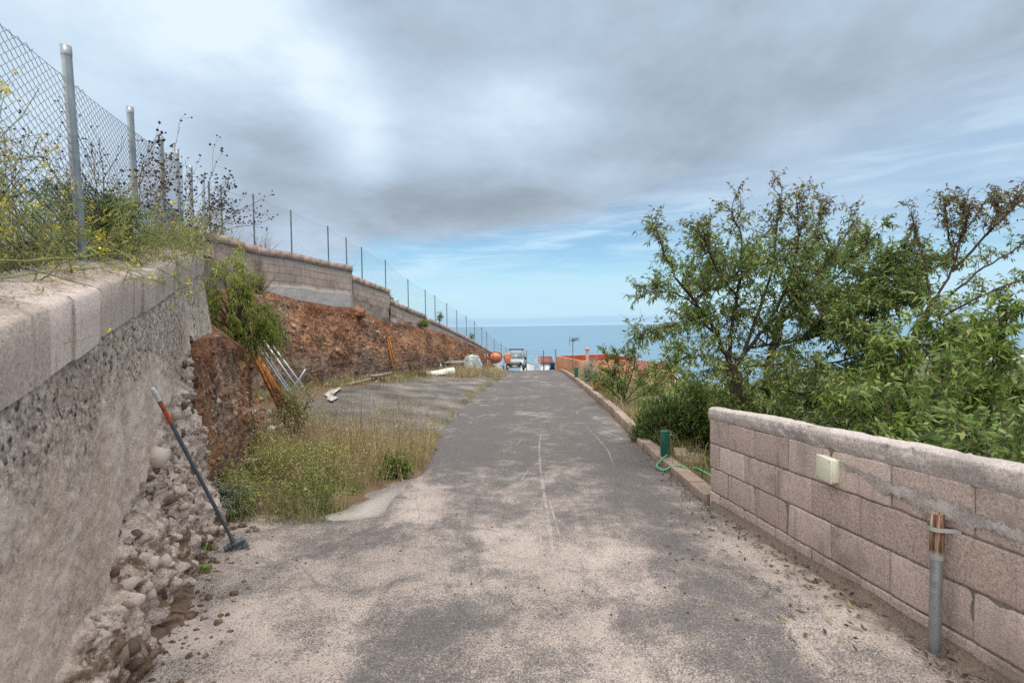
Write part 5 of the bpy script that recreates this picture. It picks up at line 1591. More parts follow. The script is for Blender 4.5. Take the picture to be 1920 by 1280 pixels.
A_, B_ = far_at(1013, 681, 66), far_at(1036, 680, 66)
g = Geo(); box(g, [(A_[0] + B_[0]) / 2, 67.5, (A_[2] - 9.5) / 2], (B_[0] - A_[0], 3, A_[2] + 9.5)); g.obj('wall', M_WHITEW, shed)
g = Geo(); hexa(g, [[A_[0] - .15, 65.8, A_[2] + .01], [B_[0] + .15, 65.8, A_[2] + .01], [B_[0] + .15, 69.2, A_[2] + .01], [A_[0] - .15, 69.2, A_[2] + .01], [A_[0] - .15, 65.8, A_[2] + .12], [B_[0] + .15, 65.8, A_[2] + .12], [B_[0] + .15, 69.2, A_[2] + .75], [A_[0] - .15, 69.2, A_[2] + .75]]); g.obj('roof', M_ROOFR, shed)
g = Geo(); cx_ = A_[0] * .45 + B_[0] * .55; box(g, [cx_, 65.98, A_[2] - 1.2], (.8, .06, 1.9)); g.obj('door', M_ALU, shed)
# dark blue bin by the house corner
p = far_at(1036, 692, 43); p[2] = float(G(p[0], p[1])) - .0
M_NAVY = simple('navy_plastic', (.012, .018, .04), .45, .4)
p[2] = max(p[2], far_at(1036, 697, 43)[2])
bin_ = thing('wheelie_bin', p, 'dark blue bin standing by the corner of the orange house', 'bin')
g = Geo(); P = np.array([(-.17, -.2, .05), (.17, -.2, .05), (.17, .2, .05), (-.17, .2, .05), (-.21, -.26, .62), (.21, -.26, .62), (.21, .26, .62), (-.21, .26, .62)]); hexa(g, P + p); g.obj('bin_body', M_NAVY, bin_, bevel=.02)
g = Geo(); P = np.array([(-.23, -.29, .62), (.23, -.29, .62), (.23, .29, .62), (-.23, .29, .62), (-.2, -.27, .68), (.2, -.27, .68), (.2, .24, .74), (-.2, .24, .74)]); hexa(g, P + p); g.obj('lid', M_NAVY, bin_, bevel=.02)
for sg in (-1, 1):
    g = Geo(); lathe(g, p + [sg * .2, .2, .1], [(.001, -.03), (.1, -.03), (.1, .03), (.001, .03)], 14, (1, 0, 0)); g.obj('wheel', M_TYRE, bin_)

# ================================================================== orange house
M_APRI = simple('apricot_render', (.52, .27, .16), .85, .2, 0, .22, 1.5)
M_PINK = simple('salmon_render', (.55, .29, .22), .85, .2, 0, .2, 2)
M_REDF = simple('red_roof_paint', (.34, .075, .04), .75, .3, 0, .3, 2)
m = MT('clay_tiles', .85, .2)
x_, y_, z_ = m.xyz()
wv = m.math('SINE', m.math('MULTIPLY', m.math('ADD', x_, m.math('MULTIPLY', y_, .12)), 30))
tc_ = m.ramp(m.noise(3.5, 5, .7), [(.3, (.20, .085, .06)), (.5, (.36, .17, .125)), (.7, (.46, .25, .19))])
m.bump(wv, 1.0, .05); M_TILE = m.col(m.mix(m.step(wv, -.2, -.9), tc_, (.13, .06, .045)))
hA, hB, hC, hD = at(1041, 666.5, 36), at(1087, 675.5, 30.7), at(1206, 677, 30.2), at(1150, 664.5, 37.5)
hz0 = -6.5; ztop = (hA[2] + hB[2] + hC[2]) / 3
for q in (hA, hB, hC): q[2] = ztop
hD[2] = at(1129, 663.7, hD[1])[2]; hD[2] = max(hD[2], ztop)
house = thing('orange_house', [hB[0], hB[1], float(G(hB[0], hB[1]))], 'apricot house with a red painted roof terrace below the road', 'house')
corners = [hA, hB, hC, hD]
g = Geo(); gi = Geo(); ctr_ = sum(corners) / 4
ins = [c + unit((ctr_ - c) * [1, 1, 0]) * .26 for c in corners]
lo = lambda p, z: np.array([p[0], p[1], z])
for k in range(4):
    a_, b_ = corners[k], corners[(k + 1) % 4]; ai, bi_ = ins[k], ins[(k + 1) % 4]
    g.add([lo(a_, hz0), lo(b_, hz0), b_, a_], np.array([[0, 1, 2, 3]]))
    g.add([a_, b_, bi_, ai], np.array([[0, 1, 2, 3]]))
    gi.add([ai, bi_, lo(bi_, ztop - .55), lo(ai, ztop - .55)], np.array([[0, 1, 2, 3]]))
g.obj('wall', M_APRI, house)
gi.add([lo(c, ztop - .55) for c in ins], np.array([[0, 1, 2, 3]]))
tag(gi.obj('roof_terrace', M_REDF, house), 'red painted inner parapet and floor of the roof')
# tiled lean-to
tA, tB = lo(hC, ztop - .05) + [-.9, -.02, 0], at(1270, 685, 29.0)
tC, tD = at(1262, 702, 26.6), at(1196, 697.5, 27.2)
g = Geo(); hexa(g, [tD, tC, tB, tA, tD + [0, 0, .08], tC + [0, 0, .08], tB + [0, 0, .08], tA + [0, 0, .08]]); roof = g.obj('tiled_roof', M_TILE, house)
g = Geo(); n_ = 16
for q in range(n_):
    f_ = (q + .5) / n_; p0, p1 = tD * (1 - f_) + tC * f_ + [0, -.03, .09], tA * (1 - f_) + tB * f_ + [0, 0, .09]; tube(g, [p0, p1], .075, 6)
g.obj('ridge_tiles', M_TILE, roof)
g = Geo(); hexa(g, [lo(tD + [.1, .1, 0], hz0), lo(tC + [-.1, .1, 0], hz0), lo(tB, hz0), lo(tA, hz0), tD + [.1, .1, -.01], tC + [-.1, .1, -.01], tB - [0, 0, .01], tA - [0, 0, .01]]); g.obj('side_wall', M_PINK, house)
g = Geo(); tube(g, [tD + [0, -.06, -.02], tC + [0, -.06, -.02]], .07, 8); g.obj('gutter', M_REDF, house)
cp = at(1101, 672, 35.2); cp[2] = ztop - .5; g = Geo(); tube(g, [cp, cp + [0, 0, .95]], .12, 10); chim = g.obj('chimney', M_WOODG, house)
g = Geo(); lathe(g, cp + [0, 0, .95], [(.16, 0), (.19, .03), (.19, .1), (.001, .17)], 12); g.obj('chimney_cap', M_APRI, chim)
wA = hA * .62 + hB * .38; g = Geo(); box(g, lo(wA, ztop - .85) + [-.02, -.02, 0], (.10, .7, .25), math.atan2(hB[0] - hA[0], -(hB[1] - hA[1]))); g.obj('vent', M_REDF, house)

mb = at(1074, 692, 31.5); mast_top = at(1074, 634, 31.5); mb[2] = min(mb[2], float(G(mb[0], mb[1])))
ant = thing('tv_aerial', mb, 'tall thin mast with a television aerial beside the orange house', 'aerial')
g = Geo(); tube(g, [mb, mast_top], .026, 6); g.obj('mast', M_POSTG, ant)
g = Geo(); c_ = mast_top - [0, 0, .12]; bar(g, c_ + [-.12, -.1, 0], c_ + [.42, .5, .05], .03, .03)
for q in range(7):
    f_ = q / 6; b_ = c_ + np.array([-.12, -.1, 0]) * (1 - f_) + np.array([.42, .5, .05]) * f_
    for sg in (-1, 1): bar(g, b_, b_ + [.13 * sg, -.1 * sg, .19 - .05 * f_], .012, .012); bar(g, b_, b_ + [.13 * sg, -.1 * sg, -.12], .012, .012)
g.obj('yagi_array', M_POSTG, ant)
g = Geo(); b_ = c_ + [-.2, 0, 0]
for q in range(5): bar(g, b_ + [-.05 + .02 * q, 0, -.28 + .14 * q], b_ + [-.05 + .02 * q, .3, -.28 + .14 * q], .012, .012)
bar(g, b_ + [0, .15, -.34], b_ + [0, .15, .34], .015, .015); bar(g, b_ + [0, .15, 0], c_, .02, .02); g.obj('reflector', M_POSTG, ant)
g = Geo(); box(g, c_ + [.05, 0, -.03], (.14, .1, .1)); g.obj('amplifier_box', M_RUSTD, ant)

# far white houses on the lower slope to the right
for k, (px_, d_, w_, h_, lab) in enumerate(((1800, 520, 30, 9, 'white house seen through the leaves, nearest to the tree trunks'), (1870, 600, 46, 10, 'long white house seen through the leaves at the right'),
                                     (1905, 700, 34, 14, 'tall white house at the right edge behind the leaves'), (1720, 760, 40, 9, 'pale far house behind the middle of the trees'))):
    r_ = ray(px_, 640) * d_; p = np.array([r_[0], r_[1], float(G(r_[0], r_[1]))])
    hs_ = thing('white_house', p, lab, 'house', 'far white houses below the trees')
    g = Geo(); box(g, p + [0, 0, h_ / 2 - 1], (w_, 14, h_ + 2), .5); g.obj('wall', M_WHITEW, hs_)
    g = Geo(); box(g, p + [0, 0, h_ + .4], (w_ + 1, 15, .8), .5); g.obj('roof', M_ROOFR if k % 2 == 0 else M_WHITEW, hs_)
    for q in range(4):
        g = Geo(); o_ = (q - 1.5) * w_ / 4.6; c5, s5 = math.cos(.5), math.sin(.5)
        box(g, p + [c5 * o_ + s5 * 7.05, s5 * o_ - c5 * 7.05, h_ * .55], (2.2, .3, 2.4), .5); g.obj('window', M_GLASS, hs_)
# ================================================================== plants
M_BARK = simple('dark_bark', (.055, .042, .034), .92, .15, 0, .5, 14, .8)
M_TWIG = simple('brown_twig', (.10, .065, .048), .9, .15, 0, .4, 10)
M_LEAF = foliage('almond_leaf', [(0, (.06, .105, .03)), (.30, (.15, .225, .055)), (.58, (.25, .335, .08)), (.80, (.39, .41, .12)), (.88, (.19, .115, .065)), (1, (.13, .07, .062))])
M_LEAFY = foliage('fresh_leaf', [(0, (.06, .105, .025)), (.4, (.16, .235, .042)), (.75, (.27, .36, .07)), (1, (.42, .44, .12))])
M_ROSE = foliage('rosemary_needle', [(0, (.035, .065, .018)), (.5, (.12, .195, .045)), (1, (.28, .37, .10))], .35)
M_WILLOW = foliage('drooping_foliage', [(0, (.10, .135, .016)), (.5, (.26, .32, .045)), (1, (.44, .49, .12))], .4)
M_WEED = foliage('weed_green', [(0, (.06, .10, .025)), (.45, (.18, .25, .05)), (.8, (.36, .37, .095)), (1, (.46, .39, .17))], .35)
M_STRAW = foliage('straw', [(0, (.20, .14, .065)), (.5, (.42, .31, .165)), (1, (.64, .54, .36))], .35)
M_DRYBR = simple('dry_stem', (.21, .16, .105), .9, .1, 0, .45, 30)
M_STEMG = simple('green_stem', (.24, .25, .10), .85, .2, 0, .4, 20)
M_YEL = foliage('yellow_petal', [(0, (.55, .42, .01)), (1, (.78, .66, .03))], .2)
M_SEED = simple('seed_head', (.075, .055, .07), .9, .1, 0, .5, 40)
M_ORG = foliage('orange_petal', [(0, (.62, .16, .02)), (1, (.80, .30, .06))], .2)
M_GREYL = foliage('silver_leaf', [(0, (.24, .27, .21)), (1, (.55, .58, .50))], .35)
M_DRYLEAF = foliage('dead_leaf', [(0, (.045, .032, .022)), (.5, (.12, .075, .04)), (.85, (.27, .19, .09)), (1, (.17, .19, .06))], .1)


def spline(P, n):
    P = np.asarray(P, float); t = np.linspace(0, 1, len(P)); q = np.linspace(0, 1, n)
    out = np.stack([np.interp(q, t, P[:, k]) for k in range(3)], 1)
    for _ in range(2):
        if n > 4: out[1:-1] = .25 * out[:-2] + .5 * out[1:-1] + .25 * out[2:]
    return out


def branch_out(start, d, L, n, wob, up):
    """a wandering twig"""
    P = [np.asarray(start, float)]; d = unit(d)
    for k in range(n):
        d = unit(d + rng.normal(size=3) * wob + np.array([0, 0, up]))
        P.append(P[-1] + d * L / n)
    return np.array(P)


class Tree:
    def __init__(self): self.wood, self.leaf, self.tips = Geo(), Geo(), []

    def limb(self, P, r0, r1, k=7):
        P = spline(P, max(6, len(P) * 4)); P[1:-1] += rng.normal(size=P[1:-1].shape) * min(.014, r0 * .35)
        tube(self.wood, P, np.linspace(r0, r1, len(P)) , k, mi=0); return P

    def grow(self, P, n1, L1, n2, L2, up=.15, out=None, start=.25, r=.009, lf=9, tone=(.15, .85), L=.085, W=.024, bare_above=None, twig_up=.06, jit=.06, brown=None, dens=1.0, below=None):
        """side shoots, twigs and leaves along a limb"""
        P = np.asarray(P); ctr = np.asarray(out) if out is not None else None
        for q in range(n1):
            t = start + (1 - start) * (q + rng.random()) / n1
            i = min(len(P) - 2, int(t * (len(P) - 1))); p = P[i] + (P[i + 1] - P[i]) * rng.random()
            d = unit(rng.normal(size=3)); ax = unit(P[i + 1] - P[i]); d = unit(d - ax * d.dot(ax) * .7 + ax * .55)
            if ctr is not None: d = unit(d + unit(p - ctr) * .7)
            l1 = L1 * rng.uniform(.5, 1.15) * (1 - .42 * t)
            B = branch_out(p, d, l1, 6, .22, up * rng.uniform(.2, 1.2))
            if ((B[:, 1] < 5.45) & (B[:, 0] < 2.72) & (B[:, 0] > 0)).any(): continue
            tube(self.wood, B, np.linspace(r, r * .35, 7), 4, mi=1, caps=False)
            for w in range(n2):
                i2 = rng.integers(1, 6); tw = branch_out(B[i2] + (B[i2 + 1] - B[i2]) * rng.random(), unit(B[i2 + 1] - B[i2]) + rng.normal(size=3) * .75, L2 * rng.uniform(.4, 1.2), 3, .3, twig_up)
                tube(self.wood, tw, np.linspace(r * .4, r * .2, 4), 3, mi=1, caps=False)
                self.leafy(tw, lf, tone, L, W, bare_above, brown, dens, below)
            self.leafy(B[2:], lf, tone, L, W, bare_above, brown, dens, below)

    def leafy(self, tw, n, tone, L, W, bare_above=None, brown=None, dens=1.0, below=None):
        n = rng.poisson(n * dens)
        if n == 0 or ((tw[:, 1] < 5.45) & (tw[:, 0] < 2.68) & (tw[:, 0] > 0)).any(): return
        t = rng.uniform(.1, 1, n) ** .8 * (len(tw) - 1); i = np.minimum(t.astype(int), len(tw) - 2); f = (t - i)[:, None]
        p = tw[i] * (1 - f) + tw[i + 1] * f; ax = unit(tw[i + 1] - tw[i])
        d = unit(ax * .6 + unit(rng.normal(size=(n, 3))) * .9 + np.array([0, 0, -.12]))
        a = np.clip(rng.uniform(tone[0], tone[1], n) + rng.normal() * .10, 0, .82); l = L * rng.uniform(.6, 1.2, n)
        w = W * rng.uniform(.75, 1.2, n)
        if bare_above is not None:
            z = p[:, 2]; k = rng.random(n) < np.where(z > bare_above, np.exp(-(z - bare_above) * 1.1), 1); p, d, a, l, w = p[k], d[k], a[k], l[k], w[k]
        if below is not None:
            k = p[:, 2] > below; p, d, a, l, w = p[k], d[k], a[k], l[k], w[k]
        if brown is not None and len(p):
            pr = np.clip((p[:, 2] - brown) * .75, 0, .75); b = rng.random(len(p)) < pr
            a = np.where(b, rng.uniform(.86, 1, len(p)), a); l = np.where(b, l * .75, l)
        if len(p): leaves(self.leaf, p, d, l, w, a, droop=.35)

    def tips_clusters(self, P, n, a=(.86, 1)):
        """curled brownish leaves clustered at a shoot's end"""
        t = rng.uniform(.55, 1, n) * (len(P) - 1); i = np.minimum(t.astype(int), len(P) - 2)
        p = P[i] + (P[i + 1] - P[i]) * rng.random((n, 1)) + rng.normal(size=(n, 3)) * .012
        leaves(self.leaf, p, unit(rng.normal(size=(n, 3)) + [0, 0, -.2]), rng.uniform(.03, .06, n), .018, rng.uniform(*a, n), droop=.5)

    def build(self, name, loc, label, cat, group=None, wood=(None, None), leafm=None, leafname='crown', woodname='trunk'):
        t = thing(name, loc, label, cat, group)
        self.wood.obj(woodname, [wood[0] or M_BARK, wood[1] or M_TWIG], t, smooth=True)
        self.leaf.obj(leafname, leafm or M_LEAF, t)
        return t


def pl_(pts): return [at(a, b, c) for a, b, c in pts]


# ---- the almond tree just behind the end of the block wall
T = Tree(); D0 = 7.2
root = at(1378, 800, D0); root[2] = float(G(root[0], root[1])) - .05
trunk = [root, at(1380, 780, D0), at(1383, 740, D0), at(1376, 700, D0), at(1368, 678, D0)]
T.limb(trunk, .125, .085, 10)
top = trunk[-1]; ctrA = at(1410, 640, D0)
LA = [([(1370, 690, 7.2), (1352, 640, 7.1), (1318, 585, 6.9), (1275, 530, 6.8), (1245, 470, 6.7), (1226, 425, 6.7)], .055, .008),
      ([(1376, 700, 7.2), (1400, 655, 7.3), (1445, 605, 7.4), (1505, 545, 7.5), (1560, 480, 7.6), (1603, 412, 7.6)], .06, .008),
      ([(1368, 678, 7.2), (1372, 610, 7.1), (1388, 530, 7.0), (1392, 450, 7.0), (1372, 395, 6.9)], .05, .007),
      ([(1390, 670, 7.2), (1425, 580, 7.4), (1450, 500, 7.5), (1456, 430, 7.5), (1462, 365, 7.5)], .045, .007),
      ([(1440, 610, 7.4), (1480, 530, 7.2), (1498, 455, 7.1), (1495, 380, 7.1)], .035, .007),
      ([(1480, 560, 7.4), (1520, 470, 7.7), (1540, 385, 7.8)], .03, .006),
      ([(1345, 625, 7.1), (1300, 598, 6.8), (1250, 612, 6.6), (1194, 630, 6.5)], .03, .005),
      ([(1368, 690, 7.2), (1335, 665, 6.8), (1285, 668, 6.5), (1255, 690, 6.4)], .03, .006),
      ([(1320, 588, 6.9), (1290, 560, 7.3), (1250, 545, 7.5), (1215, 550, 7.6)], .028, .006),
      ([(1384, 560, 7.0), (1340, 500, 6.6), (1320, 440, 6.5)], .028, .006),
      ([(1360, 655, 7.1), (1400, 690, 6.6), (1470, 680, 6.3), (1530, 690, 6.2)], .03, .006),
      ([(1395, 655, 7.3), (1470, 640, 7.8), (1560, 610, 8.1)], .03, .006)]
zA = float(at(1400, 440, 7.1)[2])
for k, (pts, r0, r1) in enumerate(LA):
    P = T.limb(pl_(pts), r0 * .62, r1 * .8)
    hi = k in (0, 1, 2, 3, 4, 5, 9)
    T.grow(P, 24 if hi else 20, .56 if k != 6 else .32, 7, .25, up=.20 if hi else .05, out=ctrA, start=.18, r=.0065, lf=7.8, tone=(.05, .80), L=.078, W=.023, brown=zA - .25, dens=.85)
    if hi: T.tips_clusters(P, 60)
    for w in range(2):
        i = int(len(P) * rng.uniform(.25, .75)); tgt = at(rng.uniform(1255, 1600), rng.uniform(455, 700), rng.uniform(6.3, 8.1)); e = P[i] + unit(tgt - P[i]) * min(np.linalg.norm(tgt - P[i]), 1.2)
        Q = T.limb([P[i], (P[i] + e) / 2 + rng.normal(size=3) * .08 + [0, 0, .06], e], .012, .004, 5)
        T.grow(Q, 8, .40, 6, .22, up=.12, out=ctrA, start=.1, r=.005, lf=7.5, tone=(.05, .80), L=.078, W=.023, brown=zA - .25, dens=.9)
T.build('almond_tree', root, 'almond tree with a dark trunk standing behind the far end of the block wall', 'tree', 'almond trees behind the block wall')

# ---- second trunk right behind it, thicker green crown
T = Tree(); root = at(1428, 790, 8.0); root[2] = float(G(root[0], root[1])) - .05
P = T.limb([root, at(1432, 760, 8.0), at(1436, 720, 8.0), at(1448, 660, 8.0), at(1460, 610, 8.0), at(1468, 580, 8.0)], .085, .05, 9)
ctr = at(1560, 640, 8.0)
for k, pts in enumerate(([(1460, 610, 8), (1520, 560, 8.2), (1590, 500, 8.3), (1640, 430, 8.4)], [(1450, 650, 8), (1530, 630, 7.8), (1620, 600, 7.6), (1690, 570, 7.5)], [(1468, 580, 8), (1540, 520, 8.5), (1610, 455, 8.7)],
                         [(1440, 700, 8), (1520, 690, 7.6), (1600, 670, 7.4), (1680, 650, 7.3)], [(1436, 720, 8), (1500, 740, 7.4), (1590, 740, 7.1), (1650, 720, 7)], [(1500, 640, 8), (1580, 560, 7.6), (1650, 500, 7.5)],
                         [(1520, 560, 8.2), (1560, 600, 7.4), (1610, 640, 7.1)], [(1436, 730, 8), (1400, 760, 7.4), (1360, 770, 7.2)],
                         [(1530, 630, 7.8), (1620, 540, 7.6), (1705, 465, 7.5)], [(1590, 605, 7.6), (1670, 535, 7.4), (1745, 500, 7.3)], [(1560, 600, 7.4), (1640, 570, 7.2), (1720, 555, 7.0)])):
    Q = T.limb(pl_(pts), .024, .006)
    T.grow(Q, 25, .58, 9, .26, up=.06, out=ctr, start=.12, r=.0065, lf=9.5, tone=(.02, .74), L=.085, W=.026, brown=float(at(1500, 430, 8)[2]), dens=1.0)
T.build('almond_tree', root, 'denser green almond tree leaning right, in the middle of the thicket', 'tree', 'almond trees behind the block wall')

# ---- sparse tree at the right, bare shoots against the sky
T = Tree(); root = at(1660, 820, 6.6); root[2] = float(G(root[0], root[1])) - .05
P = T.limb([root, at(1664, 760, 6.6), at(1690, 690, 6.5), at(1715, 630, 6.5), at(1745, 575, 6.4)], .075, .042, 9)
ctr = at(1780, 600, 6.4)
LC = [[(1745, 575, 6.4), (1785, 510, 6.4), (1800, 450, 6.4), (1842, 385, 6.4)], [(1785, 510, 6.4), (1850, 440, 6.2), (1890, 400, 6.1), (1912, 362, 6.1)], [(1790, 490, 6.4), (1776, 430, 6.6), (1770, 380, 6.6)],
      [(1745, 575, 6.4), (1738, 500, 6.6), (1722, 450, 6.7), (1708, 398, 6.7)], [(1800, 450, 6.4), (1815, 410, 6.3), (1800, 385, 6.3)], [(1720, 625, 6.5), (1790, 580, 6.1), (1860, 545, 5.9), (1930, 520, 5.8)],
      [(1740, 590, 6.4), (1830, 510, 6.7), (1900, 470, 6.8), (1960, 430, 6.9)], [(1850, 440, 6.2), (1870, 400, 6.4), (1868, 372, 6.4)]]
for k, pts in enumerate(LC):
    Q = T.limb(pl_(pts), .017, .005)
    T.grow(Q, 15, .36, 5, .16, up=.25, out=ctr, start=.2, r=.0055, lf=4.6, tone=(.2, .8), L=.07, W=.022, brown=float(at(1800, 560, 6.4)[2]), dens=.9)
    T.tips_clusters(Q, 75)
for pts in ([(1690, 690, 6.5), (1640, 640, 6.7), (1600, 590, 6.8)], [(1664, 760, 6.6), (1740, 730, 6.3), (1830, 700, 6.0)], [(1700, 660, 6.5), (1760, 640, 6.8), (1860, 610, 7)]):
    Q = T.limb(pl_(pts), .022, .006); T.grow(Q, 24, .52, 8, .24, up=.06, out=ctr, start=.12, r=.006, lf=9, tone=(.05, .78), L=.085, W=.026)
T.build('almond_tree', root, 'sparse almond tree at the right with bare brown shoots against the sky', 'tree', 'almond trees behind the block wall')

# ---- bright leafy tree hanging over the wall
T = Tree(); root = at(1800, 960, 4.9); root[2] = float(G(root[0], root[1])) - .05
T.limb([root, at(1795, 880, 4.9), at(1800, 820, 4.9), at(1790, 770, 4.9)], .07, .045, 9)
ctr = at(1790, 800, 5.0)
for k, pts in enumerate(([(1800, 820, 4.9), (1770, 740, 4.7), (1760, 660, 4.6), (1775, 590, 4.6)], [(1795, 790, 4.9), (1850, 720, 4.6), (1880, 640, 4.6), (1870, 580, 4.7)], [(1795, 840, 4.9), (1720, 780, 4.6), (1680, 700, 4.6), (1660, 650, 4.7)],
                         [(1800, 830, 4.9), (1880, 790, 4.5), (1950, 740, 4.4)], [(1795, 850, 4.9), (1720, 830, 4.4), (1640, 790, 4.5), (1590, 760, 4.7)], [(1800, 860, 4.9), (1860, 850, 4.2), (1920, 830, 4.1)],
                         [(1795, 870, 4.9), (1740, 850, 4.3), (1690, 825, 4.2)], [(1790, 770, 4.9), (1810, 700, 5.2), (1830, 630, 5.4)], [(1795, 800, 4.9), (1700, 740, 5.1), (1610, 720, 5.3)])):
    Q = T.limb(pl_(pts), .018, .005)
    T.grow(Q, 16, .38, 7, .2, up=.04, out=ctr, start=.12, r=.0055, lf=9.5, tone=(.05, 1.0), L=.095, W=.027, jit=.1)
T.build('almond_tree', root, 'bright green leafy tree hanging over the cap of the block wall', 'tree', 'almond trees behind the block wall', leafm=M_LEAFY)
# ---- dark undergrowth behind the wall
T = Tree(); root = on(4.6, 6.6)
for k in range(150):
    yb_ = rng.uniform(2.6, 12.0); b_ = np.array([2.85 + rng.random() * (yb_ * 1.06 - 2.3), yb_, 0]); b_[2] = float(G(b_[0], b_[1]))
    zt_ = -.125 * b_[1] + rng.uniform(-.5, .0)
    if b_[1] < 7.6 and .39 < b_[0] / b_[1] < .56: continue
    if zt_ < b_[2] + .3: zt_ = b_[2] + .5
    P = np.array([b_, b_ * .6 + np.array([b_[0] + rng.normal() * .15, b_[1] + rng.normal() * .15, zt_]) * .4, [b_[0] + rng.normal() * .3, b_[1] + rng.normal() * .3, zt_]])
    Q = T.limb(P, .010, .004, 5); T.grow(Q, 11, .42, 6, .22, up=.05, start=.12, r=.005, lf=9, tone=(0, .7), L=.085, W=.027)
o = T.build('undergrowth', root, 'dark leafy thicket filling the ground behind the block wall', 'thicket', woodname='stems', leafname='foliage'); 
# ---- low yellowish shrub left of the trunk
def shrub(name, c, r, h, n, label, cat, leafm, tone, L, W, lf=8, group=None, up=.12, n1=8, L1=.35):
    T = Tree(); root = np.asarray(c, float)
    for k in range(n):
        th = rng.uniform(0, 6.283); rr_ = r * math.sqrt(rng.random()); hh = h * (1 - .55 * (rr_ / r) ** 2) * rng.uniform(.75, 1.08)
        tip = root + np.array([math.cos(th) * rr_, math.sin(th) * rr_, hh]); mid = root + (tip - root) * .5 + np.array([0, 0, h * .08])
        b_ = root + np.array([math.cos(th), math.sin(th), 0]) * rr_ * .15
        Q = T.limb([b_ - [0, 0, .03], mid, tip], .014, .004, 5)
        T.grow(Q, n1, L1, 5, .18, up=up, start=.2, r=.005, lf=lf, tone=tone, L=L, W=W)
    return T.build(name, root, label, cat, group, wood=(M_TWIG, M_TWIG), leafm=leafm, woodname='stems', leafname='foliage')


shrub('shrub', on(3.35, 8.6), .62, 1.75, 16, 'yellowish green leafy shrub left of the dark almond trunk', 'shrub', M_LEAFY, (.0, .75), .07, .024, 8)
shrub('shrub', on(3.25, 7.0), .34, .60, 8, 'olive green shrub tucked behind the end of the block wall', 'shrub', M_LEAF, (.05, .75), .055, .02, 8, L1=.28)
shrub('shrub', on(4.0, 10.8), .65, 1.15, 13, 'greyish shrub between the young tree and the almond trunk', 'shrub', M_GREYL, (0, .9), .05, .012, 9, L1=.3)
# young tree by the kerb
T = Tree(); root = gpt(1172, 764); yd = root[1]
for k, pts in enumerate(([(1172, 764), (1172, 730), (1173, 700), (1178, 660), (1176, 648)], [(1172, 755), (1158, 728), (1146, 700), (1136, 672), (1132, 655)], [(1173, 752), (1192, 728), (1208, 708), (1218, 690)],
                         [(1172, 745), (1162, 708), (1158, 680), (1150, 660)], [(1172, 758), (1150, 735), (1128, 715), (1112, 700)], [(1173, 755), (1205, 740), (1232, 720), (1245, 712)], [(1172, 740), (1184, 705), (1192, 675), (1190, 655)], [(1172, 750), (1160, 720), (1142, 690)])):
    Q = T.limb([at(a, b, yd + (.25 * math.sin(k * 2.1) * j / 4)) for j, (a, b) in enumerate(pts)], .022, .005, 6)
    T.grow(Q, 15, .34, 6, .18, up=.15, start=.22, r=.005, lf=8, tone=(.1, .78), L=.075, W=.026, dens=1.0)
T.build('young_tree', root, 'young bushy tree between the kerb and the orange house', 'tree')

# rosemary: upright needle covered shoots
g, gs = Geo(), Geo(); c = on(2.93, 9.1); ns = 1100
for k in range(ns):
    th = rng.uniform(0, 6.283); ph = math.acos(rng.uniform(.02, 1)); rr_ = rng.uniform(.6, 1.0)
    lum = 1 + .12 * math.sin(th * 3 + 1) * math.sin(ph * 4) + .06 * rng.normal()
    tip = c + np.array([math.cos(th) * math.sin(ph) * .72, math.sin(th) * math.sin(ph) * .62, math.cos(ph) * .90]) * rr_ * lum + [0, 0, .08]
    d = unit(tip - c + [0, 0, .8]); b_ = tip - d * rng.uniform(.10, .20)
    b_[2] = max(b_[2], float(G(b_[0], b_[1])) + .01)
    S_ = np.stack([b_, (b_ + tip) / 2 + rng.normal(size=3) * .008, tip]); tube(gs, S_, [.004, .003, .0015], 3, caps=False)
    m_ = 70; t = rng.random(m_)[:, None] ** .8; p = b_ * (1 - t) + tip * t
    leaves(g, p, d * .75 + unit(rng.normal(size=(m_, 3))) * .85, .034, .0075, np.clip(t[:, 0] * .75 + rng.uniform(0, .35, m_) - .12, 0, 1), droop=0)
rose = thing('rosemary_bush', c, 'dense dark green rosemary bush growing over the kerb by the tap post', 'bush')
gs.obj('stems', M_TWIG, rose); g.obj('foliage', M_ROSE, rose)
g = Geo()      # woody heart of the bush
for k in range(40):
    tip = c + np.array([rng.normal() * .3, rng.normal() * .26, rng.uniform(.3, .75)]); tube(g, [c + [0, 0, -.02], (c + tip) / 2 + rng.normal(size=3) * .05, tip], [.018, .012, .005], 5)
g.obj('branches', M_BARK, rose)

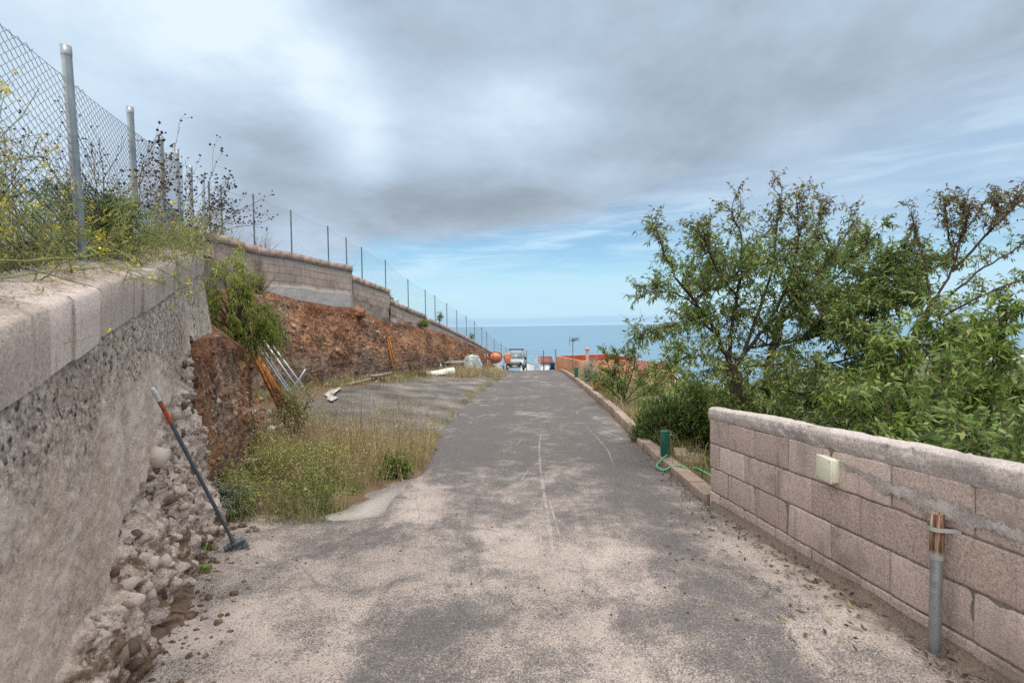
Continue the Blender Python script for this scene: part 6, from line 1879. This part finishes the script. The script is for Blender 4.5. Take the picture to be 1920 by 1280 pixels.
# drooping bush on the broken wall end
def willow(name, c, n, rad, h, label, leafm, dens=150):
    g, gs = Geo(), Geo(); t = thing(name, c, label, 'bush')
    for k in range(n):
        th = rng.uniform(0, 6.283); rr_ = math.sqrt(rng.random()) * (1 + .28 * math.sin(3 * th + 1.2) + .12 * rng.normal()); hh = h * max(.2, 1 - .75 * rr_ ** 1.7) * rng.uniform(.45, 1.1)
        top = c + np.array([math.cos(th) * rr_ * rad[0], math.sin(th) * rr_ * rad[1], hh]); out = np.array([math.cos(th), math.sin(th), 0])
        tube(gs, spline([c, c + (top - c) * .5 + [0, 0, .12], top], 8), np.linspace(.014, .003, 8), 4, caps=False)
        for w in range(5):
            L_ = rng.uniform(.10, .34); o_ = out * rng.uniform(.1, .5) + rng.normal(size=3) * .3
            s_ = spline([top + rng.normal(size=3) * .06, top + o_ * .16 + [0, 0, .05], top + o_ * .28 - [0, 0, L_ * .5], top + o_ * .32 - [0, 0, L_]], 8)
            tube(gs, s_, .0022, 3, caps=False)
            q = rng.uniform(0, 6.99, 44); i = q.astype(int); f = (q - i)[:, None]; p = s_[i] * (1 - f) + s_[np.minimum(i + 1, 7)] * f
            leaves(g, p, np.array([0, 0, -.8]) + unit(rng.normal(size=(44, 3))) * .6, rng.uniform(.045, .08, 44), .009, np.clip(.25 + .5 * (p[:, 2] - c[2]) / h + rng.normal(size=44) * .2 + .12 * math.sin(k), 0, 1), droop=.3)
    gs.obj('stems', M_TWIG, t); g.obj('foliage', leafm, t); return t


wc = at(440, 596, 7.6)
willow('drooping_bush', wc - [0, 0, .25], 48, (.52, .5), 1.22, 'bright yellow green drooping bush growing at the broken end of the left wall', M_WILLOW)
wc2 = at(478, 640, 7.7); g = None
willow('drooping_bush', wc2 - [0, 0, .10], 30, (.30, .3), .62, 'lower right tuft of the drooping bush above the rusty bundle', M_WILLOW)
# dark dry shrub behind it
T = Tree(); root = at(486, 552, 11.6)
for k in range(70):
    d = unit(np.array([rng.normal() * .6, rng.normal() * .6, 1])); tip = root + d * rng.uniform(.35, .78)
    B = branch_out(root, d, np.linalg.norm(tip - root), 5, .14, .03); tube(T.wood, B, np.linspace(.007, .002, 6), 3, mi=1, caps=False)
    T.leafy(B[1:], 26, (.80, .82), .035, .010); 
    leaves(T.leaf, B[rng.integers(1, 6, 18)] + rng.normal(size=(18, 3)) * .03, rng.normal(size=(18, 3)), .035, .010, rng.uniform(.84, 1, 18))
T.build('dry_shrub', root, 'dark brownish dry shrub on the earth just behind the drooping bush', 'shrub', leafname='foliage', woodname='stems')
# plants behind the far fence
shrub('shrub', wpt(752, 568, 2, -.8) - [0, 0, .35], .55, .95, 12, 'round green shrub behind the far fence at the step of the wall', 'shrub', M_LEAF, (.1, .8), .06, .022, 7)
for k, (a, b, sg, lab) in enumerate(((838, 607, 2, 'small green sapling behind the lower part of the far fence'), (895, 640, 2, 'tiny sapling near the lowest posts of the far fence'))):
    shrub('sapling', wpt(a, b, sg, -.5), .2, .75, 4, lab, 'sapling', M_LEAF, (.1, .7), .06, .022, 5)
shrub('shrub', wpt(787, 612, 2, .30), .28, .28, 8, 'bright green tuft growing on the top edge of the earth bank', 'plant', M_LEAFY, (.3, 1), .06, .018, 8, L1=.2)
T = Tree()
for (a, b, sg) in ((455, 452, 1), (475, 456, 1), (520, 462, 1), (530, 468, 1), (672, 515, 2), (676, 518, 2), (440, 446, 1), (430, 442, 1), (508, 462, 1)):
    r0 = wpt(a, b + 4, sg, -.5)
    for q in range(9):
        B = branch_out(r0, np.array([rng.normal() * .5, rng.normal() * .5, 1]), rng.uniform(.35, .8), 5, .2, .05); tube(T.wood, B, np.linspace(.005, .0015, 6), 3, mi=1, caps=False); T.leafy(B[2:], 9, (.84, .9), .05, .014)
o = T.build('dry_weeds', wpt(480, 455, 1, -.5), 'dry thin weeds behind the far fence at its high end', 'weeds', leafm=M_STRAW, leafname='dry_leaves', woodname='stems')
g = Geo(); p = wpt(503, 463, 1, -.35)
for q in range(6): beads(g, (p + rng.normal(size=3) * [.1, .1, .03])[None], .035, rng.random(1))
tag(g.obj('orange_flowers', M_ORG), 'small orange flower cluster on the coping of the far wall', 'flowers')

# ---- weeds along the near fence
def wroot(s, back=0.0): return fpt(s) - NL * back - [0, 0, .05]
def umbel(root, stems, lean_, h, label, group=None, heads=(2, 5), spread=.55, hr=.0075, name='seed_head_weed'):
    t = thing(name, root, label, 'weed', group); g, gh, gl = Geo(), Geo(), Geo()
    for k in range(stems):
        d = unit(np.array([0, 0, 1.0]) + np.asarray(lean_) * rng.uniform(.5, 1.2) + rng.normal(size=3) * .22)
        B = branch_out(root + rng.normal(size=3) * .05 * np.array([1, 1, 0]), d, h * rng.uniform(.7, 1.1), 9, .10, -.02); tube(g, B, np.linspace(.0042, .0018, 10), 4, caps=False)
        for w in range(rng.integers(5, 10)):
            i = rng.integers(3, 9); b_ = B[i]; s_ = branch_out(b_, unit(B[i + 1] - B[i]) + rng.normal(size=3) * spread, rng.uniform(.12, .34), 4, .16, .02); tube(g, s_, np.linspace(.0022, .001, 5), 3, caps=False)
            n = rng.integers(*heads); ends = []
            for q in range(n):
                e = branch_out(s_[rng.integers(2, 5)], unit(s_[-1] - s_[0]) + rng.normal(size=3) * .55, rng.uniform(.03, .10), 2, .1, .02); tube(g, e, .0009, 3, caps=False); ends.append(e[-1])
            beads(gh, np.array(ends), hr * rng.uniform(.7, 1.25, n), rng.random(n))
        leaves(gl, B[rng.integers(0, 6, 26)] + rng.normal(size=(26, 3)) * .02, rng.normal(size=(26, 3)), rng.uniform(.03, .08, 26), .008, rng.uniform(0, .9, 26))
    g.obj('stems', M_DRYBR, t); tag(gh.obj('seed_heads', M_SEED, t), kind='stuff'); gl.obj('leaves', M_WEED, t); return t


umbel(wroot(4.2, -.02), 9, TL * .30 + NL * .45, 1.15, hr=.012, heads=(3, 7), label= 'tallest weed with dark round seed heads rising over the fence top', spread=.5)
umbel(wroot(5.4, -.05), 8, TL * .35 + NL * .5, 1.0, hr=.0125, heads=(3, 7), label= 'weed with dark seed heads arching out past the end of the left wall', spread=.55)
umbel(wroot(6.0, -.05), 9, TL * .35 + NL * .6, .9, hr=.0125, heads=(3, 7), label= 'low weed with dark seed heads overhanging the wall end', spread=.6)
umbel(wroot(3.4, .10), 10, TL * .2, .95, 'grey weed with small seed heads behind the second fence post', spread=.5)
umbel(wroot(2.75, .2), 7, TL * .1, .75, 'grey weed with small seed heads right of the first fence post', spread=.5)
umbel(wroot(1.95, .25), 6, TL * .05, .62, 'grey weed with small seed heads left of the first fence post', spread=.5)


def mustard(root, n, h, lean_, label, nf=5):
    t = thing('flowering_weed', root, label, 'weed', None); g, gf, gl = Geo(), Geo(), Geo()
    for k in range(n):
        d = unit(np.array([0, 0, 1.0]) + np.asarray(lean_) + rng.normal(size=3) * .5)
        B = branch_out(root + rng.normal(size=3) * np.array([.16, .16, .01]), d, h * rng.uniform(.5, 1.1), 8, .20, -.03); tube(g, B, np.linspace(.0040, .0012, 9), 4, caps=False)
        for w in range(5):
            i = rng.integers(2, 8); s_ = branch_out(B[i], unit(B[i + 1] - B[i]) + rng.normal(size=3) * .7, rng.uniform(.08, .24), 4, .2, .0); tube(g, s_, np.linspace(.002, .0009, 5), 3, caps=False)
            if rng.random() < nf / 18:
                e = s_[-1][None] + rng.normal(size=(8, 3)) * .007; leaves(gf, e, rng.normal(size=(8, 3)) + [0, 0, .5], .010, .008, rng.random(8), droop=0)
            m_ = 10; leaves(gl, s_[rng.integers(0, 5, m_)] + rng.normal(size=(m_, 3)) * .012, rng.normal(size=(m_, 3)), rng.uniform(.012, .04, m_), .0035, rng.uniform(.35, 1, m_))
        m_ = 30; leaves(gl, B[rng.integers(0, 8, m_)] + rng.normal(size=(m_, 3)) * .03, rng.normal(size=(m_, 3)), rng.uniform(.015, .05, m_), .0042, rng.uniform(.3, 1, m_))
    g.obj('stems', M_STEMG, t); gl.obj('leaves', M_WEED, t); tag(gf.obj('flowers', M_YEL, t), kind='stuff')
    return t


for k, (s_, back, n, h, nf, lab) in enumerate(((1.35, .26, 30, .85, 14, 'tangled yellow flowered weed on the coping at the left edge of the photo'), (1.75, .22, 30, .85, 14, 'tangled yellow flowered weed nearest left of the first fence post'),
                                      (2.15, .20, 28, .75, 13, 'yellow flowered weed around the foot of the first fence post'), (2.6, .10, 24, .62, 10, 'yellow flowered weed spilling over the coping right of the first post'),
                                      (3.15, -.02, 26, .5, 5, 'yellow flowered weed spilling over the coping at the second post'), (3.8, -.04, 26, .5, 3, 'fine green weed on the coping below the third and fourth posts'),
                                      (4.5, -.06, 26, .48, 2, 'fine green weed on the coping below the fifth post'), (5.2, -.06, 24, .46, 2, 'fine green weed on the coping close to the wall end'))):
    mustard(wroot(s_, back), n, h, NL * (.22 if k > 2 else -.05) + TL * .1, lab, nf)
shrub('shrub', wroot(3.45, .12), .24, .55, 9, 'dark green leafy shrub growing through the fence at the second post', 'shrub', M_ROSE, (.2, .9), .04, .009, 14, L1=.16)
# fine tangle of grass and straw on the terrace
g = Geo(); n = 6500; s_ = rng.uniform(.2, 6.1, n); bk = np.abs(rng.normal(size=n)) * .30 + .02
P = np.stack([cx(s_) + NL[0] * (FO - bk), s_ + NL[1] * (FO - bk), zt(s_) + .04], 1)
keep = rng.random(n) < np.where(s_ < 2.2, 1, .55); P = P[keep]; s_ = s_[keep]; n = len(P)
hgt = rng.gamma(3, .09, n).clip(.05, .62) * np.interp(s_, [0, 2.2, 3.2, 6], [1, .9, .62, .6])
blades(g, P, hgt, .0036, .65, np.where(rng.random(n) < .35, rng.uniform(.3, .75, n), rng.uniform(.8, 1, n)))
tag(g.obj('terrace_grass', M_WEED), kind='stuff')
g = Geo(); n = 1500; s_ = rng.uniform(.6, 6.0, n); off = rng.uniform(-.24, -.06, n) * rng.random(n) ** .4
P = np.stack([cx(s_) + NL[0] * off, s_ + NL[1] * off, zt(s_) + np.interp(off, [-.25, -.16, -.08, 0], [.085, .062, .03, .01]) + .008], 1)
dd = rng.normal(size=(n, 3)); dd[:, 2] *= .08; leaves(g, P, dd, rng.uniform(.02, .09, n), .004, rng.uniform(.0, .7, n), droop=0, nrm=np.tile([0, 0, 1.0], (n, 1)) + rng.normal(size=(n, 3)) * .2)
tag(g.obj('straw_litter', M_STRAW), kind='stuff')

# ---- verge: green weeds at the front, straw behind, tufts along the road
def inside(x, y, poly):
    poly = np.asarray(poly); r = np.zeros(len(x), bool); j = len(poly) - 1
    for i in range(len(poly)):
        (xi, yi), (xj, yj) = poly[i], poly[j]
        r ^= ((yi > y) != (yj > y)) & (x < (xj - xi) * (y - yi) / (yj - yi + 1e-12) + xi); j = i
    return r


def scatter(n, poly):
    poly = np.asarray(poly); lo_, hi_ = poly.min(0), poly.max(0); x = rng.uniform(lo_[0], hi_[0], n); y = rng.uniform(lo_[1], hi_[1], n)
    k = inside(x, y, poly); return x[k], y[k]


gp = lambda pts: [gpt(a, b)[:2] for a, b in pts]
verge = gp([(400, 978), (470, 985), (540, 987), (600, 984), (650, 962), (700, 938), (752, 915), (792, 885), (826, 815), (850, 775), (838, 762), (760, 765), (690, 770), (620, 770), (560, 765)]) + [(-4.5, 10.4), (-4.1, 8.2), (-3.6, 6.6), (-3.15, 5.15)]
front = gp([(400, 978), (470, 985), (540, 985), (600, 975), (650, 945), (680, 920), (640, 890), (560, 870), (480, 880)]) + [(-3.6, 6.6), (-3.15, 5.15)]
g = Geo(); x, y = scatter(60000, verge)
z = G(x, y); dens = fbm(np.stack([x, y, x * 0], 1), 1.6, 3, 71)
edge_d = x - xl(y)
k = (rng.random(len(x)) < np.clip(.36 + 1.7 * dens, .02, 1) * np.interp(y, [5, 7.5, 8.6, 10, 11], [1, .9, .45, .10, .03])) & (~inside(x, y, front) | (rng.random(len(x)) < .40)) & ~inside(x, y, pad[:, :2])
x, y, z, dens = x[k], y[k], z[k], dens[k]; n = len(x)
tone = fbm(np.stack([x, y, x * 0 + 4], 1), .9, 3, 72)
h = rng.gamma(3, .098, n).clip(.05, .95) * np.interp(y, [5, 7, 11], [.8, 1.1, 1.0]) * np.clip(.8 + tone, .45, 1.35)
grn = rng.random(n) < np.clip(.04 - 1.0 * tone + .22 * sstep(y, 7.2, 5.8), .02, .70)
blades(g, np.stack([x, y, z - .01], 1), h, .0050, .60, np.where(grn, rng.uniform(.05, .78, n), rng.uniform(.86, 1, n)), 0)
b = ~grn
blades(g, np.stack([x, y, z - .01], 1)[b] + rng.normal(size=(b.sum(), 3)) * [.02, .02, 0], h[b] * 1.25, .0042, .60, rng.uniform(.15, 1, b.sum()), 1)
o = g.obj('verge_grass', [M_WEED, M_STRAW]); tag(o, kind='stuff')
# seed spikes
g = Geo(); x, y = scatter(4200, verge); k = rng.random(len(x)) < .55 * np.interp(y, [5, 7.5, 8.6, 10, 11], [1, 1, .55, .15, .05]); x, y = x[k], y[k]; z = G(x, y); gs = Geo()
for a_, b_, c_ in zip(x, y, z):
    H = rng.uniform(.40, 1.0) * np.interp(b_, [5, 6.5, 9], [.6, 1, 1.05]); B = branch_out([a_, b_, c_], [rng.normal() * .12, rng.normal() * .12, 1], H, 6, .07, .02); tube(g, B, np.linspace(.0026, .0012, 7), 3, .5, caps=False)
    m_ = 9; t = rng.uniform(4.2, 5.99, m_); i = t.astype(int); p = B[i] + (B[i + 1] - B[i]) * (t - i)[:, None]; leaves(g, p, unit(B[-1] - B[-2]) * .8 + rng.normal(size=(m_, 3)) * .5, rng.uniform(.02, .05, m_), .010, rng.uniform(.4, 1, m_), droop=.3)
tag(g.obj('oat_stalks', M_STRAW), kind='stuff')
# low broad-leaved weeds at the front
g = Geo(); x, y = scatter(4200, front); k = fbm(np.stack([x, y, x * 0], 1), 2.4, 3, 79) > -.12; x, y = x[k], y[k]; z = G(x, y)
for q in range(10):
    m_ = len(x); d = rng.normal(size=(m_, 3)); d[:, 2] = np.abs(d[:, 2]) * .7
    hh = rng.random(m_) ** 1.2 * np.clip(.24 + .75 * fbm(np.stack([x, y, x * 0], 1), 2.4, 4, 74), .03, .55)
    leaves(g, np.stack([x, y, z + hh], 1) + rng.normal(size=(m_, 3)) * [.03, .03, 0], d, rng.uniform(.018, .048, m_), rng.uniform(.007, .018, m_), np.clip(rng.uniform(0.1, .8, m_) + .9 * fbm(np.stack([x, y, x * 0 + 9], 1), 1.4, 2, 76), 0, .9), droop=.15)
o = g.obj('green_weeds', M_WEED); tag(o, kind='stuff')
g = Geo(); x, y = scatter(420, verge); k = rng.random(len(x)) < np.interp(y, [5, 6.5, 8, 10], [.55, .8, .4, .1]); x, y = x[k], y[k]
P = np.stack([x, y, G(x, y) + rng.uniform(.10, .36, len(x))], 1)
P = (P[:, None] + rng.normal(size=(len(P), 6, 3)) * .014).reshape(-1, 3); leaves(g, P, rng.normal(size=P.shape) + [0, 0, .4], .015, .012, rng.random(len(P)), droop=0)
tag(g.obj('yellow_blossom', M_YEL), kind='stuff')
# bushy weeds as things
for k, (a, b, r_, h, lab, mt_) in enumerate(((520, 820, .34, .75, 'grey green bushy weed at the foot of the bank below the rusty bundle', M_WEED), (455, 860, .22, .42, 'small feathery green weed at the corner of the earth bank', M_WEED),
                                       (735, 895, .16, .22, 'small bright green weed at the tip of the concrete slab', M_LEAFY), (425, 975, .20, .25, 'silvery low weed beside the broom', M_GREYL))):
    p = gpt(a, b); 
    if k == 0: p = on(-3.95, 8.7)
    shrub('weed_bush', p, r_, h, 10, lab, 'weed', mt_, (0, .8), .04, .010 if k != 2 else .02, 14, L1=.16)
# sprouts near the broom
for k, (a, b) in enumerate(((392, 1035), (384, 1072))):
    p = gpt(a, b); g = Geo(); m_ = 26; leaves(g, p + rng.normal(size=(m_, 3)) * [.02, .02, .012] + [0, 0, .03], rng.normal(size=(m_, 3)) + [0, 0, .7], .05, .03, rng.uniform(.4, .9, m_))
    tag(g.obj('sprout', M_LEAFY), ('upper', 'lower')[k] + ' of two small green sprouts at the foot of the broken wall', 'sprout', 'sprouts at the broken wall')

# tufts: along the asphalt edge, at the bank foot, in the lot, around the mixer
def tufts(name, C, n, h, spread, straw, w=.006, label=None):
    g = Geo()
    for c_, h_ in C:
        m_ = int(n * rng.uniform(.6, 1.3)); p = np.asarray(c_) + rng.normal(size=(m_, 3)) * np.array([spread, spread, 0]); p[:, 2] = G(p[:, 0], p[:, 1]) - .01
        s = rng.random(m_) < straw; hh = rng.gamma(5, h_ * h / 5, m_)
        for fl_, mi_ in ((s, 1), (~s, 0)):
            if fl_.any(): blades(g, p[fl_], hh[fl_], w, .55, rng.uniform(.1, .95, fl_.sum()) if mi_ else rng.uniform(.1, .75, fl_.sum()), mi_)
    o_ = g.obj(name, [M_WEED, M_STRAW]); return tag(o_, kind='stuff')


C = []
for q in np.arange(7.0, 34, .16):
    if rng.random() < .62: C.append(((float(xl(q)) - abs(rng.normal()) * .22 - .04, q, 0), rng.uniform(.4, 1.2)))
tufts('edge_tufts', C, 34, .14, .09, .55, .007)
C = []
for q in range(520):
    i_ = rng.integers(0, len(us)); b_ = B[0] * 0
    yy_ = rng.uniform(11, 46); fx = np.interp(yy_, foot[:, 1], foot[:, 0]) + abs(rng.normal()) * .5 + .05
    C.append(((fx, yy_, 0), rng.uniform(.5, 1.5)))
tufts('bank_foot_grass', C, 30, .20, .16, .55, .011)
C = [((rng.uniform(-4.6, -1.9), rng.uniform(10.5, 30), 0), rng.uniform(.3, .9)) for _ in range(120)]
C = [c for c in C if np.interp(c[0][1], foot[:, 1], foot[:, 0]) + .3 < c[0][0] < xl(c[0][1]) - .1]
tufts('lot_tufts', C, 26, .11, .14, .6, .009)
C = []
for q in range(150):
    p = gpt(rng.uniform(842, 935), rng.uniform(697, 708)); C.append(((p[0], p[1], 0), rng.uniform(.6, 1.3)))
tufts('mixer_straw', C, 60, .30, .18, .9, .014)
# garden strip right of the kerb
C = []
for q in range(900):
    yy_ = rng.uniform(6.2, 30); xx_ = xr(yy_) + .28 + abs(rng.normal()) * 1.1
    C.append(((xx_, yy_, 0), rng.uniform(.5, 1.5)))
tufts('garden_grass', C, 42, .22, .14, .62, .009)
shrub('flower_bush', on(float(xr(17.2)) + .55, 17.2), .45, .85, 9, 'dark leaved bush with large orange blooms beside the kerb', 'bush', M_LEAF, (.0, .7), .06, .024, 6)
g = Geo(); yb = 17.0
for (a, b) in ((1117, 722), (1128, 720), (1116, 738), (1124, 719), (1143, 737), (1131, 741)):
    p = at(a, b, yb); m_ = 60; leaves(g, p + rng.normal(size=(m_, 3)) * .035, rng.normal(size=(m_, 3)), .05, .04, rng.random(m_), droop=0)
fb = bpy.data.objects['flower_bush']; g.obj('blooms', M_ORG, fb)
shrub('flower_bush', on(float(xr(21.5)) + .4, 21.5), .4, 1.0, 7, 'pale yellow flowered shrub next to the farther green tap post', 'bush', M_GREYL, (.1, .9), .05, .014, 7)
for k, (a, d_, h, lab) in enumerate(((1105, 22, 1.3, 'thin silvery shrub in front of the chimney of the orange house'), (1222, 19, .45, 'low green shrub in front of the pink side wall'), (1255, 16, .4, 'grey green shrub below the pink side wall'), (1150, 26, .45, 'low dense shrub below the orange house wall behind the young tree'))):
    p = at(a, 700, d_); shrub('shrub', on(p[0], p[1]), .45, h, 8, lab, 'shrub', (M_GREYL, M_LEAF, M_GREYL, M_LEAF)[k], (.05, .8), .06, .02, 7)

# scrub over the slope below the garden
g = Geo(); n = 2600; yy_ = 2 + 90 * rng.random(n) ** 1.6; xx_ = xr(yy_) + 3.2 + 60 * rng.random(n) ** 1.7; keep = ~((yy_ > 26) & (xx_ < 11)); xx_, yy_ = xx_[keep], yy_[keep]
k = fbm(np.stack([xx_, yy_, xx_ * 0], 1), .13, 3, 90) > -.18; xx_, yy_ = xx_[k], yy_[k]; n = len(xx_)
R0 = rng.gamma(4, .09, n).clip(.12, .8); q_ = 34
pp = rng.normal(size=(n, q_, 3)) * .45; pp[..., 2] = np.abs(pp[..., 2]) * 1.1
P = np.stack([xx_, yy_, G(xx_, yy_)], 1)[:, None] + pp * R0[:, None, None]
sz = np.repeat((.07 + .012 * np.hypot(xx_, yy_) * .5).clip(.07, .5), q_)
leaves(g, P.reshape(-1, 3), rng.normal(size=(n * q_, 3)) + [0, 0, .4], sz, sz * .4, np.clip(np.repeat(rng.uniform(0, .75, n), q_) + rng.normal(size=n * q_) * .12, 0, 1), droop=.1)
tag(g.obj('scrub', M_WEED), kind='stuff')
# ---- litter and loose stones on the asphalt
g = Geo(); P = []
for q in range(150):
    P.append(gpt(rng.normal(1560, 85), rng.normal(1095, 60)))
for q in range(70): P.append(gpt(rng.uniform(1250, 1520), rng.uniform(965, 1060)))
for q in range(240):
    yy_ = rng.uniform(1.6, 5.6); P.append(np.array([float(xr(yy_)) - .06 - abs(rng.normal()) * .10, yy_, 0]))
for q in range(160):
    yy_ = rng.uniform(5.6, 9.2); P.append(np.array([float(xr(yy_)) - .05 - abs(rng.normal()) * .10, yy_, 0]))
P = np.array(P); P[:, 2] = -hroad(P[:, 1]) + .016; k = P[:, 0] < xr(P[:, 1]) - .03; P = P[k]; n = len(P)
d = rng.normal(size=(n, 3)); d[:, 2] *= .15; leaves(g, P, d, rng.uniform(.028, .07, n), rng.uniform(.010, .022, n), rng.random(n) ** 1.8, droop=-.10, nrm=np.tile([0, 0, 1.0], (n, 1)) + rng.normal(size=(n, 3)) * .5)
tag(g.obj('leaf_litter', M_DRYLEAF), kind='stuff')
g = Geo(); n = 3200; yy_ = rng.gamma(2.2, 1.6, n) + 1.0; xx_ = rng.uniform(-2.6, 2.1, n); k = (yy_ < 14) & (xx_ < xr(yy_) - .05) & (xx_ > np.where(yy_ < 4.9, -2.5, xl(yy_))); xx_, yy_ = xx_[k], yy_[k]
P = np.stack([xx_, yy_, -hroad(yy_) + np.where(xx_ < xl(yy_), .02, 0) * 0], 1); P[:, 2] = np.where(xx_ < xl(yy_), G(xx_, yy_), -hroad(yy_)) + .008
beads(g, P, rng.gamma(1.6, .0016, len(P)).clip(.001, .011), rng.random(len(P)), sq=(1, 1, .7))
tag(g.obj('road_grit', simple('dark_grit', (.075, .068, .068), .95, .1, 0, .6, 40)), kind='stuff')
g = Geo(); n = 0
for q in range(420):
    s_ = rng.uniform(1.2, 4.9); off = abs(rng.normal()) * .16; p = np.array([-1.026 - .403 * s_, s_, 0]) + NL * (.10 + off); p[2] = float(G(p[0], p[1])) + .008
    r_ = min(rng.gamma(1.4, .006) + .003, .035); shard(g, p, r_ * rng.uniform(.7, 1.4, 3), rng.choice([.2, .4, .95]))
for (a, b, r_) in ((322, 1075, .08), (285, 1120, .05), (455, 990, .04), (475, 992, .03), (465, 1000, .03), (480, 998, .035), (458, 1095, .02)):
    p = gpt(a, b, r_ * .4); rock(g, p, np.array([1, .8, .7]) * r_, int(a), .3)
M_DIRT = simple('brown_dirt', (.145, .098, .07), .95, .1, 0, .55, 14, .9)
tag(g.obj('wall_rubble', M_DIRT), kind='stuff')
# earth skirt where the footing meets the road
g = Geo(); S2 = np.linspace(.4, 5.4, 160); W2 = np.linspace(0, 1, 22)
off = .22 + .16 * fbm(np.stack([S2, S2 * 0, S2 * 0], 1), 1.3, 4, 99)
Q = np.zeros((160, 22, 3)); Q[..., 0] = (-1.026 - .403 * S2)[:, None] + NL[0] * (W2[None] * off[:, None] - .10); Q[..., 1] = S2[:, None] + NL[1] * (W2[None] * off[:, None] - .10)
Q[..., 2] = G(Q[..., 0], Q[..., 1]) + .10 * (1 - W2[None]) ** 1.8 + .012; fl = Q.reshape(-1, 3); fl[:, 2] += (.08 * fbm(fl, 7, 4, 98)) * np.tile((1 - W2), 160) - .03 * np.tile(W2 ** 6, 160)
o = g.add(fl, grid_faces(160, 22)[:, ::-1], .3).obj('earth_skirt', M_DIRT, smooth=True); tag(o, kind='structure')

# ================================================================== render settings
scene.render.engine = 'CYCLES'
scene.cycles.use_denoising = DENOISE
scene.cycles.max_bounces = 6; scene.cycles.transparent_max_bounces = 8
scene.view_settings.view_transform = 'Standard'; scene.view_settings.look = 'None'
scene.view_settings.exposure = EXPOSURE; scene.view_settings.gamma = 1.0
